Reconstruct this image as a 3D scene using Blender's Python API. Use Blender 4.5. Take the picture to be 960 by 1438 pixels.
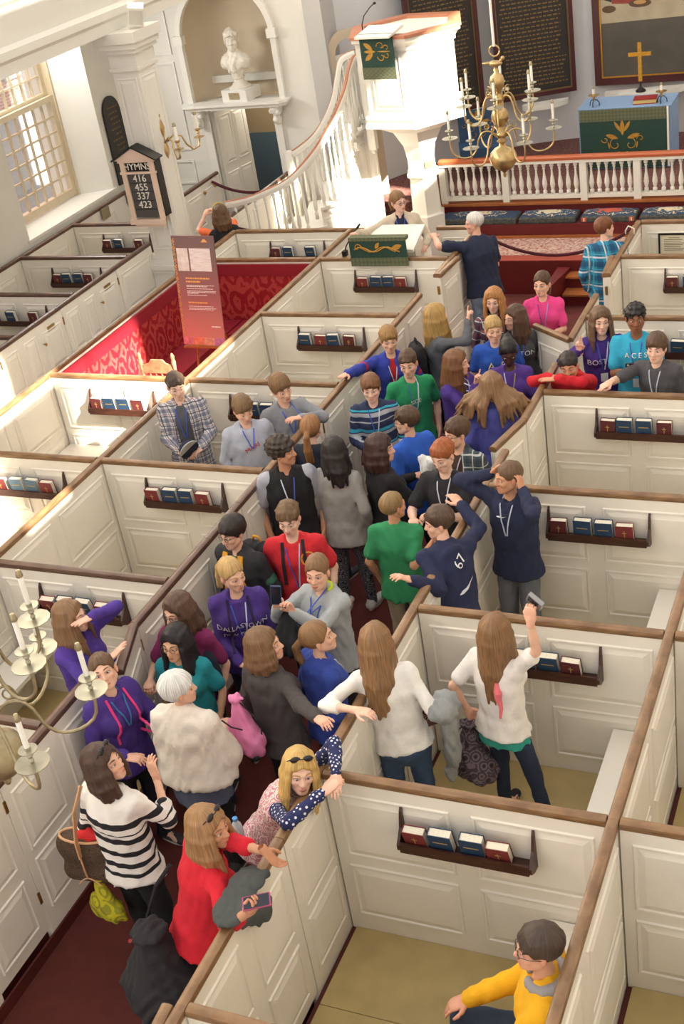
import bpy, bmesh, math, random
import numpy as np
from mathutils import Vector, Matrix, Quaternion
random.seed(7)
for o in list(bpy.data.objects): bpy.data.objects.remove(o)
SC = bpy.context.scene
COL = SC.collection

# ------------------------------------------------------------------ camera
camd = bpy.data.cameras.new('camera'); cam = bpy.data.objects.new('camera', camd); COL.objects.link(cam)
CR = Vector((0.91504312, 0.37517543, -0.1481198)); CU = Vector((-0.07120882, 0.51170702, 0.85620396)); CF = Vector((-0.39702064, 0.77291611, -0.49494979))
M = Matrix.Identity(4)
for i in range(3): M[i][0] = CR[i]; M[i][1] = CU[i]; M[i][2] = -CF[i]
M.translation = (4.63685, -4.64926, 5.99981)
cam.matrix_world = M
camd.sensor_fit = 'VERTICAL'; camd.sensor_height = 36.0; camd.lens = 1785.37 / 1438 * 36.0
camd.clip_start = 0.1; camd.clip_end = 200
SC.camera = cam

# ------------------------------------------------------------------ world, sun, exposure
W = bpy.data.worlds.new('world'); SC.world = W; W.use_nodes = True
bg = W.node_tree.nodes['Background']; bg.inputs[0].default_value = (1.0, 0.975, 0.945, 1); bg.inputs[1].default_value = 1.36
sund = bpy.data.lights.new('sun', 'SUN'); sun = bpy.data.objects.new('sun', sund); COL.objects.link(sun)
SUN_DIR = Vector((-0.77, 0.32, -0.55)).normalized()
sun.rotation_euler = SUN_DIR.to_track_quat('-Z', 'Y').to_euler(); sund.energy = 38.0; sund.angle = 0.012; sund.color = (1.0, 0.90, 0.74)
wdl = bpy.data.lights.new('window_daylight_boost', 'AREA'); wdl.shape = 'RECTANGLE'; wdl.size = 1.5; wdl.size_y = 0.9; wdl.energy = 85; wdl.color = (0.96, 0.98, 1.0)   # added lamp at the tall left window, boosting its sky light
wdo = bpy.data.objects.new('window_daylight_boost', wdl); COL.objects.link(wdo); wdo.location = (-6.40, 9.655, 3.87); wdo.rotation_euler = Vector((1, -0.15, -0.45)).to_track_quat('-Z', 'Y').to_euler()
SC.view_settings.view_transform = 'Standard'; SC.view_settings.look = 'None'; SC.view_settings.gamma = 1.0
SC.view_settings.use_curve_mapping = False; SC.view_settings.exposure = 0.0
SC.cycles.max_bounces = 6; SC.cycles.diffuse_bounces = 3; SC.cycles.glossy_bounces = 2; SC.cycles.transmission_bounces = 4
SC.cycles.caustics_reflective = False; SC.cycles.caustics_refractive = False; SC.cycles.use_denoising = True

# ------------------------------------------------------------------ materials
MATS = {}
def _nt(m):
    m.use_nodes = True; nt = m.node_tree; b = nt.nodes['Principled BSDF']; return nt, b
def srgb(r, g, b):
    f = lambda c: (c / 255 / 12.92) if c / 255 <= 0.04045 else ((c / 255 + 0.055) / 1.055) ** 2.4
    return (f(r), f(g), f(b))
def mat(name, col, rough=0.6, metal=0.0, var=0.0, scale=6.0, bump=0.0, bscale=40.0, stretch=None, spec=None, col2=None, coat=0.0):
    """plain procedural material: colour with noise variation and a fine bump"""
    if name in MATS: return MATS[name]
    m = bpy.data.materials.new(name); nt, b = _nt(m); MATS[name] = m
    b.inputs['Roughness'].default_value = rough; b.inputs['Metallic'].default_value = metal
    if coat: b.inputs['Coat Weight'].default_value = coat
    if spec is not None: b.inputs['Specular IOR Level'].default_value = spec
    b.inputs['Base Color'].default_value = (*col, 1)
    tc = nt.nodes.new('ShaderNodeTexCoord'); mp = nt.nodes.new('ShaderNodeMapping'); nt.links.new(tc.outputs['Object'], mp.inputs[0])
    if stretch: mp.inputs['Scale'].default_value = stretch
    if var or col2:
        n = nt.nodes.new('ShaderNodeTexNoise'); n.inputs['Scale'].default_value = scale; n.inputs['Detail'].default_value = 4
        nt.links.new(mp.outputs[0], n.inputs['Vector'])
        r = nt.nodes.new('ShaderNodeValToRGB'); nt.links.new(n.outputs['Fac'], r.inputs[0])
        c2 = col2 or tuple(min(1, c * (1 + var)) for c in col); c1 = col if col2 else tuple(c * (1 - var) for c in col)
        r.color_ramp.elements[0].color = (*c1, 1); r.color_ramp.elements[1].color = (*c2, 1)
        r.color_ramp.elements[0].position = 0.35; r.color_ramp.elements[1].position = 0.65
        nt.links.new(r.outputs[0], b.inputs['Base Color'])
    if bump:
        n = nt.nodes.new('ShaderNodeTexNoise'); n.inputs['Scale'].default_value = bscale; n.inputs['Detail'].default_value = 3
        nt.links.new(mp.outputs[0], n.inputs['Vector'])
        bp = nt.nodes.new('ShaderNodeBump'); bp.inputs['Strength'].default_value = bump; bp.inputs['Distance'].default_value = 0.01
        nt.links.new(n.outputs['Fac'], bp.inputs['Height']); nt.links.new(bp.outputs[0], b.inputs['Normal'])
    return m
def node(nt, kind, **kw):
    n = nt.nodes.new(kind)
    for k, v in kw.items(): setattr(n, k, v)
    return n
def math_node(nt, op, a, b=None):
    n = nt.nodes.new('ShaderNodeMath'); n.operation = op
    for i, v in enumerate((a, b)):
        if v is None: continue
        if isinstance(v, (int, float)): n.inputs[i].default_value = v
        else: nt.links.new(v, n.inputs[i])
    return n.outputs[0]
def mix_node(nt, fac, a, b):
    n = nt.nodes.new('ShaderNodeMix'); n.data_type = 'RGBA'
    for i, v in ((0, fac), (6, a), (7, b)):
        if isinstance(v, (int, float)): n.inputs[i].default_value = v
        elif isinstance(v, tuple): n.inputs[i].default_value = (*v, 1)
        else: nt.links.new(v, n.inputs[i])
    return n.outputs[2]

m_white = mat('white_paint', srgb(238, 231, 219), 0.42, var=0.03, scale=3, bump=0.05, bscale=25)
m_wall = mat('wall_plaster', srgb(226, 222, 212), 0.6, var=0.02, scale=2, bump=0.04, bscale=30)
m_trimw = mat('trim_paint', srgb(232, 228, 218), 0.4)
m_niche = mat('niche_paint', srgb(205, 188, 162), 0.6, var=0.03, scale=2)
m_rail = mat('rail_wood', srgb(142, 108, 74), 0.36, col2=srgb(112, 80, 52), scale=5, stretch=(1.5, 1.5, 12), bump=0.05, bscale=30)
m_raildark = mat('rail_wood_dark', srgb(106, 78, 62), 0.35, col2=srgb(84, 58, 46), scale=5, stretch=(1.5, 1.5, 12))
m_rack = mat('rack_wood', srgb(72, 40, 28), 0.42, col2=srgb(50, 26, 19), scale=10, stretch=(1, 8, 8))
m_mat = mat('floor_mat', srgb(188, 166, 114), 0.85, var=0.08, scale=5, bump=0.25, bscale=220)
m_aisle = mat('aisle_carpet', srgb(96, 40, 33), 0.95, var=0.10, scale=9, bump=0.4, bscale=300)
m_redpaint = mat('red_paint', srgb(98, 22, 24), 0.5, var=0.06, scale=4)
m_base = mat('base_shoe', srgb(84, 30, 24), 0.6, var=0.1)
m_wood2 = mat('step_wood', srgb(176, 106, 56), 0.35, col2=srgb(150, 84, 42), scale=5, stretch=(1, 12, 12))
m_brass = mat('brass', srgb(196, 168, 118), 0.30, 0.9, var=0.08, scale=14)
m_brassdull = mat('brass_worn', srgb(172, 158, 126), 0.38, 0.7, var=0.1, scale=20)
m_candle = mat('candle', srgb(245, 240, 228), 0.5)
m_gold = mat('gold_leaf', srgb(204, 150, 52), 0.4, 0.6, var=0.2, scale=60)
m_goldthread = mat('gold_thread', srgb(184, 136, 48), 0.6, 0.15, var=0.15, scale=60)
m_blackboard = mat('tablet_black', srgb(36, 31, 28), 0.45, var=0.15, scale=3)
m_iron = mat('black_iron', srgb(28, 26, 26), 0.45, 0.3)
m_glass = None
m_dimgilt = mat('dim_gilt', srgb(118, 94, 54), 0.6, 0.1, var=0.2, scale=40)
def glass():
    m = bpy.data.materials.new('window_glass'); nt, b = _nt(m)
    b.inputs['Base Color'].default_value = (0.95, 0.97, 0.98, 1); b.inputs['Roughness'].default_value = 0.02
    out = nt.nodes['Material Output']; tr = nt.nodes.new('ShaderNodeBsdfTransparent'); mx = nt.nodes.new('ShaderNodeMixShader')
    mx.inputs[0].default_value = 0.12; nt.links.new(tr.outputs[0], mx.inputs[1]); nt.links.new(b.outputs[0], mx.inputs[2]); nt.links.new(mx.outputs[0], out.inputs[0])
    return m
m_glass = glass()

# ------------------------------------------------------------------ mesh helpers
class MB:
    def __init__(s): s.v = []; s.f = []; s.mi = []; s.cur = 0
    def add(s, vs, fs):
        o = len(s.v); s.v += [tuple(map(float, p)) for p in vs]
        for f in fs: s.f.append(tuple(i + o for i in f)); s.mi.append(s.cur)
        return s
    def box(s, x0, x1, y0, y1, z0, z1):
        return s.add([(x0, y0, z0), (x1, y0, z0), (x1, y1, z0), (x0, y1, z0), (x0, y0, z1), (x1, y0, z1), (x1, y1, z1), (x0, y1, z1)],
                     [(0, 3, 2, 1), (4, 5, 6, 7), (0, 1, 5, 4), (1, 2, 6, 5), (2, 3, 7, 6), (3, 0, 4, 7)])
    def prism(s, poly, z0, z1):
        n = len(poly)
        return s.add([(x, y, z0) for x, y in poly] + [(x, y, z1) for x, y in poly],
                     [tuple(range(n - 1, -1, -1)), tuple(range(n, 2 * n))] + [(i, (i + 1) % n, n + (i + 1) % n, n + i) for i in range(n)])
    def sweep(s, prof, pts, ups=None, closed=False):
        """profile (side, up) swept along pts; up stays near +z"""
        n = len(prof); rings = []
        P = [Vector(p) for p in pts]
        for i, p in enumerate(P):
            a = P[max(0, i - 1)]; b = P[min(len(P) - 1, i + 1)]
            t = (b - a).normalized(); up = Vector((0, 0, 1)) if ups is None else Vector(ups)
            if abs(t.dot(up)) > 0.98: up = Vector((0, 1, 0))
            sd = t.cross(up).normalized(); u = sd.cross(t)
            rings.append([p + sd * q[0] + u * q[1] for q in prof])
        vs = [q for r in rings for q in r]; fs = []
        for i in range(len(P) - 1):
            for j in range(n): fs.append((i * n + j, i * n + (j + 1) % n, (i + 1) * n + (j + 1) % n, (i + 1) * n + j))
        fs.append(tuple(range(n - 1, -1, -1))); fs.append(tuple((len(P) - 1) * n + j for j in range(n)))
        return s.add(vs, fs)
    def tube(s, pts, r, n=8):
        """round tube; r a number or list; parallel-transported rings"""
        P = [Vector(p) for p in pts]; m = len(P); rs = r if isinstance(r, (list, tuple)) else [r] * m
        t0 = (P[1] - P[0]).normalized(); ref = Vector((0, 0, 1)) if abs(t0.z) < 0.9 else Vector((1, 0, 0))
        sd = t0.cross(ref).normalized(); vs = []
        for i in range(m):
            t = (P[min(i + 1, m - 1)] - P[max(i - 1, 0)])
            t = t.normalized() if t.length > 1e-9 else t0
            sd = (sd - t * sd.dot(t)).normalized(); u = t.cross(sd)
            for j in range(n):
                a = 2 * math.pi * j / n; vs.append(P[i] + (sd * math.cos(a) + u * math.sin(a)) * rs[i])
        fs = [(i * n + j, i * n + (j + 1) % n, (i + 1) * n + (j + 1) % n, (i + 1) * n + j) for i in range(m - 1) for j in range(n)]
        fs += [tuple(range(n - 1, -1, -1)), tuple((m - 1) * n + j for j in range(n))]
        return s.add(vs, fs)
    def lathe(s, prof, n=16, c=(0, 0, 0), axis=None):
        vs = []; m = len(prof)
        for r, z in prof:
            for j in range(n):
                a = 2 * math.pi * j / n; vs.append((c[0] + r * math.cos(a), c[1] + r * math.sin(a), c[2] + z))
        fs = [(i * n + j, i * n + (j + 1) % n, (i + 1) * n + (j + 1) % n, (i + 1) * n + j) for i in range(m - 1) for j in range(n)]
        fs += [tuple(range(n - 1, -1, -1)), tuple((m - 1) * n + j for j in range(n))]
        return s.add(vs, fs)
    def ball(s, c, r, n=12, k=8):
        rx, ry, rz = r if isinstance(r, (tuple, list)) else (r, r, r)
        vs = []
        for i in range(k + 1):
            ph = math.pi * (i + 0.001) / (k + 0.002)
            for j in range(n):
                a = 2 * math.pi * j / n; vs.append((c[0] + rx * math.sin(ph) * math.cos(a), c[1] + ry * math.sin(ph) * math.sin(a), c[2] - rz * math.cos(ph)))
        fs = [(i * n + j, i * n + (j + 1) % n, (i + 1) * n + (j + 1) % n, (i + 1) * n + j) for i in range(k) for j in range(n)]
        fs += [tuple(range(n - 1, -1, -1)), tuple(k * n + j for j in range(n))]
        return s.add(vs, fs)
    def mesh(s, name, smooth=False, angle=None):
        me = bpy.data.meshes.new(name); me.from_pydata(s.v, [], s.f)
        if smooth: me.polygons.foreach_set('use_smooth', [True] * len(me.polygons))
        me.update(); return me
    def build(s, name, m, parent=None, smooth=False, loc=None, rz=None):
        me = s.mesh(name, smooth)
        for k in (m if isinstance(m, (list, tuple)) else [m]): me.materials.append(k)
        if any(s.mi): me.polygons.foreach_set('material_index', s.mi)
        if smooth == 'auto':
            me.set_sharp_from_angle(angle=0.7)
        return link(name, me, parent, loc, rz)
def link(name, me, parent=None, loc=None, rz=None):
    o = bpy.data.objects.new(name, me); COL.objects.link(o)
    if parent is not None: o.parent = parent
    if loc is not None: o.location = loc
    if rz is not None: o.rotation_euler = (0, 0, rz)
    return o
def empty(name, loc=(0, 0, 0), rz=0, parent=None):
    o = bpy.data.objects.new(name, None); COL.objects.link(o); o.location = loc; o.rotation_euler = (0, 0, rz); o.empty_display_size = 0.1
    if parent is not None: o.parent = parent
    return o
def tag(o, label=None, cat=None, group=None, kind=None):
    if label: o['label'] = label
    if cat: o['category'] = cat
    if group: o['group'] = group
    if kind: o['kind'] = kind
    return o
def struct(o): o['kind'] = 'structure'; return o
def text_mesh(body, size=1.0, extrude=0.0, align='CENTER', res=3):
    cu = bpy.data.curves.new('t', 'FONT'); cu.body = body; cu.size = size; cu.extrude = extrude; cu.align_x = align; cu.align_y = 'CENTER'; cu.resolution_u = res
    o = bpy.data.objects.new('t', cu); COL.objects.link(o)
    dg = bpy.context.evaluated_depsgraph_get(); me = bpy.data.meshes.new_from_object(o.evaluated_get(dg))
    bpy.data.objects.remove(o); bpy.data.curves.remove(cu); me.materials.clear(); return me
ORD = ['', 'first', 'second', 'third', 'fourth', 'fifth', 'sixth', 'seventh', 'eighth', 'ninth', 'tenth']

# ------------------------------------------------------------------ room shell
T = 1.33; PF = 0.13                         # cap rail height, pew floor height
XL = {0: 0.0, 1: -1.6, 2: -3.2, 3: -4.23, 4: -5.9}; XR = {0: 1.83, 1: 3.46, 2: 5.10}
def sbox(name, b, m, parent=None):
    o = MB().box(*b).build(name, m, parent); struct(o); return o
sbox('floor', (-6.6, 7.9, -8, 12.2, -0.2, 0.0), m_aisle)
# left wall with a deep splayed window recess
bl = MB()
WX, WG = -6.0, -6.5

for a_, b_ in ((-8, 0.3), (2.5, 4.3), (6.5, 8.55)): bl.box(-6.9, WX, a_, b_, 0, 8)
for a_, b_ in ((0.3, 2.5), (4.3, 6.5)): bl.box(-6.9, WX, a_, b_, 0, 1.39); bl.box(-6.9, WX, a_, b_, 4.6, 8)
bl.box(-6.9, WX, 10.7, 15, 0, 8); bl.box(-6.9, WX, 8.55, 10.7, 0, 1.39); bl.box(-6.9, WX, 8.55, 10.7, 4.6, 8)
bl.prism([(WX, 8.55), (WG, 8.85), (-6.9, 8.85), (-6.9, 8.55)], 1.39, 4.6)
bl.prism([(WX, 10.7), (-6.9, 10.7), (-6.9, 10.46), (WG, 10.46)], 1.39, 4.6)
wl = struct(bl.build('wall_left', m_wall))
sb = MB(); sb.prism([(WX + 0.02, 8.5), (WX + 0.02, 10.75), (WG, 10.48), (WG, 8.83)], 1.36, 1.40); sb.build('window_sill', m_trimw, wl)
# window: two sashes with muntins and panes
win = empty('window_1', (WG, 9.655, 1.40)); struct(win)
def sash(z0, z1, nx, nz, xo, name):
    y0, y1 = -0.80, 0.80
    m = MB(); fw = 0.075
    m.box(xo - 0.03, xo + 0.03, y0, y0 + fw, z0, z1); m.box(xo - 0.03, xo + 0.03, y1 - fw, y1, z0, z1)
    m.box(xo - 0.03, xo + 0.03, y0 + fw, y1 - fw, z0, z0 + fw + 0.03); m.box(xo - 0.03, xo + 0.03, y0 + fw, y1 - fw, z1 - fw, z1)
    s = m.build(name, m_sash, win)
    a0, a1 = y0 + fw, y1 - fw; b0, b1 = z0 + fw + 0.03, z1 - fw
    for i in range(1, nx):
        y = a0 + (a1 - a0) * i / nx; MB().box(xo - 0.018, xo + 0.018, y - 0.012, y + 0.012, b0, b1).build('muntin', m_sash, s)
    for k in range(1, nz):
        z = b0 + (b1 - b0) * k / nz; MB().box(xo - 0.016, xo + 0.016, a0, a1, z - 0.012, z + 0.012).build('muntin', m_sash, s)
    pw, ph = (a1 - a0) / nx, (b1 - b0) / nz
    pm = MB().box(-0.003, 0.003, -pw / 2 + 0.013, pw / 2 - 0.013, -ph / 2 + 0.013, ph / 2 - 0.013).mesh('pane'); pm.materials.append(m_glass)
    for i in range(nx):
        for k in range(nz): link('pane', pm, s, (xo - 0.004, a0 + pw * (i + .5), b0 + ph * (k + .5)))
m_sash = mat('sash_paint', srgb(206, 190, 160), 0.5, var=0.03)
sash(0.02, 1.42, 7, 6, 0.0, 'lower_sash'); sash(1.36, 2.9, 7, 6, -0.08, 'upper_sash')
fr = MB(); fr.box(-0.12, 0.06, -0.86, -0.80, 0, 3.0); fr.box(-0.12, 0.06, 0.80, 0.86, 0, 3.0); fr.box(-0.12, 0.06, -0.86, 0.86, 2.9, 3.05); fr.build('window_frame', m_sash, win)
# house across the street
m_brick = bpy.data.materials.new('street_brick'); nt, b = _nt(m_brick)
bt = nt.nodes.new('ShaderNodeTexBrick'); bt.inputs['Color1'].default_value = (*srgb(178, 104, 88), 1); bt.inputs['Color2'].default_value = (*srgb(150, 82, 70), 1); bt.inputs['Mortar'].default_value = (*srgb(205, 190, 178), 1)
bt.inputs['Scale'].default_value = 4.0; tcx = nt.nodes.new('ShaderNodeTexCoord'); sx = nt.nodes.new('ShaderNodeSeparateXYZ'); cx = nt.nodes.new('ShaderNodeCombineXYZ')
nt.links.new(tcx.outputs['Object'], sx.inputs[0]); nt.links.new(sx.outputs[1], cx.inputs[0]); nt.links.new(sx.outputs[2], cx.inputs[1]); nt.links.new(cx.outputs[0], bt.inputs[0]); nt.links.new(bt.outputs[0], b.inputs['Base Color'])
m_pale = mat('pale_stone', srgb(168, 168, 170), 0.7); m_darkwin = mat('far_window', srgb(84, 92, 104), 0.15)
hs = empty('brick_house', (-13.0, 17.0, -0.6)); tag(hs, 'brick house with grey windows seen through the left sash window', 'building')
MB().box(-1, 0, -9, 9, 0, 9).build('wall', m_brick, hs)
for yy in (-7.4, -5.2, -3.0, -0.8, 1.4, 3.6, 5.8):
    w = MB().box(0, 0.06, yy - 0.62, yy + 0.62, 2.2, 4.3).build('window', m_pale, hs); MB().box(0.05, 0.09, yy - 0.5, yy + 0.5, 2.3, 4.2).build('pane', m_darkwin, w)
MB().box(-0.05, 0.12, -9, 9, 0, 1.5).build('stone_base', m_pale, hs); MB().box(-0.05, 0.14, -9, 9, 4.7, 5.1).build('band_course', m_pale, hs)
dr = MB().box(0.1, 0.3, -2.5, -1.3, 0, 2.9).build('door_surround', m_pale, hs); MB().box(0.25, 0.33, -2.25, -1.55, 0.1, 2.4).build('door', m_darkwin, dr)
sbox('ground_street', (-30, -6.9, 4, 30, -1.0, -0.6), mat('street', srgb(132, 132, 134), 0.9, var=0.05))

# front wall: door opening, arched niche above it
FY = 11.65; NX0, NX1 = -4.95, -3.55; NC = (NX0 + NX1) / 2; NR = (NX1 - NX0) / 2; SZ = 2.32; ARC = 3.18
fw = MB(); fw.box(-6.6, -4.75, FY, FY + 0.3, 0, 2.2); fw.box(-3.72, -2.85, FY, FY + 0.3, 0, 2.2)
fw.box(-6.6, NX0, FY, FY + 0.5, 2.2, 7); fw.box(NX1, -2.85, FY, FY + 0.5, 2.2, 7); fw.box(NX0, NX1, FY, FY + 0.3, 2.2, SZ - 0.02)
n = 14
for i in range(n):
    a0 = math.pi * i / n; a1 = math.pi * (i + 1) / n
    p0 = (NC - NR * math.cos(a0), ARC + NR * math.sin(a0)); p1 = (NC - NR * math.cos(a1), ARC + NR * math.sin(a1))
    q = [(p0[0], FY, p0[1]), (p1[0], FY, p1[1]), (p1[0], FY, 7), (p0[0], FY, 7)]
    fw.add(q, [(0, 1, 2, 3)])
wf = struct(fw.build('wall_front', m_wall))
# curved niche shell
ns = MB(); cols = 13; rows = []
for k in range(16):
    if k < 6: z = SZ - 0.02 + (ARC - SZ + 0.02) * k / 5; rr = NR
    else:
        a = math.pi / 2 * (k - 5) / 10; z = ARC + NR * math.sin(a); rr = NR * math.cos(a) + 0.001
    rows.append([(NC - rr * math.cos(math.pi * j / (cols - 1)), FY + 0.02 + rr * 0.62 * math.sin(math.pi * j / (cols - 1)), z) for j in range(cols)])
ns.add([p for r in rows for p in r], [(i * cols + j, i * cols + j + 1, (i + 1) * cols + j + 1, (i + 1) * cols + j) for i in range(15) for j in range(cols - 1)])
ns.build('niche_shell', m_niche, wf, smooth=True)
ar = []
for k in range(5): ar.append((NX0 - 0.03, FY - 0.02, SZ + (ARC - SZ) * k / 4))
for i in range(1, 20): a = math.pi * i / 20; ar.append((NC - (NR + 0.03) * math.cos(a), FY - 0.02, ARC + (NR + 0.03) * math.sin(a)))
for k in range(5): ar.append((NX1 + 0.03, FY - 0.02, ARC - (ARC - SZ) * k / 4))
MB().sweep([(-0.04, -0.04), (0.04, -0.04), (0.05, 0.0), (0.04, 0.05), (-0.04, 0.04)], ar, ups=(0, 1, 0)).build('arch_moulding', m_trimw, wf)
for xx in (NX0 - 0.03, NX1 + 0.03): MB().box(xx - 0.07, xx + 0.07, FY - 0.09, FY + 0.02, ARC - 0.06, ARC + 0.06).build('impost_block', m_trimw, wf)
# panelling on the front wall left of the door and the pilaster strip
for (x0, x1, z0, z1) in ((-5.65, -5.15, 1.65, 2.9), (-5.65, -5.15, 1.15, 1.5), (-5.65, -5.15, 0.3, 1.0), (-3.42, -3.02, 0.9, 1.45), (-5.65, -5.15, 3.0, 4.4)):
    p = MB(); w = 0.03
    p.box(x0, x1, FY - 0.018, FY, z0, z0 + w); p.box(x0, x1, FY - 0.018, FY, z1 - w, z1); p.box(x0, x0 + w, FY - 0.018, FY, z0 + w, z1 - w); p.box(x1 - w, x1, FY - 0.018, FY, z0 + w, z1 - w)
    p.build('wall_panel_moulding', m_trimw, wf)
m_pil = mat('pilaster_grey', srgb(190, 188, 184), 0.55)
pl = MB(); pl.box(-2.98, -2.72, FY - 0.12, FY + 0.3, 0, 7); pl.build('pilaster', m_pil, wf)
MB().box(-3.05, -2.98, FY - 0.06, FY + 0.3, 0, 7).build('pilaster_edge', m_wall, wf)
# door leaf swung inwards, vestry beyond
door = struct(empty('door_1', (-4.73, FY + 0.06, 0.0), math.radians(80)))
MB().box(0, 0.72, -0.025, 0.025, 0.02, 2.15).build('door_leaf', m_trimw, door)
# raised, fielded panel; local frame: width along x, height along z, outward = -y
_PC = {}
def panel_mesh(w, h, m):
    k = (round(w, 3), round(h, 3), m.name)
    if k in _PC: return _PC[k]
    rings = [(0.0, 0.0), (0.006, 0.010), (0.018, 0.010), (0.024, 0.001), (0.062, 0.013), (0.066, 0.013)]
    vs = []
    for ins, d in rings: vs += [(-w / 2 + ins, -d, -h / 2 + ins), (w / 2 - ins, -d, -h / 2 + ins), (w / 2 - ins, -d, h / 2 - ins), (-w / 2 + ins, -d, h / 2 - ins)]
    fs = []
    for i in range(len(rings) - 1):
        for j in range(4): fs.append((i * 4 + j, i * 4 + (j + 1) % 4, i * 4 + 4 + (j + 1) % 4, i * 4 + 4 + j))
    b = (len(rings) - 1) * 4; fs.append((b, b + 1, b + 2, b + 3))
    me = bpy.data.meshes.new('panel'); me.from_pydata(vs, [], fs); me.materials.append(m); me.update(); _PC[k] = me
    return me
def panel(parent, cx, cy, cz, w, h, rz, m=None):
    return link('panel', panel_mesh(w, h, m or m_white), parent, (cx, cy, cz), rz)
# cap rail profile and board walls.  A wall piece runs along local x from 0 to L, y = thickness
RP = [(-0.029, -0.018), (0.029, -0.018), (0.033, 0.004), (0.027, 0.018), (0.012, 0.025), (-0.012, 0.025), (-0.027, 0.018), (-0.033, 0.004)]
def cap(parent, x0, x1, z=T, m=None, name='cap_rail'):
    o = MB().sweep(RP, [(0, 0, 0), (0, 0, x1 - x0)] and [(0, 0, 0), (x1 - x0, 0, 0)]).build(name, m or m_rail, parent, smooth='auto')
    o.location = (x0, 0, z - 0.025)
    # wood grain along the length: material stretched on z, so spin texture space by building along x is enough
    return o
BT = 0.025
def board(parent, x0, x1, z0, z1=T - 0.042, name='board', m=None):
    return MB().box(x0, x1, -BT, BT, z0, z1).build(name, m or m_white, parent)
def panels_on(parent, x0, x1, z0=PF, ncol=2, sides=(1, -1), m=None):
    w = (x1 - x0) / ncol; mg = 0.06
    for i in range(ncol):
        c = x0 + w * (i + .5)
        for sd in sides:
            y = -BT if sd == 1 else BT; rz = 0 if sd == 1 else math.pi
            top = T - 0.13; mid = z0 + 0.60
            panel(parent, c, y, (top + mid) / 2, w - 2 * mg, top - mid, rz, m)
            panel(parent, c, y, (mid - 0.07 + z0 + 0.12) / 2, w - 2 * mg, mid - 0.07 - z0 - 0.12, rz, m)
def wall_run(name, label, loc, rz, L, z0=0.0, ncol=2, railm=None, sides=(1, -1), cat='pew partition'):
    e = empty(name, (loc[0], loc[1], 0), rz); tag(e, label, cat)
    board(e, 0, L, z0); cap(e, 0, L, m=railm); panels_on(e, 0, L, max(z0, PF), ncol, sides)
    return e
m_knob = mat('knob_brass', srgb(170, 130, 70), 0.35, 0.8)
def door_wall(name, label, x, y0, side, angle=0.0, L=1.6, railm=None, plates=False, hinge=1.07, dw=0.53, dopen=True):
    """aisle front of a pew along +y at x; side=+1: the aisle is on +x. door hinged on its far side, swings into the aisle"""
    e = empty(name, (x, y0, 0), math.pi / 2); tag(e, label, 'pew wall')
    h0 = hinge - dw
    for a, b in ((0, h0), (hinge, L)):
        if b - a < 0.03: continue
        board(e, a, b, 0.0); cap(e, a + (0.0), b, m=railm); panels_on(e, a, b, PF, 1)
    # frame: local x = +y world, local y = -x world.  hinge at (hinge, 0)
    sgn = -1 if side > 0 else 1
    off = 0.0
    d = empty('door', (hinge - 0.004, sgn * (0.03 if angle > 150 else 0.0), 0), 0, e)
    d.rotation_euler = (0, 0, math.radians(angle) * (1 if sgn < 0 else -1))
    # door leaf extends toward -x local of its own frame
    lf = MB().box(-dw + 0.008, 0.0, -0.02, 0.02, 0.14, T - 0.05).build('door_leaf', m_white, d)
    c = MB().sweep(RP, [(0, 0, 0), (dw - 0.008, 0, 0)]).build('cap_rail', railm or m_rail, d, smooth='auto'); c.location = (-dw + 0.008, 0, T - 0.025)
    for sd in (1, -1):
        y = -0.02 if sd == 1 else 0.02; r = 0 if sd == 1 else math.pi
        panel(d, -dw / 2, y, 0.94, dw - 0.14, 0.46, r); panel(d, -dw / 2, y, 0.42, dw - 0.14, 0.40, r)
    k = MB().lathe([(0.006, 0), (0.006, 0.02), (0.016, 0.028), (0.018, 0.038), (0.010, 0.046), (0.001, 0.048)], 10).build('knob', m_knob, d, smooth=True)
    k.location = (-dw + 0.05, 0.02 * sgn, 1.05); k.rotation_euler = (math.pi / 2 * (1 if sgn < 0 else -1), 0, 0)
    for hz in (0.35, 1.1): MB().box(-0.012, 0.010, 0.0, sgn * 0.026, hz, hz + 0.09).build('hinge', m_knob, d)
    if plates:
        p = MB().box(-dw / 2 - 0.07, -dw / 2 + 0.07, sgn * 0.021, sgn * 0.026, 1.14, 1.20).build('number_plate', m_brass, d)
    # shoe moulding at the aisle floor
    MB().box(0, L, sgn * BT, sgn * (BT + 0.015), 0.0, 0.09).build('shoe_moulding', m_base, e)
    return e
def rown(y): return int(round((8.0 - y) / 1.6)) + 1   # 1 = nearest the altar
ROW = {8.0: 'first', 6.4: 'second', 4.8: 'third', 3.2: 'fourth', 1.6: 'fifth', 0.0: 'sixth', -1.6: 'seventh', -3.2: 'eighth'}
G = 0.03
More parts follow.
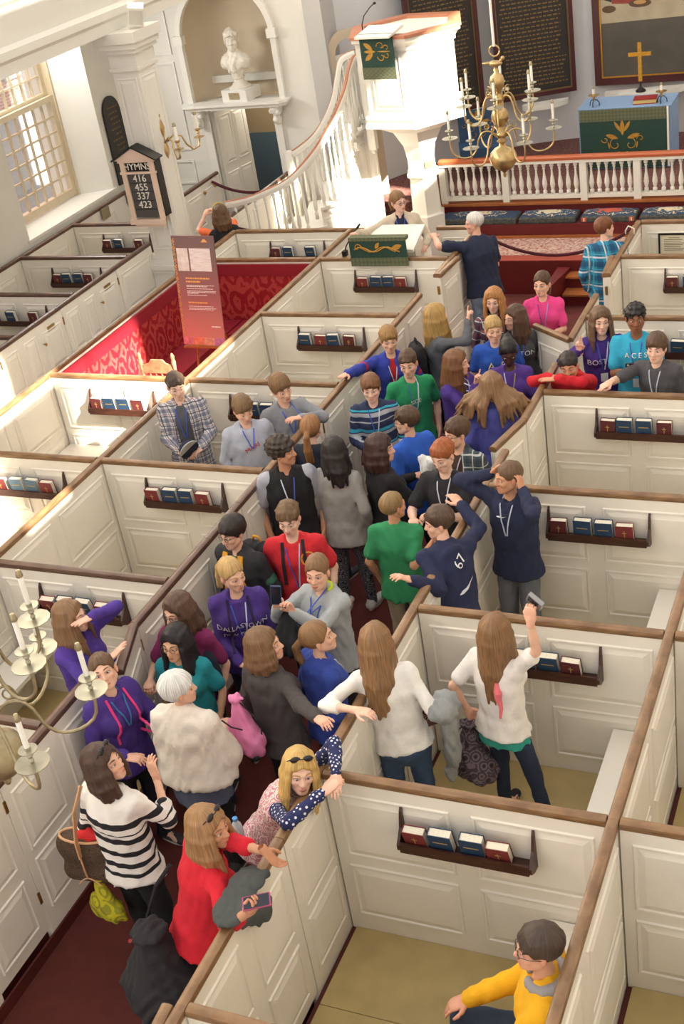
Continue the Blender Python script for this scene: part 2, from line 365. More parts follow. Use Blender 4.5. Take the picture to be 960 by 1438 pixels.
# --- floors inside the pews (boards under the matting)
def pew_floor(name, x0, x1, y0, y1, planks=True):
    fl = MB().box(x0, x1, y0, y1, 0.0, PF - 0.012).build(name, m_base); struct(fl)
    cuts = [y0 + BT, y0 + 0.47, y0 + 1.0, y1 - BT] if y1 - y0 > 1.2 else [y0 + BT, (y0 + y1) / 2, y1 - BT]
    for a, b in zip(cuts[:-1], cuts[1:]): MB().box(x0 + 0.03, x1 - 0.03, a + 0.0025, b - 0.0025, PF - 0.012, PF).build('plank', m_mat, fl)
RY = [-3.2, -1.6, 0.0, 1.6, 3.2, 4.8, 6.4]
for y in RY:
    pew_floor('floor_pew', XR[0] + 0.03, XR[1] - 0.03, y, y + 1.6)
    if y < 4: pew_floor('floor_pew', XR[1] + 0.03, XR[2] - 0.03, y, y + 1.6)
    if y > -3: pew_floor('floor_pew', XL[1] + 0.03, XL[0] - 0.03, y, y + 1.6)
    if y > 1: pew_floor('floor_pew', XL[2] + 0.03, XL[1] - 0.03, y, y + 1.6)
pew_floor('floor_pew', XR[0] + 0.03, XR[1] - 0.03, 8.0, 9.07); pew_floor('floor_pew', XL[2] + 0.03, XL[0] - 0.03, 8.0, 9.0)
# --- cross partitions
def cross(block, x0, x1, y, label, ncol=2, railm=None):
    return wall_run('pew_partition', label, (x0 + 0.035, y), 0, x1 - x0 - 0.07, ncol=ncol, railm=railm)
for y in [8.0, 6.4, 4.8, 3.2, 1.6, 0.0, -1.6]:
    cross('right', XR[0], XR[1], y, f'white panelled pew partition with brown cap, {ROW[y]} from the altar in the right block')
    if y <= 3.2: cross('far right', XR[1], XR[2], y, f'white panelled pew partition at the right picture edge, {ROW[y]} row from the altar')
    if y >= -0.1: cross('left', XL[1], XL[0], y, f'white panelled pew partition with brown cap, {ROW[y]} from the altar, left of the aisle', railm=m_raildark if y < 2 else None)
    if y in (4.8, 3.2, 1.6): cross('outer left', XL[2], XL[1], y, f'white panelled pew partition, {ROW[y]} from the altar, in the outer left block')
cross('outer left', XL[2], XL[1], 8.0, 'white pew partition behind the red damask lining, outer left block')
cross('front', XR[0], XR[1], 9.07, 'short front partition carrying the small framed notice on the right')
wall_run('pew_partition', 'front partition before the pulpit stairs, left of the clerk desk', (XL[2] + 0.035, 9.0), 0, 2.2, ncol=3)
wall_run('pew_partition', 'short front partition beside the old man, right of the clerk desk', (-0.5, 9.0), 0, 0.47, ncol=1)
# --- back walls between pew columns
def back(x, y0, L, label, railm=None, ncol=2):
    e = empty('pew_back_wall', (x, y0, 0), math.pi / 2); tag(e, label, 'pew partition')
    board(e, 0, L, 0.0); cap(e, -0.0, L, m=railm); panels_on(e, 0.0, L, PF, ncol)
    return e
PAIR = {-3.2: 'nearest the camera', -1.6: 'behind the man in yellow', 0.0: 'beside the girl with the camera', 1.6: 'right of the boys in navy hoodies', 3.2: 'in the fourth row', 4.8: 'in the third row', 6.4: 'in the second row'}
for y in RY:
    if y < 4: back(XR[1], y, 1.6, f'white back wall of a right pew with brown cap, {PAIR[y]}')
    if y >= 0: back(XL[1], y, 1.6, f'white wall between the two left pew columns, {ROW[round(y + 1.6, 1)]} row from the altar')
    if y >= 1.6: back(XL[2], y, 1.6, f'white outer wall of the outer left pews, {ROW[round(y + 1.6, 1)]} row from the altar')
back(XL[1], 8.0, 1.0, 'short dividing wall beside the clerk desk', ncol=1); back(XL[2], 8.0, 1.0, 'short outer wall of the front left pew before the stairs', ncol=1)
back(XR[0], 8.0, 1.07, 'short aisle wall of the front right pew with rope hook', ncol=1); back(XL[0], 8.0, 1.0, 'short aisle wall the old man leans on', ncol=1)
# --- aisle fronts with doors (angle = how far the door stands open)
LD = {6.4: 176, 4.8: 0, 3.2: 0, 1.6: 0, 0.0: 20, -1.6: 0, -3.2: 0}
RD = {6.4: 176, 4.8: 128, 3.2: 12, 1.6: 0, 0.0: 0, -1.6: 0, -3.2: 176}
STATE = lambda a: 'closed' if a == 0 else ('folded back' if a > 150 else 'standing open')
for y in RY:
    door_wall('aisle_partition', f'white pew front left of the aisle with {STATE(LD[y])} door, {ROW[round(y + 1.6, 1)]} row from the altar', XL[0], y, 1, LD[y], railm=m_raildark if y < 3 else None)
    door_wall('aisle_partition', f'white pew front right of the aisle with {STATE(RD[y])} door, {ROW[round(y + 1.6, 1)]} row from the altar', XR[0], y, -1, RD[y])
# --- side pews under the gallery
SY = [4.45, 5.675, 6.90, 8.13, 9.385]
for i, y in enumerate(SY):
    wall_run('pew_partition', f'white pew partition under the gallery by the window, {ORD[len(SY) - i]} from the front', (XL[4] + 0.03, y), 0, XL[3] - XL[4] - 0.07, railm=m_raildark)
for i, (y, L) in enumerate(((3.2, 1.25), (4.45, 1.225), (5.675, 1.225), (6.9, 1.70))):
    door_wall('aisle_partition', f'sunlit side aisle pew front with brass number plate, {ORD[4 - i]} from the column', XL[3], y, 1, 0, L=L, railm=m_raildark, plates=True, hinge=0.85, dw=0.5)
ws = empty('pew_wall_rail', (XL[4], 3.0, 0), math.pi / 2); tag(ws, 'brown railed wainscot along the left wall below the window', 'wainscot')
MB().box(0, 8.0, -0.02, 0.05, 0, T - 0.04).build('board', m_white, ws); cap(ws, 0, 8.0, m=m_raildark)
for k in range(6): panel(ws, 0.75 + 1.24 * k, -0.02, 0.95, 0.95, 0.42, 0)
for yy in (7.05, 7.75): MB().box(yy, yy + 0.2, -0.055, -0.045, T - 0.19, T - 0.03).build('brass_plate', m_brassdull, ws)
for y0, y1 in zip([3.2] + SY[:-1], SY): pew_floor('floor_pew', XL[4] + 0.06, XL[3] - 0.04, y0, y1)
# partitions either side of the side aisle door
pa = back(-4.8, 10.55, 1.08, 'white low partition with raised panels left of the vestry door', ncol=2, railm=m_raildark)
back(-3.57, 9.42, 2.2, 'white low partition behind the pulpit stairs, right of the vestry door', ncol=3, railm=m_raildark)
MB().ball((0.55, -0.045, 1.17), 0.025, 8, 6).build('knob', m_knob, pa, smooth=True)
# --- benches
def bench(x0, x1, y0, y1, label):
    e = empty('pew_bench', ((x0 + x1) / 2, (y0 + y1) / 2, PF)); tag(e, label, 'bench')
    w, d = (x1 - x0) / 2, (y1 - y0) / 2
    MB().box(-w, w, -d, d, 0.385, 0.42).build('seat', m_white, e)
    if w < d: MB().box(-w + 0.03, -w + 0.05, -d, d, 0, 0.385).build('front_board', m_white, e)
    else: MB().box(-w, w, -d + 0.03, -d + 0.05, 0, 0.385).build('front_board', m_white, e)
for y in RY:
    bench(XR[1] - 0.36, XR[1] - 0.045, y + 0.045, y + 1.555, f'cream painted bench against the back wall, right pew in the {ROW[round(y + 1.6, 1)]} row')
    if y < 1: bench(XR[1] + 0.6, XR[2] - 0.4, y + 1.25, y + 1.555, f'cream bench in the pew at the right edge, {ROW[round(y + 1.6, 1)]} row')
for y in (3.2, 1.6): bench(XL[2] + 0.05, XL[2] + 0.55, y + 1.25, y + 1.555, f'white corner bench in the outer left pew, {ROW[round(y + 1.6, 1)]} row')
for y in (0.0,): bench(XL[1] + 0.045, XL[1] + 0.36, y + 0.045, y + 1.555, f'white bench against the inner wall, left pew in the {ROW[round(y + 1.6, 1)]} row')

# --- book racks and books
m_page = mat('book_pages', srgb(232, 224, 205), 0.8, var=0.05, scale=80, stretch=(1, 1, 60))
m_bred = mat('book_red', srgb(122, 44, 46), 0.6, var=0.12, scale=8); m_bblue = mat('book_blue', srgb(34, 62, 92), 0.6, var=0.12, scale=8)
m_bmaroon = mat('book_maroon', srgb(92, 36, 40), 0.6, var=0.12, scale=8); m_bgold = mat('book_gilt', srgb(190, 160, 90), 0.5, 0.3)
m_bpale = mat('book_sunlit_blue', srgb(92, 120, 140), 0.65, var=0.12, scale=8)  # paler copy of the blue cover, sun glare put into its colour
def rack_parts():
    a = MB(); w = 0.375
    prof = [(0.0, 0.0), (-0.06, 0.012), (-0.108, 0.045), (-0.108, 0.08), (-0.045, 0.15), (-0.016, 0.24), (0.0, 0.26)]
    out = {}
    for nm, sx in (('end', -w), ('end2', w - 0.016)):
        m = MB(); n = len(prof); vs = [(sx, y, z) for y, z in prof] + [(sx + 0.016, y, z) for y, z in prof]
        m.add(vs, [tuple(range(n)), tuple(range(2 * n - 1, n - 1, -1))] + [(i, i + n, (i + 1) % n + n, (i + 1) % n) for i in range(n)])
        me = m.mesh('end_bracket'); me.materials.append(m_rack); out[nm] = me
    m = MB().box(-w + 0.016, w - 0.016, -0.110, -0.096, 0.03, 0.095); me = m.mesh('front_rail'); me.materials.append(m_rack); out['front'] = me
    m = MB().box(-w + 0.016, w - 0.016, -0.098, 0.0, 0.028, 0.042); me = m.mesh('shelf'); me.materials.append(m_rack); out['shelf'] = me
    return out
RPT = rack_parts()
def book_mesh(h, wd, t, cover):
    c = MB(); c.box(-wd / 2, wd / 2, 0, 0.004, 0, h); c.box(-wd / 2, wd / 2, t - 0.004, t, 0, h); c.box(-wd / 2, -wd / 2 + 0.005, 0.004, t - 0.004, 0, h)
    me = c.mesh('cover'); me.materials.append(cover)
    p = MB().box(-wd / 2 + 0.005, wd / 2 - 0.004, 0.004, t - 0.004, 0.004, h - 0.005).mesh('pages'); p.materials.append(m_page)
    g = MB()
    if cover in (m_bred, m_bmaroon): g.box(-0.003, 0.003, -0.0012, 0, h * 0.35, h * 0.72); g.box(-0.016, 0.016, -0.0012, 0, h * 0.58, h * 0.58 + 0.006)
    else: g.box(-wd * 0.32, wd * 0.32, -0.0012, 0, h * 0.60, h * 0.60 + 0.007)
    gm = g.mesh('title_gilt'); gm.materials.append(m_bgold)
    return me, p, gm
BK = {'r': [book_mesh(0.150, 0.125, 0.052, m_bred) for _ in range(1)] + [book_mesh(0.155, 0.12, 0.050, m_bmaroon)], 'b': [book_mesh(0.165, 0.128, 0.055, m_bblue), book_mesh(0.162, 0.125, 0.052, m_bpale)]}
ORDB = ['leftmost', 'second', 'third', 'rightmost']
def rack(xc, yface, place, books, z=0.93, pale=False):
    """books: string of r / b / m (maroon) / '-' (gap)"""
    e = empty('book_rack', (xc, yface, z)); tag(e, f'dark wooden book {place}', 'book rack')
    link('end_bracket', RPT['end'], e); link('end_bracket', RPT['end2'], e); link('front_rail', RPT['front'], e); link('shelf', RPT['shelf'], e)
    rnd = random.Random(hash(place) % 9973 if False else sum(map(ord, place)))
    n = len(books)
    x = -0.33
    pos = [-0.275, -0.115, 0.045, 0.205][:n]
    cnt = 0; tot = sum(c != '-' for c in books)
    for i, c in enumerate(books):
        if c == '-': continue
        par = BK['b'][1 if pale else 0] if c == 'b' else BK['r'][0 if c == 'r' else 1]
        b = empty('hymn_book', (xc + pos[i] + rnd.uniform(-0.012, 0.012), yface - (0.070 if yface < 2 else 0.084), z + 0.043), rnd.uniform(-0.03, 0.03))
        b.rotation_euler = (math.radians(rnd.uniform(12, 18) if yface < 2 else rnd.uniform(3, 8)), rnd.uniform(-0.03, 0.05), rnd.uniform(-0.03, 0.03))
        wh = ORDB[0] if cnt == 0 else (ORDB[3] if cnt == tot - 1 else ORDB[cnt])
        cn = {'r': 'red', 'm': 'maroon', 'b': 'sunlit pale blue' if pale else 'navy blue'}[c]
        tag(b, f'{cn} hymn book, {wh} in {place}', 'book', f'hymn books in {place}')
        for nm, me in zip(('cover', 'pages', 'title_gilt'), par): link(nm, me, b)
        cnt += 1
RK = {8.0: ('mbb-', 'rbbr'), 6.4: ('mbbr', 'brbm'), 4.8: ('mbbm', 'rbbm'), 3.2: ('mbbr', 'rbbr'), 1.6: ('bbm-', 'rbbr'), 0.0: ('rbbr', 'rbbr')}
for y in (6.4, 4.8, 3.2, 1.6, 0.0, 8.0):
    rr, ll = RK[y]
    rack((XR[0] + XR[1]) / 2 + 0.035, y - BT - 0.013, f'rack of right block, {ROW[y]} row from altar', {1.6: '-bbm', 8.0: 'mb--'}.get(y, rr))
    if y > 0.1: rack(-0.785, y - BT - 0.013, f'rack left of aisle, {ROW[y]} row from altar', ll)
rack((XR[0] + XR[1]) / 2 + 0.42, 9.07 - BT - 0.013, 'rack beside the framed notice', 'mbb-')
rack(-2.36, 4.8 - BT - 0.013, 'rack below the red damask pew', 'mbbm')
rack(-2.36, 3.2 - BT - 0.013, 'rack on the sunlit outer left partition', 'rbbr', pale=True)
rack(-2.33, 9.0 - BT - 0.013, 'rack before the pulpit stairs', 'mb-b')
for i, (y, bk) in enumerate(((9.385, 'mb-m'), (8.13, 'mbbm'), (6.9, '-b-m'), (5.675, 'b-b-'))):
    rack(-5.04, y - BT - 0.013, f'rack under the gallery, {ORD[i + 1]} from front', bk)
# framed notice on the front right partition
fn = empty('framed_notice', (2.22, 9.07 - BT - 0.013, 1.06)); tag(fn, 'small black framed printed notice on the front right partition', 'notice')
f = MB(); f.box(-0.17, 0.17, -0.02, 0, -0.13, -0.112); f.box(-0.17, 0.17, -0.02, 0, 0.112, 0.13); f.box(-0.17, -0.152, -0.02, 0, -0.112, 0.112); f.box(0.152, 0.17, -0.02, 0, -0.112, 0.112); f.build('frame', m_iron, fn)
m_paper = mat('paper', srgb(226, 216, 190), 0.8); m_ink = mat('ink', srgb(110, 100, 84), 0.8)
MB().box(-0.152, 0.152, -0.008, 0, -0.112, 0.112).build('sheet', m_paper, fn)
for k in range(8): MB().box(-0.11 + (0.05 if k == 0 else 0), 0.11 - (0.05 if k == 0 else 0.02 * (k % 3)), -0.0095, -0.008, 0.075 - 0.02 * k, 0.081 - 0.02 * k).build('text_line', m_ink, fn)
# ------------------------------------------------------------------ more shell: right wall, apse, gallery
rw = MB(); X0, X1 = 7.8, 8.0
wins = ((-2.2, 1.8, 8.0, 9.95), (6.0, 8.1, 7.75, 9.55))
ys = [-16, -2.2, 1.8, 6.0, 8.1, 15]
for i in range(0, len(ys) - 1, 2): rw.box(X0, X1, ys[i], ys[i + 1], 0, 13)
for a, b, c, d in wins: rw.box(X0, X1, a, b, 0, c); rw.box(X0, X1, a, b, d, 13)
wr = struct(rw.build('wall_right', m_wall))
for a, b, c, d in ((-1.25, 0.28, 8.0, 9.12), (0.28, 1.8, 9.08, 9.95), (-2.2, -1.85, 8.0, 9.12)): MB().box(7.83, 7.86, a, b, c, d).build('sun_blocker', m_sash, wr)  # unseen panels added to mask the sun into separate patches
for a, b, c, d in wins:
    for k in range(1, 4): MB().box(7.87, 7.90, a + (b - a) * k / 4 - 0.012, a + (b - a) * k / 4 + 0.012, c, d).build('muntin', m_sash, wr)
    for k in range(1, 4): MB().box(7.87, 7.90, a, b, c + (d - c) * k / 4 - 0.012, c + (d - c) * k / 4 + 0.012).build('muntin', m_sash, wr)
AC = (0.915, FY); AA, AB = 3.70, 2.95
ap = MB(); N = 36; pts = [(AC[0] - AA * math.cos(math.pi * i / N), AC[1] + AB * math.sin(math.pi * i / N)) for i in range(N + 1)]
ap.add([(x, y, z) for z in (0, 7) for x, y in pts], [(i, i + 1, N + 2 + i, N + 1 + i) for i in range(N)])
ws_ = ap.build('wall_apse', mat('apse_plaster', srgb(222, 221, 222), 0.6, var=0.02, scale=2), smooth=True); struct(ws_)
sbox('wall_front_right', (4.6, 7.8, FY, FY + 0.4, 0, 7), m_wall)
# gallery front, soffit and entablature on the left
gal = MB(); GX = -4.1
prof = [(-0.10, 3.86), (0.06, 3.86), (0.06, 3.98), (0.10, 4.02), (0.10, 4.10), (0.04, 4.14), (0.04, 4.50), (0.08, 4.54), (0.08, 4.60), (0.03, 4.62), (0.03, 5.2), (0.09, 5.26), (0.09, 5.34), (-0.10, 5.34)]
n = len(prof); gal.add([(GX + px, y, pz) for y in (-8, FY) for px, pz in prof], [tuple(range(n)), tuple(range(2 * n - 1, n - 1, -1))] + [(i, i + n, (i + 1) % n + n, (i + 1) % n) for i in range(n)])
gl = struct(gal.build('trim_gallery', m_trimw)); sbox('ceiling_gallery', (-6.0, GX - 0.1, -8, FY, 3.95, 4.1), m_wall)
for k in range(9):
    y0 = -6.6 + 2.0 * k; pn = panel(gl, GX + 0.032, y0 + 0.9, 4.92, 1.7, 0.44, math.pi / 2)
# column with base and capital
cx0, cy0 = -3.98, 8.78
colm = empty('gallery_column', (cx0, cy0, 0)); tag(colm, 'white square fluted-edge column under the gallery with moulded capital', 'column')
def sq(m, w, d, z0, z1): m.box(-w, w, -d, d, z0, z1)
m = MB(); sq(m, 0.27, 0.27, 0, 0.95); m.build('plinth', m_trimw, colm)
m = MB(); sq(m, 0.29, 0.29, 0.95, 1.0); sq(m, 0.31, 0.31, 1.0, 1.06); sq(m, 0.26, 0.26, 1.06, 1.12); sq(m, 0.22, 0.22, 1.12, 1.17); m.build('base_moulding', m_trimw, colm)
m = MB(); sq(m, 0.175, 0.21, 1.17, 3.42); m.build('shaft', m_trimw, colm)
for sx, sy, ww, rz in ((0, -0.21, 0.27, 0), (0.175, 0, 0.34, math.pi / 2)): link('shaft_panel', panel_mesh(ww, 2.1, m_trimw), colm, (sx, sy, 2.29), rz)
m = MB(); sq(m, 0.20, 0.235, 3.42, 3.46); sq(m, 0.185, 0.22, 3.46, 3.62); sq(m, 0.22, 0.255, 3.62, 3.67); sq(m, 0.25, 0.285, 3.67, 3.74); sq(m, 0.28, 0.315, 3.74, 3.86); m.build('capital', m_trimw, colm)
sp = empty('loudspeaker', (-3.80, 8.75, 3.93)); tag(sp, 'small white loudspeaker mounted above the column capital', 'loudspeaker'); sp.rotation_euler = (0.3, 0.2, 0.5)
MB().box(-0.09, 0.09, -0.08, 0.08, -0.02, 0.19).build('cabinet', m_trimw, sp); MB().box(-0.075, 0.075, -0.088, -0.08, 0.0, 0.17).build('grille', mat('grille', srgb(206, 202, 192), 0.7), sp)
MB().tube([(0, 0.08, 0.08), (0, 0.14, 0.05), (0, 0.15, -0.1)], 0.012, 6).build('bracket', m_iron, sp)
# hymn board on the column
hb = empty('hymn_board', (-4.0, 8.47, 1.70)); tag(hb, 'hymn board with gabled top and four white numbers on the column', 'sign')
m_hbf = mat('hymnboard_frame', srgb(232, 205, 184), 0.5, var=0.04); m_hbd = mat('hymnboard_dark', srgb(78, 74, 72), 0.6); m_num = mat('number_white', srgb(240, 234, 222), 0.6)
MB().box(-0.25, 0.25, -0.06, 0.07, 0.02, 0.74).build('case', m_iron, hb)
f = MB(); f.box(-0.235, -0.17, -0.09, -0.06, 0.0, 0.70); f.box(0.17, 0.235, -0.09, -0.06, 0.0, 0.70); f.box(-0.25, 0.25, -0.10, -0.06, 0.56, 0.585); f.box(-0.25, 0.25, -0.10, -0.06, 0.70, 0.73); f.build('frame', m_hbf, hb)
g = MB(); g.add([(-0.29, -0.11, 0.73), (0.29, -0.11, 0.73), (0, -0.11, 0.88), (-0.29, 0.0, 0.73), (0.29, 0.0, 0.73), (0, 0.0, 0.88)], [(0, 1, 2), (5, 4, 3), (0, 3, 4, 1), (1, 4, 5, 2), (2, 5, 3, 0)]); g.build('gable', m_hbf, hb)
g = MB()
for s in (-1, 1): g.sweep([(-0.09, 0), (0.09, 0), (0.09, 0.018), (-0.09, 0.018)], [(s * 0.31, -0.05, 0.725), (0, -0.05, 0.885)])
g.build('gable_cap', m_iron, hb)
f = MB(); f.prism([(-0.25, -0.12), (0.25, -0.12), (0.22, -0.05), (-0.22, -0.05)], -0.06, 0.0); f.box(-0.2, 0.2, -0.09, -0.05, -0.10, -0.06); f.build('ledge', m_hbf, hb)
for k in range(5): MB().box(-0.165, 0.165, -0.075, -0.065, 0.015 + 0.108 * k, 0.115 + 0.108 * k).build('slat', m_hbd, hb)
def put_text(parent, body, size, loc, m, name='lettering', rot=(math.pi / 2, 0, 0), ext=0.004):
    me = text_mesh(body, size, ext); me.materials.append(m); o = link(name, me, parent, loc); o.rotation_euler = rot; return o
put_text(hb, 'HYMNS', 0.115, (0, -0.085, 0.645), m_num)
for k, t in enumerate(('416', '455', '337', '423')): put_text(hb, t, 0.125, (0.0, -0.082, 0.50 - 0.108 * k), m_num, 'number')
# brass candle helpers
def candle(parent, x, y, z, h=0.13, r=0.0125):
    MB().lathe([(r, 0), (r, h), (r * 0.9, h + 0.002), (0.001, h + 0.003)], 10, (x, y, z)).build('candle', m_candle, parent, smooth='auto')
    MB().lathe([(0.016, h), (0.018, h + 0.006), (0.012, h + 0.03), (0.010, h + 0.034), (0.002, h + 0.036)], 10, (x, y, z)).build('candle_cap', m_brassdull, parent, smooth='auto')
def candle_cup(parent, x, y, z, m, pr=0.075):
    MB().lathe([(0.004, -0.03), (0.012, -0.026), (0.007, -0.012), (pr * 0.5, -0.006), (pr, 0.0), (pr, 0.004), (pr * 0.4, 0.0), (0.008, 0.004), (0.013, 0.016), (0.008, 0.03), (0.016, 0.044), (0.010, 0.056), (0.024, 0.066), (pr * 0.55, 0.074), (pr * 0.55, 0.078), (0.014, 0.076), (0.013, 0.09), (0.001, 0.09)], 14, (x, y, z)).build('drip_pan', m, parent, smooth='auto')
# wall sconce on the column
sc_ = empty('wall_sconce', (-3.80, 8.80, 2.42)); tag(sc_, 'brass two-arm candle sconce on the column side', 'sconce'); sc_.scale = (1.3, 1.3, 1.3); sc_.location.z = 2.36
MB().lathe([(0.002, -0.06), (0.02, -0.02), (0.035, 0.0), (0.05, 0.05), (0.03, 0.1), (0.015, 0.16), (0.03, 0.2), (0.045, 0.25), (0.03, 0.3), (0.012, 0.34), (0.02, 0.37), (0.002, 0.4)], 12).build('back_plate', m_brass, sc_, smooth=True).scale = (0.5, 1, 1)
MB().tube([(0.0, 0.03 * math.cos(a), 0.44 + 0.035 * math.sin(a)) for a in [2 * math.pi * i / 12 for i in range(13)]], 0.006, 6).build('ring', m_brass, sc_, smooth=True)
for s in (-1, 1):
    MB().tube([(0.02, s * 0.02, 0.12), (0.08, s * 0.05, 0.17), (0.14, s * 0.09, 0.15), (0.16, s * 0.12, 0.06), (0.20, s * 0.16, 0.0), (0.25, s * 0.19, 0.02), (0.26, s * 0.20, 0.08)], 0.009, 7).build('arm', m_brass, sc_, smooth=True)
    candle_cup(sc_, 0.26, s * 0.20, 0.10, m_brass, 0.05); candle(sc_, 0.26, s * 0.20, 0.185, 0.12, 0.018)
# black arched tablet on the left wall
tb = empty('arched_tablet', (-5.994, 11.05, 1.40)); tag(tb, 'black arched tablet with gilt lettering on left wall behind column', 'tablet')
pp = [(-0.22, 0), (0.22, 0)] + [(0.22 * math.cos(math.pi * i / 12), 0.98 + 0.24 * math.sin(math.pi * i / 12)) for i in range(13)]
n = len(pp); m = MB(); m.add([(0, y, z) for y, z in pp] + [(0.03, y, z) for y, z in pp], [tuple(range(n)), tuple(range(2 * n - 1, n - 1, -1))] + [(i, (i + 1) % n, (i + 1) % n + n, i + n) for i in range(n)]); m.build('board', m_blackboard, tb)
def gilt_lines(parent, w, z0, z1, step, put, h=0.018, seed=1, cuts=True):
    """rows of unreadably small gilt lettering: word-length dashes"""
    rnd = random.Random(seed); m = MB(); z = z1
    while z > z0:
        x = -w / 2 + rnd.uniform(0, 0.06); e = w / 2 - rnd.uniform(0, 0.12)
        while x < e:
            l = rnd.uniform(0.02, 0.075); hh = h * rnd.uniform(0.8, 1.1)
            b = [(x, z), (min(x + l, e), z), (min(x + l, e), z + hh), (x, z + hh)]; x += l + 0.018
            m.add([put(*q) for q in b], [(0, 1, 2, 3)])
        z -= step
    o = m.build('gilt_lettering', m_dimgilt, parent); o['kind'] = 'stuff'; return o
gilt_lines(tb, 0.34, 0.1, 1.05, 0.075, lambda a, b: (0.032, -a, b), h=0.025, seed=3)

# shelf under the niche with carved corbels
shf = empty('niche_shelf', (NC, FY, SZ)); tag(shf, 'white stone shelf on carved corbels above the vestry door', 'shelf')
MB().prism([(-0.85, 0), (-0.85, -0.16), (-0.76, -0.25), (0.76, -0.25), (0.85, -0.16), (0.85, 0)], -0.035, 0.0).build('slab', m_trimw, shf)
MB().prism([(-0.80, 0), (-0.80, -0.13), (-0.73, -0.21), (0.73, -0.21), (0.80, -0.13), (0.80, 0)], -0.085, -0.035).build('slab_moulding', m_trimw, shf)
for s in (-1, 1):
    c = MB(); c.lathe([(0.01, -0.36), (0.05, -0.33), (0.06, -0.27), (0.045, -0.22), (0.085, -0.18), (0.10, -0.11), (0.085, -0.085)], 12, (s * 0.62, -0.09, 0)); c.ball((s * 0.62 + 0.05, -0.14, -0.17), 0.045, 8, 6); c.ball((s * 0.62 - 0.05, -0.15, -0.15), 0.04, 8, 6); c.ball((s * 0.62, -0.15, -0.27), 0.045, 8, 6)
    c.build('corbel', m_trimw, shf, smooth=True)
# door casing, door panels, vestry beyond
cs = MB(); cs.box(-4.86, -4.75, FY - 0.04, FY + 0.02, 0, 2.2); cs.box(-3.72, -3.61, FY - 0.04, FY + 0.02, 0, 2.2); cs.build('door_casing', m_trimw, wf)
for zc, hh in ((1.72, 0.7), (0.9, 0.7), (0.3, 0.35)):
    for xc in (0.20, 0.52): link('door_panel', panel_mesh(0.27, hh, m_trimw), door, (xc, -0.025, zc), 0)
sbox('wall_vestry', (-6.0, -3.0, 13.6, 13.8, 1.35, 3.2), mat('vestry_upper', srgb(150, 132, 104), 0.7)); sbox('wall_vestry_dado', (-6.0, -3.0, 13.55, 13.8, 0, 1.35), mat('vestry_dado', srgb(72, 92, 104), 0.6))
sbox('floor_vestry', (-6.0, -3.0, FY, 13.6, -0.1, 0.0), m_aisle); sbox('ceiling_vestry', (-6.0, -2.9, FY + 0.31, 13.8, 2.5, 2.6), m_wall); sbox('wall_vestry_right', (-3.2, -3.0, FY + 0.31, 13.6, 0, 2.5), m_wall)

vl = bpy.data.lights.new('vestry_fill', 'POINT'); vl.energy = 30; vl.shadow_soft_size = 0.15; vl.color = (1.0, 0.9, 0.78); vo = bpy.data.objects.new('vestry_fill', vl); COL.objects.link(vo); vo.location = (-4.4, 12.7, 2.3)  # added fill light without a fixture, brightens the vestry
# ------------------------------------------------------------------ chancel
CZ1, CZ2, CZ3 = 0.45, 0.62, 0.80
m_chcarpet = mat('chancel_carpet', srgb(150, 84, 80), 0.95, col2=srgb(196, 176, 160), scale=26, bump=0.3, bscale=200)
m_redcarp = mat('step_carpet', srgb(150, 62, 48), 0.9, var=0.1, scale=12)
pf = MB().box(-0.55, 2.4, 10.2, 11.05, 0.0, CZ1 - 0.01).build('floor_chancel', m_redpaint); struct(pf)
MB().box(-0.55, 2.4, 10.2, 10.38, CZ1 - 0.01, CZ1).build('edge_board', m_redcarp, pf); MB().box(-0.55, 2.4, 10.38, 11.05, CZ1 - 0.01, CZ1 + 0.004).build('patterned_carpet', m_chcarpet, pf)
kn = MB().box(-1.3, 4.5, 11.05, 11.42, 0.0, CZ2).build('floor_kneeling_step', m_redpaint); struct(kn)
MB().box(-1.3, 4.5, 11.0, 11.05, CZ1, CZ1 + 0.03).build('step_moulding', m_wood2, kn)
rs = MB().box(-1.3, 4.5, 11.42, 11.6, CZ2 - 0.1, CZ3 - 0.03).build('floor_chancel_riser', m_redpaint); struct(rs); MB().box(-1.3, 4.5, 11.40, 11.62, CZ3 - 0.03, CZ3).build('sill_board', m_wood2, rs)
sbox('floor_apse', (-2.7, 4.5, 11.6, 14.55, 0, CZ3 - 0.01), mat('apse_carpet', srgb(98, 40, 40), 0.95, col2=srgb(120, 90, 80), scale=30))
# red steps up from the aisle with flared cheeks
st = empty('chancel_steps', (1.1, 9.95, 0)); tag(st, 'red wooden steps with bare treads up to the chancel', 'steps')
MB().box(-0.38, 0.72, -0.12, 0.25, 0, 0.13).build('riser', m_redpaint, st); MB().box(-0.38, 0.72, -0.15, 0.25, 0.13, 0.155).build('tread', m_wood2, st)
MB().box(-0.38, 0.72, 0.08, 0.25, 0.155, 0.28).build('riser', m_redpaint, st); MB().box(-0.38, 0.72, 0.05, 0.25, 0.28, 0.305).build('tread', m_wood2, st)
m = MB(); m.prism([(-0.52, -0.35), (-0.44, -0.35), (-0.36, 0.25), (-0.52, 0.25)], 0, 0.36); m.build('cheek', m_redpaint, st)
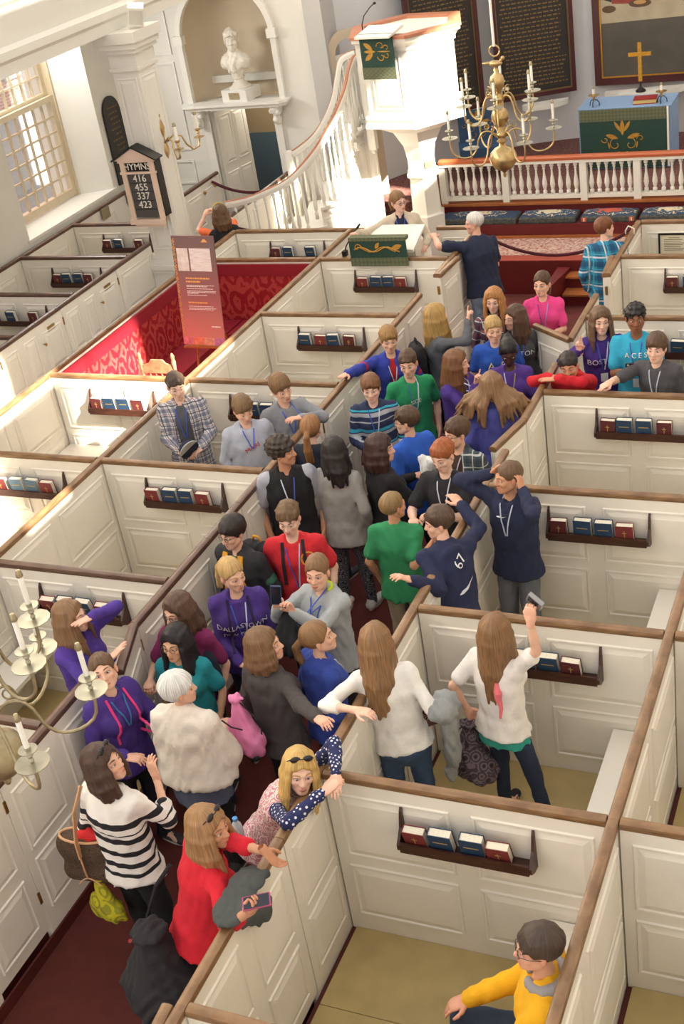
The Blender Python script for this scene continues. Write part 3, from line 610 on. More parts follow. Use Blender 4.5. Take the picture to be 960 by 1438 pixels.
# altar rail: posts, rails, every baluster
BAL = MB().lathe([(0.028, 0), (0.028, 0.05), (0.016, 0.06), (0.024, 0.08), (0.034, 0.13), (0.030, 0.18), (0.016, 0.26), (0.013, 0.33), (0.022, 0.345), (0.013, 0.36), (0.028, 0.375), (0.028, 0.42), (0.001, 0.42)], 10).mesh('baluster', True); BAL.materials.append(m_trimw)
ra = empty('altar_rail', (0, 11.5, CZ3)); tag(ra, 'white altar rail with turned balusters and red wood cap', 'railing')
MB().sweep([(-0.07, -0.02), (0.07, -0.02), (0.07, 0.012), (0.03, 0.03), (-0.03, 0.03), (-0.07, 0.012)], [(-1.3, 0, 0.56), (4.4, 0, 0.56)]).build('cap_rail', mat('altar_rail_cap', srgb(176, 92, 56), 0.35), ra)
MB().box(-1.3, 4.4, -0.06, 0.06, 0.50, 0.54).build('top_rail', m_trimw, ra); MB().box(-1.3, 4.4, -0.035, 0.035, 0.03, 0.08).build('bottom_rail', m_trimw, ra)
rposts = [-1.27, -0.40, 0.65, 1.34, 2.1, 2.9]
for x in rposts: MB().box(x - 0.045, x + 0.045, -0.05, 0.05, 0, 0.5).build('post', m_trimw, ra)
for a, b in zip(rposts[:-1], rposts[1:]):
    k = int(round((b - a) / 0.104)) - 1
    for i in range(k): link('baluster', BAL, ra, (a + (b - a) * (i + 1) / (k + 1), 0, 0.08))
# needlepoint kneelers
def kneeler_mat(nm, mot):
    m = bpy.data.materials.new(nm); nt, b = _nt(m); b.inputs['Roughness'].default_value = 0.95
    tc = nt.nodes.new('ShaderNodeTexCoord'); s = nt.nodes.new('ShaderNodeSeparateXYZ'); nt.links.new(tc.outputs['Object'], s.inputs[0])
    r2 = math_node(nt, 'ADD', math_node(nt, 'POWER', math_node(nt, 'MULTIPLY', s.outputs[0], 2.2), 2), math_node(nt, 'POWER', math_node(nt, 'MULTIPLY', s.outputs[1], 6.0), 2))
    nz = nt.nodes.new('ShaderNodeTexNoise'); nz.inputs['Scale'].default_value = 22; nt.links.new(tc.outputs['Object'], nz.inputs[0])
    r3 = math_node(nt, 'ADD', r2, math_node(nt, 'MULTIPLY', nz.outputs['Fac'], 0.9))
    rp = nt.nodes.new('ShaderNodeValToRGB'); nt.links.new(r3, rp.inputs[0]); el = rp.color_ramp.elements; rp.color_ramp.interpolation = 'CONSTANT'
    el[0].color = (*srgb(*mot), 1); el[0].position = 0.0; el[1].color = (*srgb(52, 74, 98), 1); el[1].position = 0.62
    e = el.new(0.92); e.color = (*srgb(196, 178, 140), 1); e = el.new(0.99); e.color = (*srgb(44, 62, 88), 1)
    nt.links.new(rp.outputs[0], b.inputs['Base Color']); return m
KM = [kneeler_mat('kneeler_cream', (206, 190, 158)), kneeler_mat('kneeler_red', (188, 84, 56))]
m_kside = mat('kneeler_side', srgb(44, 60, 78), 0.95, col2=srgb(96, 92, 70), scale=30, stretch=(1, 1, 3))
for i, (a, b, km, nm) in enumerate(((-1.25, -0.17, 0, 'cream figures, left end of altar rail'), (-0.155, 0.62, 0, 'cream oval motif, left of centre'), (0.66, 1.39, 1, 'red crest motif and corner crosses'), (1.42, 2.15, 0, 'cream floral motif, right of centre'), (2.18, 2.9, 0, 'cream motif behind the framed notice pew'))):
    e = empty('kneeling_cushion', ((a + b) / 2, 11.24, CZ2)); tag(e, 'blue needlepoint kneeler with ' + nm, 'kneeler', 'kneelers along the altar rail')
    w = (b - a) / 2 - 0.012; d = 0.155
    rows = [(-0.006, 0.0), (0, 0.02), (0, 0.065), (-0.015, 0.085)]
    m = MB(); m.add([(sx * (w + o), sy * (d + o), z) for o, z in rows for sx, sy in ((-1, -1), (1, -1), (1, 1), (-1, 1))], [(0, 3, 2, 1)] + [(4 * r + j, 4 * r + (j + 1) % 4, 4 * r + 4 + (j + 1) % 4, 4 * r + 4 + j) for r in range(3) for j in range(4)])
    m.build('side_band', m_kside, e)
    m = MB(); nx, ny = 12, 6
    m.add([((-1 + 2 * p / nx) * (w - 0.015), (-1 + 2 * q / ny) * (d - 0.015), 0.085 + 0.03 * (1 - (-1 + 2 * p / nx) ** 4) * (1 - (-1 + 2 * q / ny) ** 4)) for q in range(ny + 1) for p in range(nx + 1)], [(q * (nx + 1) + p, q * (nx + 1) + p + 1, (q + 1) * (nx + 1) + p + 1, (q + 1) * (nx + 1) + p) for q in range(ny) for p in range(nx)])
    m.build('needlepoint_top', KM[km], e, smooth=True)
    if km == 1:
        for sx in (-1, 1): MB().box(sx * (w - 0.05) - 0.03, sx * (w - 0.05) + 0.03, -d - 0.004, -d, 0.015, 0.07).build('corner_badge', mat('badge_orange', srgb(196, 96, 66), 0.9), e); MB().box(sx * (w - 0.05) - 0.006, sx * (w - 0.05) + 0.006, -d - 0.006, -d - 0.004, 0.02, 0.065).build('badge_cross', m_num, e)
# tablets and painting on the apse wall
def wall_board(name, label, cat, p0, p1, z0, z1, fm, bm, lines=None, ins=0.09, edge=None):
    a = Vector((p0[0], p0[1], 0)); b = Vector((p1[0], p1[1], 0)); L = (b - a).length; ang = math.atan2(b.y - a.y, b.x - a.x)
    e = empty(name, (a.x, a.y, z0), ang); tag(e, label, cat); H = z1 - z0
    f = MB(); f.box(0, L, -0.05, 0.04, 0, ins); f.box(0, L, -0.05, 0.04, H - ins, H); f.box(0, ins, -0.05, 0.04, ins, H - ins); f.box(L - ins, L, -0.05, 0.04, ins, H - ins); f.build('frame', fm, e)
    g = MB(); w = 0.018
    for x0, x1, y0, y1 in ((ins, L - ins, ins, ins + w), (ins, L - ins, H - ins - w, H - ins), (ins, ins + w, ins + w, H - ins - w), (L - ins - w, L - ins, ins + w, H - ins - w)): g.box(x0, x1, -0.035, 0, y0, y1)
    g.build('gilt_slip', edge or m_gold, e)
    MB().box(ins, L - ins, -0.02, 0.04, ins, H - ins).build('board', bm, e)
    if lines: gilt_lines(e, L - 2 * ins - 0.1, ins + 0.08, H - ins - 0.1, 0.058, lambda u, v: (L / 2 + u, -0.022, v), seed=lines, h=0.02)
    return e, L, H
m_tabf = mat('tablet_frame', srgb(70, 24, 26), 0.4, var=0.1); m_tabg = mat('tablet_slip', srgb(110, 86, 48), 0.5)
wall_board('text_tablet', 'dark framed tablet of gilt text behind the pulpit', 'tablet', (-2.12, 12.95), (-1.30, 13.66), 1.55, 4.6, m_tabf, m_blackboard, 11, 0.06, m_tabg)
wall_board('text_tablet', 'dark framed tablet of gilt text left of the altar painting', 'tablet', (-1.13, 13.78), (-0.08, 14.28), 1.55, 4.6, m_tabf, m_blackboard, 12, 0.06, m_tabg)
m_pt = mat('painting_ground', srgb(78, 72, 64), 0.6, var=0.12, scale=3)
e, L, H = wall_board('altar_painting', 'large framed painting with red robes and pale table behind the altar', 'painting', (0.17, 14.48), (1.66, 14.48), 1.55, 4.6, m_tabf, m_pt, None, 0.10)
def flat(parent, name, poly, yo, m): return MB().add([(x, yo, z) for x, z in poly], [tuple(range(len(poly)))]).build(name, m, parent)
flat(e, 'painted_tablecloth', [(0.12, 0.86), (1.37, 0.88), (1.37, 1.28), (0.12, 1.20)], -0.0215, mat('paint_cream', srgb(168, 156, 132), 0.6, var=0.08))
flat(e, 'painted_robe', [(0.28, 1.12), (0.62, 1.10), (0.70, 1.22), (1.05, 1.16), (1.30, 1.24), (1.1, 1.42), (0.95, 1.6), (0.5, 1.65), (0.36, 1.5)], -0.023, mat('paint_red', srgb(134, 54, 44), 0.6, var=0.15, scale=8))
flat(e, 'painted_shadow', [(0.12, 1.2), (0.28, 1.14), (0.4, 1.6), (0.4, 2.8), (0.12, 2.8)], -0.0225, mat('paint_dark', srgb(44, 38, 34), 0.6, var=0.1))
for (cx_, cz_, rx, rz_) in ((0.68, 1.10, 0.16, 0.055), (0.24, 1.05, 0.10, 0.05)): flat(e, 'painted_dish', [(cx_ + rx * math.cos(2 * math.pi * i / 16), cz_ + rz_ * math.sin(2 * math.pi * i / 16)) for i in range(16)], -0.0245, mat('paint_brown', srgb(86, 62, 44), 0.6, var=0.15))
flat(e, 'painted_bread', [(0.68 + 0.09 * math.cos(2 * math.pi * i / 12), 1.115 + 0.03 * math.sin(2 * math.pi * i / 12)) for i in range(12)], -0.0255, mat('paint_bread', srgb(178, 140, 84), 0.6))
for lab, x0, x1, y0, y1 in (('white curved ledge below the altar painting', 0.35, 1.5, 14.20, 14.36), ('white curved ledge below the tablet left of the altar', -0.75, -0.15, 13.72, 13.98)):
    n = 10; poly = [(x0 + (x1 - x0) * i / n, y0 + (y1 - y0) * i / n - 0.16 * math.sin(math.pi * i / n) ** 0.6) for i in range(n + 1)] + [(x1, y1 + 0.1), (x0, y0 + 0.1)]
    o = MB().prism(poly, 1.43, 1.50).build('wall_ledge', m_trimw); tag(o, lab, 'ledge')
# altar
al = empty('altar', (0.915, 13.1, CZ3)); tag(al, 'altar draped in pale blue cloth with green embroidered frontal', 'altar')
m_bluec = mat('altar_blue', srgb(136, 164, 198), 0.8, var=0.04, scale=4, bump=0.1); m_green = mat('frontal_green', srgb(36, 66, 56), 0.85, var=0.08, scale=30)
def diamond_mat():
    m = bpy.data.materials.new('brocade_band'); nt, b = _nt(m); b.inputs['Roughness'].default_value = 0.85
    tc = nt.nodes.new('ShaderNodeTexCoord'); mp = nt.nodes.new('ShaderNodeMapping'); mp.inputs['Rotation'].default_value = (0, math.radians(45), 0); mp.inputs['Scale'].default_value = (30, 30, 30)
    nt.links.new(tc.outputs['Object'], mp.inputs[0]); ck = nt.nodes.new('ShaderNodeTexChecker'); ck.inputs['Scale'].default_value = 1.0; nt.links.new(mp.outputs[0], ck.inputs[0])
    ck.inputs[1].default_value = (*srgb(104, 106, 78), 1); ck.inputs[2].default_value = (*srgb(84, 92, 70), 1); nt.links.new(ck.outputs[0], b.inputs['Base Color']); return m
m_broc = diamond_mat()
MB().box(-0.62, 0.62, -0.30, 0.32, 0, 0.82).build('blue_cloth', m_bluec, al); MB().box(-0.63, 0.63, -0.31, 0.33, 0.82, 0.828).build('cloth_top', m_bluec, al)
MB().box(-0.60, 0.57, -0.325, -0.31, 0.02, 0.66).build('green_frontal', m_green, al); MB().box(-0.60, 0.57, -0.328, -0.312, 0.66, 0.815).build('brocade_band', m_broc, al)
MB().box(0.575, 0.60, -0.322, -0.308, 0.02, 0.82).build('white_fringe', m_num, al)
def scroll(m, c, r, a0, a1, turns, w, put, n=22):
    pts = []
    for i in range(n): t = i / (n - 1); a = a0 + (a1 - a0) * t; rr = r * (1 - 0.75 * t * turns); pts.append((c[0] + rr * math.cos(a), c[1] + rr * math.sin(a)))
    m.tube([put(*p) for p in pts], w, 5)
def leaf(m, x, z, a, l, w, put, n=8):
    up = []; dn = []
    for i in range(n + 1):
        t = i / n; q = w * math.sin(math.pi * t) ** 0.8; px = x + l * t * math.cos(a); pz = z + l * t * math.sin(a)
        up.append((px - q * math.sin(a), pz + q * math.cos(a))); dn.append((px + q * math.sin(a), pz - q * math.cos(a)))
    m.add([put(*p) for p in up + dn[::-1]], [tuple(range(2 * (n + 1)))])
def ornament(put, s=1.0):
    m = MB()
    leaf(m, 0, 0.10 * s, math.pi / 2, 0.22 * s, 0.03 * s, put)
    for k in (-1, 1):
        leaf(m, 0.02 * k * s, 0.15 * s, math.pi / 2 - k * 0.55, 0.17 * s, 0.022 * s, put); leaf(m, 0.06 * k * s, 0.06 * s, math.pi / 2 - k * 1.25, 0.18 * s, 0.03 * s, put)
        scroll(m, (k * 0.10 * s, -0.02 * s), 0.09 * s, math.pi / 2, math.pi / 2 - k * 5.5, 1, 0.006 * s, put); scroll(m, (k * 0.24 * s, 0.05 * s), 0.05 * s, math.pi, math.pi - k * 5, 1, 0.006 * s, put)
        scroll(m, (k * 0.07 * s, -0.14 * s), 0.07 * s, 0 if k > 0 else math.pi, (-4.5 if k > 0 else math.pi + 4.5), 1, 0.006 * s, put); leaf(m, 0.2 * k * s, 0.02 * s, -math.pi / 2 - k * 0.2, 0.10 * s, 0.012 * s, put)
    return m
ornament(lambda x, z: (x - 0.02, -0.328, 0.36 + z), 1.0).build('gold_embroidery', m_goldthread, al)
# altar furniture
cr = empty('altar_cross', (0.99, 13.62, CZ3 + 0.828)); tag(cr, 'gilt altar cross on black stand before the painting', 'cross')
MB().box(-0.025, 0.025, -0.012, 0.012, 0.14, 0.66).build('upright', m_gold, cr); MB().box(-0.155, -0.025, -0.012, 0.012, 0.48, 0.53).build('cross_arm', m_gold, cr); MB().box(0.025, 0.155, -0.012, 0.012, 0.48, 0.53).build('cross_arm', m_gold, cr)
MB().lathe([(0.07, 0), (0.07, 0.02), (0.03, 0.05), (0.016, 0.07), (0.014, 0.14), (0.001, 0.14)], 12).build('stand', m_iron, cr, smooth='auto'); MB().box(-0.3, 0.3, -0.1, 0.12, -0.15, 0.0).build('plinth', m_trimw, cr)
for lab, x in (('brass candlestick on iron feet at the left of the altar', 0.49), ('brass candlestick on iron feet at the right of the altar', 1.40)):
    c = empty('altar_candlestick', (x, 12.93, CZ3 + 0.828)); tag(c, lab, 'candlestick', 'candlesticks on the altar')
    for a in (0.5, 2.6, 4.7): MB().tube([(0.075 * math.cos(a), 0.075 * math.sin(a), 0.004), (0.07 * math.cos(a), 0.07 * math.sin(a), 0.05), (0.04 * math.cos(a), 0.04 * math.sin(a), 0.085), (0, 0, 0.09)], 0.006, 6).build('foot', m_iron, c, smooth=True)
    MB().lathe([(0.01, 0.08), (0.025, 0.10), (0.012, 0.12), (0.03, 0.135), (0.075, 0.15), (0.075, 0.156), (0.02, 0.15), (0.02, 0.17), (0.001, 0.17)], 14).build('drip_pan', m_brass, c, smooth='auto')
    candle(c, 0, 0, 0.165, 0.07, 0.018)
ab = empty('altar_book', (1.17, 13.02, CZ3 + 0.828), 0.08); tag(ab, 'large gilt-edged service book lying on the blue altar', 'book')
MB().box(-0.15, 0.15, -0.11, 0.11, 0.012, 0.055).build('pages', mat('gilt_pages', srgb(206, 180, 110), 0.5, 0.2), ab); MB().box(-0.155, 0.155, -0.115, 0.115, 0.055, 0.065).build('cover', mat('red_leather', srgb(150, 40, 40), 0.5), ab); MB().box(-0.155, 0.155, -0.115, 0.115, 0.0, 0.012).build('cover', MATS['red_leather'], ab)
# blue covered chair behind the rail
ch = empty('clergy_chair', (-1.22, 13.0, CZ3), 0.35); tag(ch, 'blue upholstered high-back chair with gold scrollwork behind altar rail', 'chair')
MB().box(-0.27, 0.27, 0.0, 0.07, 0.35, 0.85).build('back', mat('chair_blue', srgb(46, 78, 112), 0.7, var=0.06), ch); MB().box(-0.29, 0.29, -0.45, 0.07, 0.30, 0.42).build('seat', MATS['chair_blue'], ch)
for sx in (-0.26, 0.26):
    for sy in (-0.42, 0.04): MB().box(sx - 0.025, sx + 0.025, sy - 0.025, sy + 0.025, 0, 0.31).build('leg', m_rack, ch)
ornament(lambda x, z: (x, -0.004, 0.62 + z), 0.75).build('gold_scrollwork', m_goldthread, ch)

# ------------------------------------------------------------------ pulpit
PC = (-1.41, 11.12); PA = math.radians(-71.3)
pu = empty('pulpit', (PC[0], PC[1], 0), PA); tag(pu, 'white hexagonal wineglass pulpit with panelled sides', 'pulpit')
hx = lambda r: [(r * math.cos(math.pi / 3 * i), r * math.sin(math.pi / 3 * i)) for i in range(6)]
def hexloft(prof):
    m = MB(); vs = []
    for r, z in prof: vs += [(x, y, z) for x, y in hx(r)]
    k = len(prof); m.add(vs, [(i * 6 + j, i * 6 + (j + 1) % 6, (i + 1) * 6 + (j + 1) % 6, (i + 1) * 6 + j) for i in range(k - 1) for j in range(6)] + [tuple(range(5, -1, -1)), tuple((k - 1) * 6 + j for j in range(6))]); return m
hexloft([(0.26, 0.0), (0.26, 0.8), (0.22, 0.82), (0.20, 1.30), (0.235, 1.33), (0.235, 1.37), (0.205, 1.39)]).build('post', m_trimw, pu)
hexloft([(0.205, 1.39), (0.20, 1.55), (0.24, 1.75), (0.36, 1.95), (0.56, 2.05), (0.62, 2.07)]).build('flared_base', m_trimw, pu)
hexloft([(0.62, 2.07), (0.74, 2.09), (0.74, 2.13), (0.69, 2.17), (0.71, 2.20), (0.71, 2.23), (0.655, 2.25)]).build('base_moulding', m_trimw, pu)
hexloft([(0.655, 2.25), (0.655, 3.02)]).build('body', m_trimw, pu)
hexloft([(0.655, 3.02), (0.70, 3.04), (0.70, 3.08), (0.73, 3.12), (0.78, 3.15), (0.78, 3.19)]).build('cornice', m_trimw, pu)
m = MB()
for i in range(6):
    a = math.pi / 3 * i; b = a + math.pi / 3
    q = [(r * math.cos(t), r * math.sin(t)) for r, t in ((0.80, a), (0.80, b), (0.62, b), (0.62, a))]; m.prism(q, 3.19, 3.225)
m.build('book_ledge', mat('pulpit_cap', srgb(186, 122, 92), 0.4), pu)
for i in range(6):
    a = math.pi / 3 * (i + .5); ap_ = 0.655 * math.cos(math.pi / 6)
    link('panel', panel_mesh(0.44, 0.66, m_trimw), pu, (ap_ * math.cos(a), ap_ * math.sin(a), 2.64), a + math.pi / 2)
o = MB().box(0.19, 0.205, -0.06, 0.06, 1.45, 1.53).build('brass_plaque', m_brassdull, pu); o.rotation_euler = (0, 0, math.radians(30))
# inner ledge (dark well)
# green fall over the front-left face with gold wheat motif, book rest
gf = empty('pulpit_fall', (PC[0], PC[1], 0), PA - math.radians(30)); tag(gf, 'green pulpit fall with gold wheat embroidery', 'cloth')
d0 = 0.80 * math.cos(math.pi / 6) + 0.012
MB().box(d0, d0 + 0.012, -0.24, 0.24, 2.86, 3.26).build('fall', m_green, gf); MB().box(d0 + 0.001, d0 + 0.016, -0.243, 0.243, 2.73, 2.87).build('brocade_hem', m_broc, gf)
MB().box(d0 - 0.02, d0 + 0.013, -0.24, 0.24, 3.235, 3.27).build('brocade_top', m_broc, gf)
ornw = MB(); put = lambda x, z: (d0 + 0.015, x, 3.06 + z)
leaf(ornw, -0.02, 0.0, math.pi, 0.17, 0.02, put); leaf(ornw, -0.06, 0.02, math.pi - 0.6, 0.15, 0.03, put); leaf(ornw, -0.06, -0.02, math.pi + 0.6, 0.15, 0.03, put)
for k in (-1, 1): scroll(ornw, (0.06, k * 0.06), 0.06, math.pi, math.pi - k * 4.5, 1, 0.006, put); scroll(ornw, (0.14, k * 0.04), 0.045, math.pi, math.pi - k * 4.5, 1, 0.006, put)
leaf(ornw, 0.0, 0, 0, 0.2, 0.008, put); ornw.build('gold_embroidery', m_goldthread, gf)
rest = MB(); rest.add([(0.45, -0.25, 3.32), (0.45, 0.25, 3.32), (0.80, 0.25, 3.25), (0.80, -0.25, 3.25), (0.45, -0.25, 3.28), (0.45, 0.25, 3.28), (0.80, 0.25, 3.226), (0.80, -0.25, 3.226)], [(0, 3, 2, 1), (4, 5, 6, 7), (0, 1, 5, 4), (1, 2, 6, 5), (2, 3, 7, 6), (3, 0, 4, 7)])
rest.build('book_rest', m_trimw, gf)
mc = empty('gooseneck_microphone', (-1.80, 10.66, 3.225)); tag(mc, 'black gooseneck microphone on the pulpit ledge', 'microphone')
MB().tube([(0, 0, 0), (0.0, 0, 0.12), (0.04, -0.0, 0.22), (0.13, 0.0, 0.31), (0.19, 0.0, 0.35)], 0.007, 6).build('gooseneck', m_iron, mc, smooth=True); MB().ball((0.20, 0, 0.355), (0.022, 0.016, 0.016), 8, 6).build('capsule', m_iron, mc, smooth=True); MB().lathe([(0.025, 0), (0.025, 0.015), (0.001, 0.018)], 10).build('base', m_iron, mc)
# small arched door case behind the pulpit
da = empty('arched_doorcase', (-2.55, 11.83, 0.8), 0.75); tag(da, 'pale arched doorcase on the wall behind the pulpit', 'doorcase')
pts_ = [(-0.26, -0.02, 0), (-0.26, -0.02, 2.0)] + [(-0.26 * math.cos(math.pi * i / 12), -0.02, 2.0 + 0.26 * math.sin(math.pi * i / 12)) for i in range(1, 12)] + [(0.26, -0.02, 2.0), (0.26, -0.02, 0)]
MB().sweep([(-0.06, -0.03), (0.06, -0.03), (0.05, 0.04), (-0.05, 0.04)], pts_, ups=(0, 1, 0)).build('arch_trim', m_niche, da); MB().box(-0.24, 0.24, -0.03, 0.0, 0, 2.0).build('panel_field', m_wall, da)
# stairs: path of the outer rail
SP = [(-3.66, 9.72, 1.46), (-3.40, 9.82, 1.48), (-3.13, 9.90, 1.55), (-2.90, 9.95, 1.63), (-2.72, 10.0, 1.74), (-2.51, 10.2, 1.95), (-2.37, 10.36, 2.15), (-2.28, 10.5, 2.32), (-2.2, 10.75, 2.58), (-2.18, 10.92, 2.78), (-2.14, 11.05, 2.90), (-2.02, 11.12, 2.93)]
def crv(P, n):
    P = [Vector(p) for p in P]; out = []
    for i in range(n):
        t = i / (n - 1) * (len(P) - 1); k = min(int(t), len(P) - 2); u = t - k
        a = P[max(k - 1, 0)]; b = P[k]; c = P[k + 1]; d = P[min(k + 2, len(P) - 1)]
        out.append(0.5 * ((2 * b) + (c - a) * u + (2 * a - 5 * b + 4 * c - d) * u * u + (3 * b - a - 3 * c + d) * u ** 3))
    return out
SPc = crv(SP, 48)
sta = empty('pulpit_stairs', (-2.9, 10.2, 0)); tag(sta, 'white curved pulpit stairs with turned balusters and brown handrail', 'staircase')
off = Vector((2.9, -10.2, 0))
m_hand = mat('handrail_wood', srgb(168, 104, 74), 0.35)
HP = [(-0.028, -0.075), (0.028, -0.075), (0.034, -0.03), (0.028, 0.0), (-0.028, 0.0), (-0.034, -0.03)]; HP2 = [(-0.026, 0.0), (0.026, 0.0), (0.018, 0.010), (-0.018, 0.010)]
MB().sweep(HP, [p + off for p in SPc]).build('rail_body', m_trimw, sta); MB().sweep(HP2, [p + off for p in SPc]).build('handrail', m_hand, sta)
SPi = crv([(-3.70, 10.75, 1.60), (-3.55, 10.95, 1.62), (-3.38, 11.10, 1.66), (-3.2, 11.22, 1.74), (-3.0, 11.32, 1.88), (-2.82, 11.38, 2.10), (-2.68, 11.40, 2.34), (-2.58, 11.40, 2.60), (-2.46, 11.38, 2.84), (-2.2, 11.34, 2.93)], 48)
idx = list(range(12, 47, 1))
MB().sweep(HP, [SPi[i] + off for i in idx]).build('rail_body', m_trimw, sta); MB().sweep(HP2, [SPi[i] + off for i in idx]).build('handrail', m_hand, sta)
lo = SPi[12] + off; MB().box(lo.x - 0.05, lo.x + 0.05, lo.y - 0.05, lo.y + 0.05, 0.0, lo.z + 0.02).build('newel', m_trimw, sta)
SB = MB().lathe([(0.026, 0), (0.026, 0.08), (0.014, 0.10), (0.024, 0.13), (0.030, 0.19), (0.022, 0.28), (0.013, 0.45), (0.012, 0.62), (0.022, 0.64), (0.013, 0.66), (0.022, 0.68), (0.022, 0.76), (0.001, 0.76)], 9).mesh('baluster', True); SB.materials.append(m_trimw)
ntr = 9; per = 48 / ntr
for i in range(0, 47, 2):
    for P in (SPc, SPi):
        if P is SPi and (i < 12 or i > 45): continue
        p = P[i] + off; link('baluster', SB, sta, (p.x, p.y, p.z - 0.05 - 0.76 - (0.04 if i % 4 else 0.0)))
for k in range(1, ntr):
    i0 = int(k * per); i1 = min(int((k + 1) * per) + 1, 47); zt = SPc[min(i0 + 2, 47)].z - 0.82
    a, b, c, d = SPc[i0] + off, SPc[i1] + off, SPi[i1] + off, SPi[i0] + off
    def sc2(p, q, s): v = (p - q); v.z = 0; v.normalize(); return p + v * s
    a2, b2 = sc2(a, d, 0.04), sc2(b, c, 0.04)
    MB().prism([(a2.x, a2.y), (b2.x, b2.y), (c.x, c.y), (d.x, d.y)], zt - 0.035, zt).build('tread', m_trimw, sta)
    MB().prism([(a.x, a.y), (b.x, b.y), (c.x, c.y), (d.x, d.y)], 0.0 if k > 2 else 0.0, zt - 0.035).build('step_block', m_white, sta)
    mx_ = (a + b) / 2; tv = (b - a); tv.z = 0; ln = tv.length
    if zt > 0.7: link('panel', panel_mesh(ln * 0.86, zt - 0.35, m_white), sta, (mx_.x, mx_.y, 0.12 + (zt - 0.2) / 2), math.atan2(tv.y, tv.x))
    scm = MB(); put = lambda x, z: (x, -0.012, z); scroll(scm, (0, 0), 0.035, 0, -5, 1, 0.008, put, 12); o = scm.build('scroll_bracket', m_trimw, sta, smooth=True); o.location = (mx_.x, mx_.y, zt - 0.09); o.rotation_euler = (0, 0, math.atan2(tv.y, tv.x))
q = SPc[45] + off; MB().box(q.x + 0.02, q.x + 0.12, q.y - 0.16, q.y - 0.06, 1.72, 3.05).build('drop_newel', m_trimw, sta); MB().ball((q.x + 0.07, q.y - 0.11, 1.70), 0.045, 8, 6).build('drop_finial', m_trimw, sta, smooth=True)

# ------------------------------------------------------------------ chandeliers
m_pan = mat('drip_pan_metal', srgb(176, 170, 150), 0.35, 0.6, var=0.08, scale=20)
def chandelier(loc, label, sc=1.0, topz=7.5, rot=0.0, armm=None):
    e = empty('brass_chandelier', loc); tag(e, label, 'chandelier'); e.scale = (sc, sc, sc); e.rotation_euler = (0, 0, rot)
    am = armm or m_brass
    MB().lathe([(0.001, -0.10), (0.012, -0.09), (0.02, -0.07), (0.012, -0.055), (0.02, -0.045), (0.03, -0.03), (0.09, 0.0), (0.125, 0.05), (0.135, 0.10), (0.12, 0.15), (0.08, 0.19), (0.035, 0.21), (0.03, 0.24)], 24).build('lower_globe', am, e, smooth=True)
    MB().lathe([(0.03, 0.24), (0.05, 0.26), (0.03, 0.28), (0.055, 0.31), (0.055, 0.33), (0.03, 0.35), (0.045, 0.37), (0.025, 0.39), (0.05, 0.42), (0.08, 0.46), (0.085, 0.50), (0.07, 0.55), (0.03, 0.58)], 20).build('middle_globe', am, e, smooth=True)
    MB().lathe([(0.03, 0.58), (0.045, 0.60), (0.025, 0.62), (0.055, 0.65), (0.055, 0.67), (0.022, 0.70), (0.03, 0.72), (0.06, 0.77), (0.072, 0.82), (0.06, 0.87), (0.02, 0.90), (0.026, 0.93), (0.012, 0.95), (0.001, 0.95)], 20).build('upper_globe', am, e, smooth=True)
    b = MB(); b.ball((0, 0, 0.985), (0.07, 0.03, 0.03), 10, 8); b.ball((0.075, 0, 1.03), 0.02, 8, 6); b.tube([(0.04, 0, 0.99), (0.07, 0, 1.03)], 0.014, 6); b.tube([(-0.05, 0, 0.99), (-0.13, 0, 0.99)], [0.02, 0.006], 6)
    b.build('bird_finial', am, e, smooth=True)
    MB().tube([(0.05 * math.cos(a), 0, 1.10 + 0.05 * math.sin(a)) for a in [2 * math.pi * i / 16 for i in range(17)]], 0.008, 6).build('ring', am, e, smooth=True)
    MB().tube([(0, 0, 1.14), (0, 0, (topz - loc[2]) / sc)], 0.013, 6).build('hanging_rod', m_candle, e)
    for tier, (z, R, n, ph) in enumerate(((0.30, 0.50, 6, 0.2), (0.63, 0.36, 6, 0.72))):
        for k in range(n):
            a = ph + 2 * math.pi * k / n; c, s = math.cos(a), math.sin(a)
            P = [(0.05, 0.0), (0.10, 0.055), (0.17, 0.06), (0.22, 0.0), (0.25, -0.10), (0.31, -0.165), (0.40, -0.17), (0.48, -0.12), (0.50, -0.04), (0.50, 0.0)]
            f = R / 0.50
            arm = MB().tube([(r * f * c, r * f * s, z + dz) for r, dz in [(v.x, v.z) for v in crv([(r, 0, d) for r, d in P], 22)]], 0.0085, 7).build('arm', am, e, smooth=True)
            m = MB(); sp_ = []
            for i in range(14): t = i / 13; rr = 0.035 * (1 - 0.7 * t); an = 1.2 + 6.5 * t; sp_.append(((0.14 * f + rr * math.cos(an)) * c, (0.14 * f + rr * math.cos(an)) * s, z + 0.105 + rr * math.sin(an)))
            m.tube(sp_, 0.005, 5); m.build('arm_scroll', am, arm, smooth=True)
            candle_cup(arm, R * c, R * s, z + 0.03, m_pan, 0.078); candle(arm, R * c, R * s, z + 0.115, 0.15)
    return e
chandelier((0.915, 7.27, 2.50), 'brass chandelier with white candles hanging before the altar rail', 1.0, 8.0, 0.0)
chandelier((0.90, -1.25, 2.25), 'brass chandelier with white candles hanging at lower left picture edge', 1.0, 8.0, 0.35, m_brassdull)

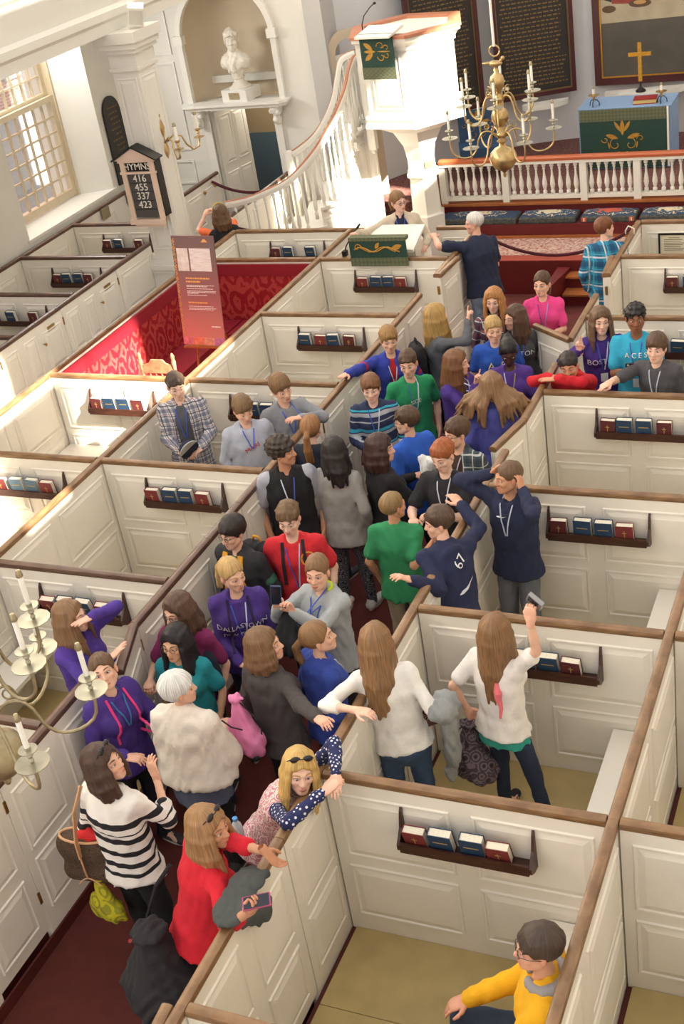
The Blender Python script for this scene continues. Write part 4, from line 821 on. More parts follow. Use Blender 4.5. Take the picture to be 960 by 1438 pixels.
# ------------------------------------------------------------------ ropes
m_velvet = mat('velvet_rope', srgb(74, 18, 30), 0.9, var=0.1, scale=30)
def rope(name, p0, p1, sag, label, r=0.02):
    e = empty(name, p0); tag(e, label, 'rope'); P0, P1 = Vector(p0), Vector(p1); d = P1 - P0
    MB().tube([d * (i / 20) + Vector((0, 0, -sag * 4 * (i / 20) * (1 - i / 20))) for i in range(21)], r, 8).build('velvet', m_velvet, e, smooth=True)
    for q, s in ((Vector((0, 0, 0)), 1), (d, -1)):
        MB().tube([q + d.normalized() * s * 0.06 + Vector((0, 0, -0.06 if sag > 0.1 else -0.02)), q + Vector((0, 0, 0.0)), q + Vector((0, 0, 0.03))], [r * 1.25, r * 0.9, 0.008], 8).build('brass_end', m_brass, e, smooth=True)
    return e
rope('barrier_rope', (0.0, 8.96, 1.27), (1.79, 8.98, 1.27), 0.30, 'sagging maroon velvet rope across the aisle end')
rope('barrier_rope', (-4.75, 11.35, 1.25), (-3.62, 11.2, 1.2), 0.12, 'maroon velvet rope before the vestry door', 0.022)
rope('barrier_rope', (-3.5, 9.5, 1.2), (-2.9, 10.6, 0.7), 0.05, 'maroon rope with brass end behind the stair balusters', 0.02)
hk = MB(); hk.tube([(0, 0, 0), (0, 0, 0.06), (-0.06, 0, 0.09), (-0.09, 0, 0.04), (-0.09, 0, 0.0)], 0.008, 6); o = hk.build('rope_hook', m_num, None, smooth=True); o.location = (1.87, 8.62, T); tag(o, 'white rope hook on the front right pew rail', 'hook')

# ------------------------------------------------------------------ red damask pew, sign on easel, chair
def damask():
    m = bpy.data.materials.new('red_damask'); nt, b = _nt(m); b.inputs['Roughness'].default_value = 0.55
    tc = nt.nodes.new('ShaderNodeTexCoord'); mp = nt.nodes.new('ShaderNodeMapping'); mp.inputs['Scale'].default_value = (4.6, 4.6, 3.0); nt.links.new(tc.outputs['Object'], mp.inputs[0])
    v = nt.nodes.new('ShaderNodeTexVoronoi'); v.inputs['Scale'].default_value = 1.0; v.inputs['Randomness'].default_value = 0.15; nt.links.new(mp.outputs[0], v.inputs[0])
    nz = nt.nodes.new('ShaderNodeTexNoise'); nz.inputs['Scale'].default_value = 5; nz.inputs['Detail'].default_value = 3; nt.links.new(mp.outputs[0], nz.inputs[0])
    d = math_node(nt, 'ADD', v.outputs['Distance'], math_node(nt, 'MULTIPLY', nz.outputs['Fac'], 0.35))
    w = math_node(nt, 'SINE', math_node(nt, 'MULTIPLY', d, 19.0))
    f = math_node(nt, 'GREATER_THAN', w, 0.15)
    nt.links.new(mix_node(nt, f, srgb(150, 22, 34), srgb(178, 66, 62)), b.inputs['Base Color']); return m
m_dam = damask(); m_redband = mat('red_band', srgb(140, 16, 36), 0.7)
dl = empty('damask_lining', (XL[2] + BT + 0.016, 4.8, PF)); tag(dl, 'red damask wall lining of the sunlit corner pew', 'wall lining')
MB().box(0.0, 0.02, 0.05, 1.32, 0.0, 1.0).build('lining_panel', m_dam, dl); MB().box(0.0, 0.02, 1.35, 3.15, 0.0, 1.0).build('lining_panel', m_dam, dl); MB().box(0.0, 0.026, 1.32, 1.35, 0, 1.0).build('seam_band', m_redband, dl); MB().box(0.0, 0.03, 0.05, 3.15, 1.0, 1.14).build('top_band', m_redband, dl)
dl = empty('damask_lining', (XL[2], 8.0 - BT - 0.016, PF)); tag(dl, 'shaded red damask lining on the far wall of the corner pew', 'wall lining')
MB().box(0.06, 1.55, -0.02, 0, 0, 1.0).build('lining_panel', m_dam, dl); MB().box(0.06, 1.55, -0.03, 0, 1.0, 1.14).build('top_band', m_redband, dl)
bs = empty('damask_bench', (-2.95, 6.6, PF)); tag(bs, 'red upholstered bench along the damask pew wall', 'bench')
MB().box(-0.18, 0.25, -1.6, 1.3, 0.34, 0.46).build('cushion', m_redband, bs); MB().box(-0.18, 0.2, -1.6, 1.3, 0, 0.34).build('front_board', m_dam, bs)
bs = empty('damask_bench', (-2.2, 7.7, PF)); tag(bs, 'red upholstered bench along the far wall of the damask pew', 'bench')
MB().box(-0.48, 0.52, -0.25, 0.2, 0.34, 0.46).build('cushion', m_redband, bs); MB().box(-0.48, 0.52, -0.2, 0.2, 0, 0.34).build('front_board', m_dam, bs)
# interpretive sign leaning on an easel
sg = empty('sign_board', (-2.28, 6.30, 0.98)); tag(sg, 'tall maroon information sign board on a wooden easel', 'sign'); sg.rotation_euler = (math.radians(-9), 0, math.radians(-4))
def sign_mat():
    m = bpy.data.materials.new('sign_print'); nt, b = _nt(m); b.inputs['Roughness'].default_value = 0.45
    tc = nt.nodes.new('ShaderNodeTexCoord'); s = nt.nodes.new('ShaderNodeSeparateXYZ'); nt.links.new(tc.outputs['Object'], s.inputs[0])
    r = nt.nodes.new('ShaderNodeValToRGB'); nt.links.new(s.outputs[2], r.inputs[0]); e = r.color_ramp.elements
    e[0].color = (*srgb(206, 128, 116), 1); e[0].position = 0.06; e[1].color = (*srgb(112, 82, 82), 1); e[1].position = 0.95
    k = e.new(0.55); k.color = (*srgb(150, 84, 84), 1); nt.links.new(r.outputs[0], b.inputs['Base Color']); return m
MB().box(-0.265, 0.265, 0, 0.012, 0, 1.17).build('board', sign_mat(), sg)
MB().box(-0.215, -0.075, -0.0015, 0, 0.80, 1.04).build('printed_drawing', mat('print_pale', srgb(222, 210, 204), 0.6, col2=srgb(200, 184, 178), scale=18), sg); MB().box(-0.055, 0.205, -0.0015, 0, 0.80, 1.04).build('printed_letter', mat('print_letter', srgb(228, 216, 214), 0.6, col2=srgb(206, 192, 190), scale=9, stretch=(1, 1, 9)), sg)
m_sgold = mat('sign_gold', srgb(224, 158, 88), 0.5); m_swh = mat('sign_white', srgb(236, 220, 214), 0.5)
flat(sg, 'hat_emblem', [(0.10, 1.105), (0.19, 1.105), (0.175, 1.118), (0.165, 1.132), (0.145, 1.138), (0.128, 1.132), (0.118, 1.116)], -0.002, m_sgold)
m = MB()
for k in range(16):
    pts2 = [(-0.243 + 0.014 * math.sin(t * 2.2 + k), -0.002, 0.09 + k * 0.066 + t * 0.011) for t in range(7)]; m.tube(pts2, 0.0035, 4)
    m.tube([(-0.243 + 0.013 * math.cos(t * 1.05), -0.002, 0.12 + k * 0.066 + 0.013 * math.sin(t * 1.05)) for t in range(7)], 0.003, 4)
m.build('gold_border', m_sgold, sg)
def lines(z, widths, m_, h=0.006, x0=-0.14):
    for i, w in enumerate(widths):
        mm = MB(); rnd = random.Random(int(z * 1000) + i); x = x0
        while x < x0 + w: l = rnd.uniform(0.012, 0.04); mm.box(x, min(x + l, x0 + w), -0.002, 0, z - i * h * 2.1, z - i * h * 2.1 + h); x += l + 0.006
        mm.build('text_line', m_, sg)
lines(0.715, (0.30, 0.18), m_sgold, 0.017); lines(0.645, (0.35, 0.26), m_swh); lines(0.61, (0.33,), m_swh); lines(0.585, (0.36, 0.36, 0.14), m_swh); lines(0.54, (0.25,), m_swh); lines(0.455, (0.24,), m_sgold, 0.015); lines(0.42, (0.31,), m_swh); lines(0.40, (0.34, 0.31), m_swh); lines(0.20, (0.11,), m_swh, 0.014, 0.12)
for k, c in enumerate(((206, 120, 130), (222, 128, 96), (216, 150, 120), (190, 120, 160))): MB().box(-0.265 + 0.1325 * k, -0.265 + 0.1325 * (k + 1), -0.0012, 0, 0.0, 0.085).build('photo_strip', mat('strip%d' % k, srgb(*c), 0.5, var=0.2, scale=25), sg)
ea = empty('easel', (-2.28, 6.42, PF)); tag(ea, 'wooden tripod easel holding the maroon sign', 'easel')
for p0, p1 in (((-0.2, -0.22, 0), (-0.03, 0.12, 1.75)), ((0.2, -0.22, 0), (0.03, 0.12, 1.75)), ((0, 0.5, 0), (0, 0.14, 1.7))): MB().tube([p0, p1], 0.014, 6).build('leg', m_wood2, ea)
MB().box(-0.24, 0.24, -0.16, -0.08, 0.83, 0.85).build('ledge', m_wood2, ea)
# Windsor style chair
wc = empty('windsor_chair', (-2.46, 5.42, PF), math.pi); tag(wc, 'pale wooden chair with carved crest rail in the damask pew', 'chair')
m_wc = mat('chair_wood', srgb(190, 128, 96), 0.4, col2=srgb(158, 92, 66), scale=12)
MB().prism([(-0.2, -0.2), (0.2, -0.2), (0.22, 0.15), (0.18, 0.22), (-0.18, 0.22), (-0.22, 0.15)], 0.40, 0.44).build('seat', m_wc, wc)
for x in (-0.2, 0.2):
    MB().lathe([(0.014, 0.44), (0.018, 0.5), (0.014, 0.7), (0.018, 0.9), (0.026, 0.97), (0.018, 1.0), (0.024, 1.03), (0.012, 1.06), (0.001, 1.07)], 8, (x, -0.19, 0)).build('back_post', m_wc, wc, smooth=True)
    for y in (-0.17, 0.17): MB().tube([(x * 0.8, y * 0.9, 0.4), (x, y * 1.15, 0)], 0.017, 6).build('leg', m_wc, wc)
o = MB().prism([(-0.19, 0.84), (0.19, 0.84), (0.17, 0.93), (0.10, 0.95), (0.07, 0.99), (-0.07, 0.99), (-0.10, 0.95), (-0.17, 0.93)], 0, 0.022).build('crest_rail', m_wc, wc); o.rotation_euler = (math.pi / 2, 0, 0); o.location = (0, -0.18, 0)
for x in (-0.1, -0.03, 0.04, 0.11): MB().tube([(x, -0.18, 0.44), (x, -0.19, 0.85)], 0.008, 6).build('spindle', m_wc, wc)

# ------------------------------------------------------------------ clerk desk with green cloth, microphone
ld = empty('clerk_desk', (-0.78, 8.12, PF-0.13)); tag(ld, 'white sloping reading desk before the woman in the cardigan', 'desk')
m = MB(); m.add([(-0.38, -0.06, 1.40), (0.34, -0.10, 1.40), (0.34, 0.34, 1.54), (-0.38, 0.34, 1.54), (-0.38, -0.10, 1.37), (0.34, -0.10, 1.37), (0.34, 0.34, 1.51), (-0.38, 0.34, 1.51)], [(0, 1, 2, 3), (7, 6, 5, 4), (0, 4, 5, 1), (1, 5, 6, 2), (2, 6, 7, 3), (3, 7, 4, 0)]); m.build('sloping_top', m_trimw, ld)
MB().box(-0.34, 0.30, 0.06, 0.32, 0.0, 1.38).build('desk_body', m_white, ld)
fc = empty('lectern_fall', (-0.80, 7.93, 1.25)); tag(fc, 'green lectern cloth with gold wheat hanging over the pew rail', 'cloth')
MB().box(-0.36, 0.32, -0.012, 0.0, 0.09, 0.30).build('fall', m_green, fc); MB().box(-0.362, 0.322, -0.016, 0.002, 0.0, 0.10).build('brocade_hem', m_broc, fc); MB().box(-0.36, 0.32, -0.016, 0.09, 0.29, 0.33).build('brocade_top', m_broc, fc)
wv = MB(); put = lambda x, z: (x, -0.0165, 0.195 + z)
wv.tube([put(-0.3 + 0.045 * i, 0.028 * math.sin(i * 0.9)) for i in range(13)], 0.008, 5); wv.tube([put(-0.26 + 0.045 * i, 0.03 * math.sin(i * 0.9 + 1.6)) for i in range(11)], 0.006, 5); leaf(wv, 0.14, 0.0, 0.35, 0.14, 0.03, put); leaf(wv, -0.05, 0.01, 0.9, 0.09, 0.022, put); scroll(wv, (-0.26, 0.02), 0.05, 0, 5, 1, 0.006, put); wv.build('gold_embroidery', m_goldthread, fc)
mk = empty('gooseneck_microphone', (-1.28, 8.04, T)); tag(mk, 'black gooseneck microphone held by the woman at the desk', 'microphone')
MB().tube([(0, 0, 0.0), (0.02, 0.0, 0.10), (0.09, 0.05, 0.22), (0.16, 0.10, 0.30)], 0.008, 6).build('gooseneck', m_iron, mk, smooth=True); MB().tube([(0.15, 0.095, 0.29), (0.185, 0.12, 0.33)], [0.014, 0.016], 8).build('capsule', m_iron, mk, smooth=True); MB().box(-0.025, 0.025, -0.03, 0.03, -0.0, 0.06).build('clamp', m_iron, mk); MB().tube([(-0.01, -0.04, 0.03), (-0.03, -0.06, -0.1), (-0.01, -0.06, -0.3)], 0.005, 5).build('cable', m_iron, mk)
# ------------------------------------------------------------------ people: signed-distance bodies meshed with surface nets
f32 = np.float32
class Grid:
    def __init__(s, lo, hi, h):
        s.lo = np.array(lo, f32) - 2 * h; s.h = h
        s.n = np.ceil((np.array(hi) - np.array(lo)) / h).astype(int) + 5
        s.D = np.full(s.n, 0.06, f32)
        s.ax = [s.lo[i] + h * np.arange(s.n[i], dtype=f32) for i in range(3)]
    def sl(s, lo, hi):
        a = np.clip(np.floor((np.array(lo) - s.lo) / s.h).astype(int), 0, s.n); b = np.clip(np.ceil((np.array(hi) - s.lo) / s.h).astype(int) + 1, 0, s.n)
        return tuple(slice(int(x), int(y)) for x, y in zip(a, b))
    def pts(s, S): return np.meshgrid(s.ax[0][S[0]], s.ax[1][S[1]], s.ax[2][S[2]], indexing='ij')
    def put(s, S, d, k):
        if k < 0: s.D[S] = np.maximum(s.D[S], d); return
        a = s.D[S]
        if k == 0: s.D[S] = np.minimum(a, d); return
        hh = np.clip(0.5 + 0.5 * (d - a) / k, 0, 1); s.D[S] = d + (a - d) * hh - k * hh * (1 - hh)
    def cone(s, a, b, ra, rb, k=0.02):
        a = np.array(a, f32); b = np.array(b, f32); m = max(ra, rb) + k + 3 * s.h
        S = s.sl(np.minimum(a, b) - m, np.maximum(a, b) + m); X, Y, Z = s.pts(S)
        if X.size == 0: return
        ba = b - a; q = float(ba @ ba) + 1e-9
        X = X - a[0]; Y = Y - a[1]; Z = Z - a[2]
        t = np.clip((X * ba[0] + Y * ba[1] + Z * ba[2]) / q, 0, 1)
        d = np.sqrt((X - ba[0] * t) ** 2 + (Y - ba[1] * t) ** 2 + (Z - ba[2] * t) ** 2) - (ra + (rb - ra) * t)
        s.put(S, d, k)
    def fcone(s, a, b, ra, rb, F, fl, k=0.02):
        """cone flattened along axis F (unit) by factor fl"""
        a = np.array(a, f32); b = np.array(b, f32); F = np.array(F, f32); m = max(ra, rb) + k + 3 * s.h
        S = s.sl(np.minimum(a, b) - m, np.maximum(a, b) + m); X, Y, Z = s.pts(S)
        if X.size == 0: return
        ba = b - a; ba = ba + F * (ba @ F) * (fl - 1); q = float(ba @ ba) + 1e-9
        X = X - a[0]; Y = Y - a[1]; Z = Z - a[2]; w = (X * F[0] + Y * F[1] + Z * F[2]) * (fl - 1)
        X = X + F[0] * w; Y = Y + F[1] * w; Z = Z + F[2] * w
        t = np.clip((X * ba[0] + Y * ba[1] + Z * ba[2]) / q, 0, 1)
        d = np.sqrt((X - ba[0] * t) ** 2 + (Y - ba[1] * t) ** 2 + (Z - ba[2] * t) ** 2) - (ra + (rb - ra) * t)
        s.put(S, d * 0.8, k)
    def ell(s, c, r, k=0.02, R=None, sub=False):
        c = np.array(c, f32); r = np.array(r, f32); m = float(r.max()) + abs(k) + 3 * s.h
        S = s.sl(c - m, c + m); X, Y, Z = s.pts(S)
        if X.size == 0: return
        X = X - c[0]; Y = Y - c[1]; Z = Z - c[2]
        if R is not None: X, Y, Z = (X * R[0, i] + Y * R[1, i] + Z * R[2, i] for i in range(3))
        k0 = np.sqrt((X / r[0]) ** 2 + (Y / r[1]) ** 2 + (Z / r[2]) ** 2); k1 = np.sqrt((X / r[0] ** 2) ** 2 + (Y / r[1] ** 2) ** 2 + (Z / r[2] ** 2) ** 2) + 1e-6
        d = k0 * (k0 - 1) / k1
        if sub:
            a = s.D[S]; d = -d; hh = np.clip(0.5 - 0.5 * (d - a) / k, 0, 1) if False else np.clip(0.5 + 0.5 * (d - a) / k, 0, 1)
            s.D[S] = a + (d - a) * hh + k * hh * (1 - hh)
        else: s.put(S, d, k)
    def cut(s, p, n):
        """keep the side of the plane where (x-p).n < 0"""
        X, Y, Z = s.pts((slice(None),) * 3); d = (X - p[0]) * n[0] + (Y - p[1]) * n[1] + (Z - p[2]) * n[2]; s.D = np.maximum(s.D, d)
    def wrinkle(s, amp, f=1.0, ph=0.0):
        X, Y, Z = s.pts((slice(None),) * 3)
        w = np.sin(31 * f * Z + 9 * np.sin(13 * X + ph) + 7 * np.sin(11 * Y + 2 * ph)) + 0.7 * np.sin(23 * f * X + 17 * Z + 6 * np.sin(15 * Y + ph)) + 0.6 * np.sin(47 * f * Z - 21 * Y + 5 * np.sin(19 * X))
        s.D = s.D + (amp * w).astype(f32)
    def sample(s, P):
        q = (np.asarray(P, f32) - s.lo) / s.h; i = np.clip(np.floor(q).astype(int), 0, s.n - 2); t = np.clip(q - i, 0, 1)
        out = 0
        for dx in (0, 1):
            for dy in (0, 1):
                for dz in (0, 1):
                    w = (t[:, 0] if dx else 1 - t[:, 0]) * (t[:, 1] if dy else 1 - t[:, 1]) * (t[:, 2] if dz else 1 - t[:, 2])
                    out = out + w * s.D[i[:, 0] + dx, i[:, 1] + dy, i[:, 2] + dz]
        return out
    def mesh(s):
        D = s.D; h = s.h; nx, ny, nz = D.shape; I = D < 0
        c = np.zeros((nx - 1, ny - 1, nz - 1), np.int8)
        for dx in (0, 1):
            for dy in (0, 1):
                for dz in (0, 1): c += I[dx:nx - 1 + dx, dy:ny - 1 + dy, dz:nz - 1 + dz]
        act = (c > 0) & (c < 8); ids = np.argwhere(act)
        if len(ids) == 0: return np.zeros((0, 3)), np.zeros((0, 4), int)
        num = np.full(act.shape, -1, np.int32); num[act] = np.arange(len(ids))
        acc = np.zeros((len(ids), 3), f32); cnt = np.zeros(len(ids), f32)
        cor = {}
        for o in [(a, b, d) for a in (0, 1) for b in (0, 1) for d in (0, 1)]: cor[o] = D[ids[:, 0] + o[0], ids[:, 1] + o[1], ids[:, 2] + o[2]]
        for ax in range(3):
            for u in (0, 1):
                for v in (0, 1):
                    o0 = [0, 0, 0]; o0[(ax + 1) % 3] = u; o0[(ax + 2) % 3] = v; o1 = list(o0); o1[ax] = 1
                    a = cor[tuple(o0)]; b = cor[tuple(o1)]; m = (a < 0) != (b < 0); t = np.where(m, a / np.where(m, a - b, 1), 0)
                    for q in range(3): acc[:, q] += np.where(m, (t if q == ax else o0[q]), 0)
                    cnt += m
        V = s.lo + h * (ids + acc / cnt[:, None])
        F = []
        for ax in range(3):
            a1, a2 = (ax + 1) % 3, (ax + 2) % 3
            sl0 = [slice(None)] * 3; sl1 = [slice(None)] * 3; sl0[ax] = slice(0, -1); sl1[ax] = slice(1, None)
            A = I[tuple(sl0)]; B = I[tuple(sl1)]; e = np.argwhere(A != B)
            e = e[(e[:, a1] > 0) & (e[:, a2] > 0) & (e[:, a1] < act.shape[a1]) & (e[:, a2] < act.shape[a2])]
            if not len(e): continue
            ins = A[e[:, 0], e[:, 1], e[:, 2]]
            def cell(d1, d2): g = e.copy(); g[:, a1] -= d1; g[:, a2] -= d2; return num[g[:, 0], g[:, 1], g[:, 2]]
            q = np.stack([cell(1, 1), cell(0, 1), cell(0, 0), cell(1, 0)], 1); q[~ins] = q[~ins][:, ::-1]; F.append(q)
        F = np.concatenate(F); return V, F[(F >= 0).all(1)]
class Acc:
    """collects vertex / face arrays with a colour per vertex"""
    def __init__(s): s.V = []; s.F = []; s.C = []; s.n = 0
    def add(s, V, F, col):
        V = np.asarray(V, float); s.V.append(V); s.F += [tuple(int(i) + s.n for i in f) for f in F] if not isinstance(F, np.ndarray) else (F + s.n).tolist()
        C = np.asarray(col, float); s.C.append(np.tile(C, (len(V), 1)) if C.ndim == 1 else C); s.n += len(V)
    def mb(s, m, col, X=None):
        V = np.array(m.v); V = V if X is None else X(V); s.add(V, m.f, col)
    def build(s, name, m, parent=None, smooth=True, color=False):
        me = bpy.data.meshes.new(name); V = np.concatenate(s.V); me.from_pydata(V.tolist(), [], s.F)
        if smooth: me.polygons.foreach_set('use_smooth', np.ones(len(me.polygons), bool))
        if color:
            C = np.concatenate(s.C); at = me.color_attributes.new('Col', 'FLOAT_COLOR', 'POINT'); at.data.foreach_set('color', np.concatenate([C, np.ones((len(C), 1))], 1).astype(f32).ravel())
        me.materials.append(m); me.update(); return link(name, me, parent)
def grid_mesh(name, g, m, parent):
    V, F = g.mesh(); me = bpy.data.meshes.new(name); me.from_pydata(V.tolist(), [], F.tolist()); me.polygons.foreach_set('use_smooth', np.ones(len(me.polygons), bool)); me.materials.append(m); me.update()
    return link(name, me, parent)
# skin material: local colour from the Col attribute (lips, brows, eyes differ from skin)
def skin_material():
    m = bpy.data.materials.new('skin'); nt, b = _nt(m); a = nt.nodes.new('ShaderNodeAttribute'); a.attribute_name = 'Col'
    nt.links.new(a.outputs['Color'], b.inputs['Base Color']); b.inputs['Roughness'].default_value = 0.55; b.inputs['Subsurface Weight'].default_value = 0.0; b.inputs['Specular IOR Level'].default_value = 0.35; return m
m_skin = skin_material()
_HM = {}
def hair_mat(c):
    k = tuple(c)
    if k in _HM: return _HM[k]
    m = bpy.data.materials.new('hair_%d_%d_%d' % k); nt, b = _nt(m); c = tuple(v * (0.80 if k[2] < 150 else 1.0) for v in srgb(*c)); b.inputs['Roughness'].default_value = 0.48; b.inputs['Specular IOR Level'].default_value = 0.45
    tc = nt.nodes.new('ShaderNodeTexCoord'); sp = nt.nodes.new('ShaderNodeSeparateXYZ'); nt.links.new(tc.outputs['Object'], sp.inputs[0])
    az = math_node(nt, 'ARCTAN2', sp.outputs[0], math_node(nt, 'MULTIPLY', math_node(nt, 'ADD', sp.outputs[1], 0.02), -1.0)); ln = nt.nodes.new('ShaderNodeVectorMath'); ln.operation = 'LENGTH'; nt.links.new(tc.outputs['Object'], ln.inputs[0])
    cv = nt.nodes.new('ShaderNodeCombineXYZ'); nt.links.new(math_node(nt, 'MULTIPLY', az, 15.0), cv.inputs[0]); nt.links.new(math_node(nt, 'MULTIPLY', sp.outputs[2], 5.0), cv.inputs[1]); nt.links.new(math_node(nt, 'MULTIPLY', ln.outputs['Value'], 9.0), cv.inputs[2])
    n = nt.nodes.new('ShaderNodeTexNoise'); n.inputs['Scale'].default_value = 1.0; n.inputs['Detail'].default_value = 4; nt.links.new(cv.outputs[0], n.inputs['Vector'])
    r = nt.nodes.new('ShaderNodeValToRGB'); r.color_ramp.elements[0].color = (*[v * 0.66 for v in c], 1); r.color_ramp.elements[1].color = (*[min(1, v * 1.45) for v in c], 1); r.color_ramp.elements[0].position = 0.3; r.color_ramp.elements[1].position = 0.7
    nt.links.new(n.outputs['Fac'], r.inputs[0]); nt.links.new(r.outputs[0], b.inputs['Base Color'])
    bp = nt.nodes.new('ShaderNodeBump'); bp.inputs['Strength'].default_value = 0.45; bp.inputs['Distance'].default_value = 0.005; nt.links.new(n.outputs['Fac'], bp.inputs['Height']); nt.links.new(bp.outputs[0], b.inputs['Normal'])
    _HM[k] = m; return m
def cloth(c, rough=0.9, scale=9):
    return mat('cloth_%d_%d_%d' % tuple(c), srgb(*c), rough, var=0.08, scale=scale, bump=0.25, bscale=60)
def pattern(kind, cols, p=None):
    """stripes / plaid / polka woven into the cloth (person-local coordinates)"""
    m = bpy.data.materials.new('cloth_' + kind); nt, b = _nt(m); b.inputs['Roughness'].default_value = 0.9
    tc = nt.nodes.new('ShaderNodeTexCoord'); s = nt.nodes.new('ShaderNodeSeparateXYZ'); nt.links.new(tc.outputs['Object'], s.inputs[0]); C = [srgb(*c) for c in cols]
    x = math_node(nt, 'ADD', s.outputs[0], math_node(nt, 'MULTIPLY', s.outputs[1], 0.55)); z = s.outputs[2]
    def band(v, per, lo, hi, off=0.0): f = math_node(nt, 'FRACT', math_node(nt, 'ADD', math_node(nt, 'DIVIDE', v, per), off)); return math_node(nt, 'MULTIPLY', math_node(nt, 'GREATER_THAN', f, lo), math_node(nt, 'LESS_THAN', f, hi))
    if kind == 'plaid':
        p = p or 0.11; col = C[0]
        for v in (x, z): col = mix_node(nt, math_node(nt, 'MULTIPLY', band(v, p, 0.05, 0.42), 0.55), col, C[1])
        for v in (x, z): col = mix_node(nt, math_node(nt, 'MULTIPLY', band(v, p, 0.62, 0.72), 0.85), col, C[2])
        if len(C) > 3:
            for v in (x, z): col = mix_node(nt, math_node(nt, 'MULTIPLY', band(v, p, 0.84, 0.9), 0.8), col, C[3])
    elif kind == 'stripes':
        # p: list of (z0, z1, colour index) measured from the floor
        zz = math_node(nt, 'ADD', z, math_node(nt, 'MULTIPLY', math_node(nt, 'SINE', math_node(nt, 'MULTIPLY', x, 14.0)), 0.006)); col = C[0]
        for z0, z1, ci in p: col = mix_node(nt, math_node(nt, 'MULTIPLY', math_node(nt, 'GREATER_THAN', zz, z0), math_node(nt, 'LESS_THAN', zz, z1)), col, C[ci])
    elif kind == 'polka':
        v = nt.nodes.new('ShaderNodeTexVoronoi'); v.inputs['Scale'].default_value = 42; v.inputs['Randomness'].default_value = 0.2; nt.links.new(tc.outputs['Object'], v.inputs[0]); col = mix_node(nt, math_node(nt, 'LESS_THAN', v.outputs['Distance'], 0.30), C[0], C[1])
    elif kind == 'print':
        v = nt.nodes.new('ShaderNodeTexVoronoi'); v.inputs['Scale'].default_value = p or 28; nt.links.new(tc.outputs['Object'], v.inputs[0]); f = math_node(nt, 'GREATER_THAN', math_node(nt, 'SINE', math_node(nt, 'MULTIPLY', v.outputs['Distance'], 22.0)), 0.1); col = mix_node(nt, f, C[0], C[1])
        if len(C) > 2: col = mix_node(nt, math_node(nt, 'LESS_THAN', v.outputs['Distance'], 0.22), col, C[2])
    nt.links.new(col, b.inputs['Base Color'])
    n = nt.nodes.new('ShaderNodeTexNoise'); n.inputs['Scale'].default_value = 60; nt.links.new(tc.outputs['Object'], n.inputs[0]); bp = nt.nodes.new('ShaderNodeBump'); bp.inputs['Strength'].default_value = 0.2; bp.inputs['Distance'].default_value = 0.01; nt.links.new(n.outputs['Fac'], bp.inputs['Height']); nt.links.new(bp.outputs[0], b.inputs['Normal'])
    return m
# ---- head template (adult metres, origin between the ears at eye height, face towards +y)
def head_template():
    g = Grid((-0.10, -0.125, -0.135), (0.10, 0.13, 0.125), 0.0045)
    g.ell((0, -0.012, 0.030), (0.074, 0.094, 0.084), 0); g.ell((0, 0.024, -0.034), (0.058, 0.064, 0.080), 0.03)
    for s in (-1, 1):
        g.cone((s * 0.047, 0.0, -0.052), (s * 0.014, 0.062, -0.094), 0.024, 0.020, 0.025); g.ell((s * 0.040, 0.060, -0.028), (0.022, 0.022, 0.020), 0.02); g.cone((s * 0.014, 0.082, 0.016), (s * 0.044, 0.068, 0.018), 0.011, 0.010, 0.015)
    g.ell((0, 0.068, -0.098), (0.020, 0.018, 0.018), 0.02)
    for s in (-1, 1): g.ell((s * 0.031, 0.098, -0.003), (0.019, 0.018, 0.013), 0.012, sub=True)
    g.cone((0, 0.083, 0.008), (0, 0.1035, -0.034), 0.0085, 0.0115, 0.010)
    for s in (-1, 1): g.ell((s * 0.0125, 0.094, -0.038), (0.009, 0.010, 0.008), 0.006)
    g.ell((0, 0.086, -0.064), (0.024, 0.012, 0.0065), 0.008); g.ell((0, 0.085, -0.0755), (0.020, 0.012, 0.0075), 0.008)
    # star-shaped resampling with more rays across the face
    na, ne = 46, 34; C0 = np.array([0, 0.005, -0.012])
    t = np.linspace(-1, 1, na, endpoint=False); az = math.pi * (0.55 * t + 0.45 * t ** 3); el = np.linspace(-1, 1, ne); el = math.pi / 2 * (0.62 * el + 0.38 * el ** 3) - 0.0
    el = np.clip(el, -1.5, 1.55)
    A, E_ = np.meshgrid(az, el, indexing='ij'); d = np.stack([np.sin(A) * np.cos(E_), np.cos(A) * np.cos(E_), np.sin(E_)], -1).reshape(-1, 3)
    rs = np.linspace(0.03, 0.17, 90); P = C0 + d[:, None, :] * rs[None, :, None]; S = g.sample(P.reshape(-1, 3)).reshape(len(d), -1)
    ins = S < 0; last = ins.shape[1] - 1 - np.argmax(ins[:, ::-1], 1); last = np.clip(last, 0, 88); s0 = S[np.arange(len(d)), last]; s1 = S[np.arange(len(d)), last + 1]
    r = rs[last] + (rs[1] - rs[0]) * np.clip(s0 / (s0 - s1 + 1e-9), 0, 1); V = C0 + d * r[:, None]
    F = [(i * ne + j, ((i + 1) % na) * ne + j, ((i + 1) % na) * ne + j + 1, i * ne + j + 1) for i in range(na) for j in range(ne - 1)]
    F = [tuple(reversed(f)) for f in F]
    lip = np.exp(-((V[:, 0] / 0.021) ** 4 + ((V[:, 2] + 0.070) / 0.0115) ** 4)) * (V[:, 1] > 0.06)
    blush = np.exp(-(((np.abs(V[:, 0]) - 0.042) / 0.018) ** 2 + ((V[:, 2] + 0.034) / 0.018) ** 2)) * (V[:, 1] > 0.03) + 0.8 * np.exp(-((V[:, 0] / 0.014) ** 2 + ((V[:, 2] + 0.036) / 0.012) ** 2)) * (V[:, 1] > 0.09)
    return V, F, lip, blush, g
HV, HF, HLIP, HBLUSH, HGRID = head_template()
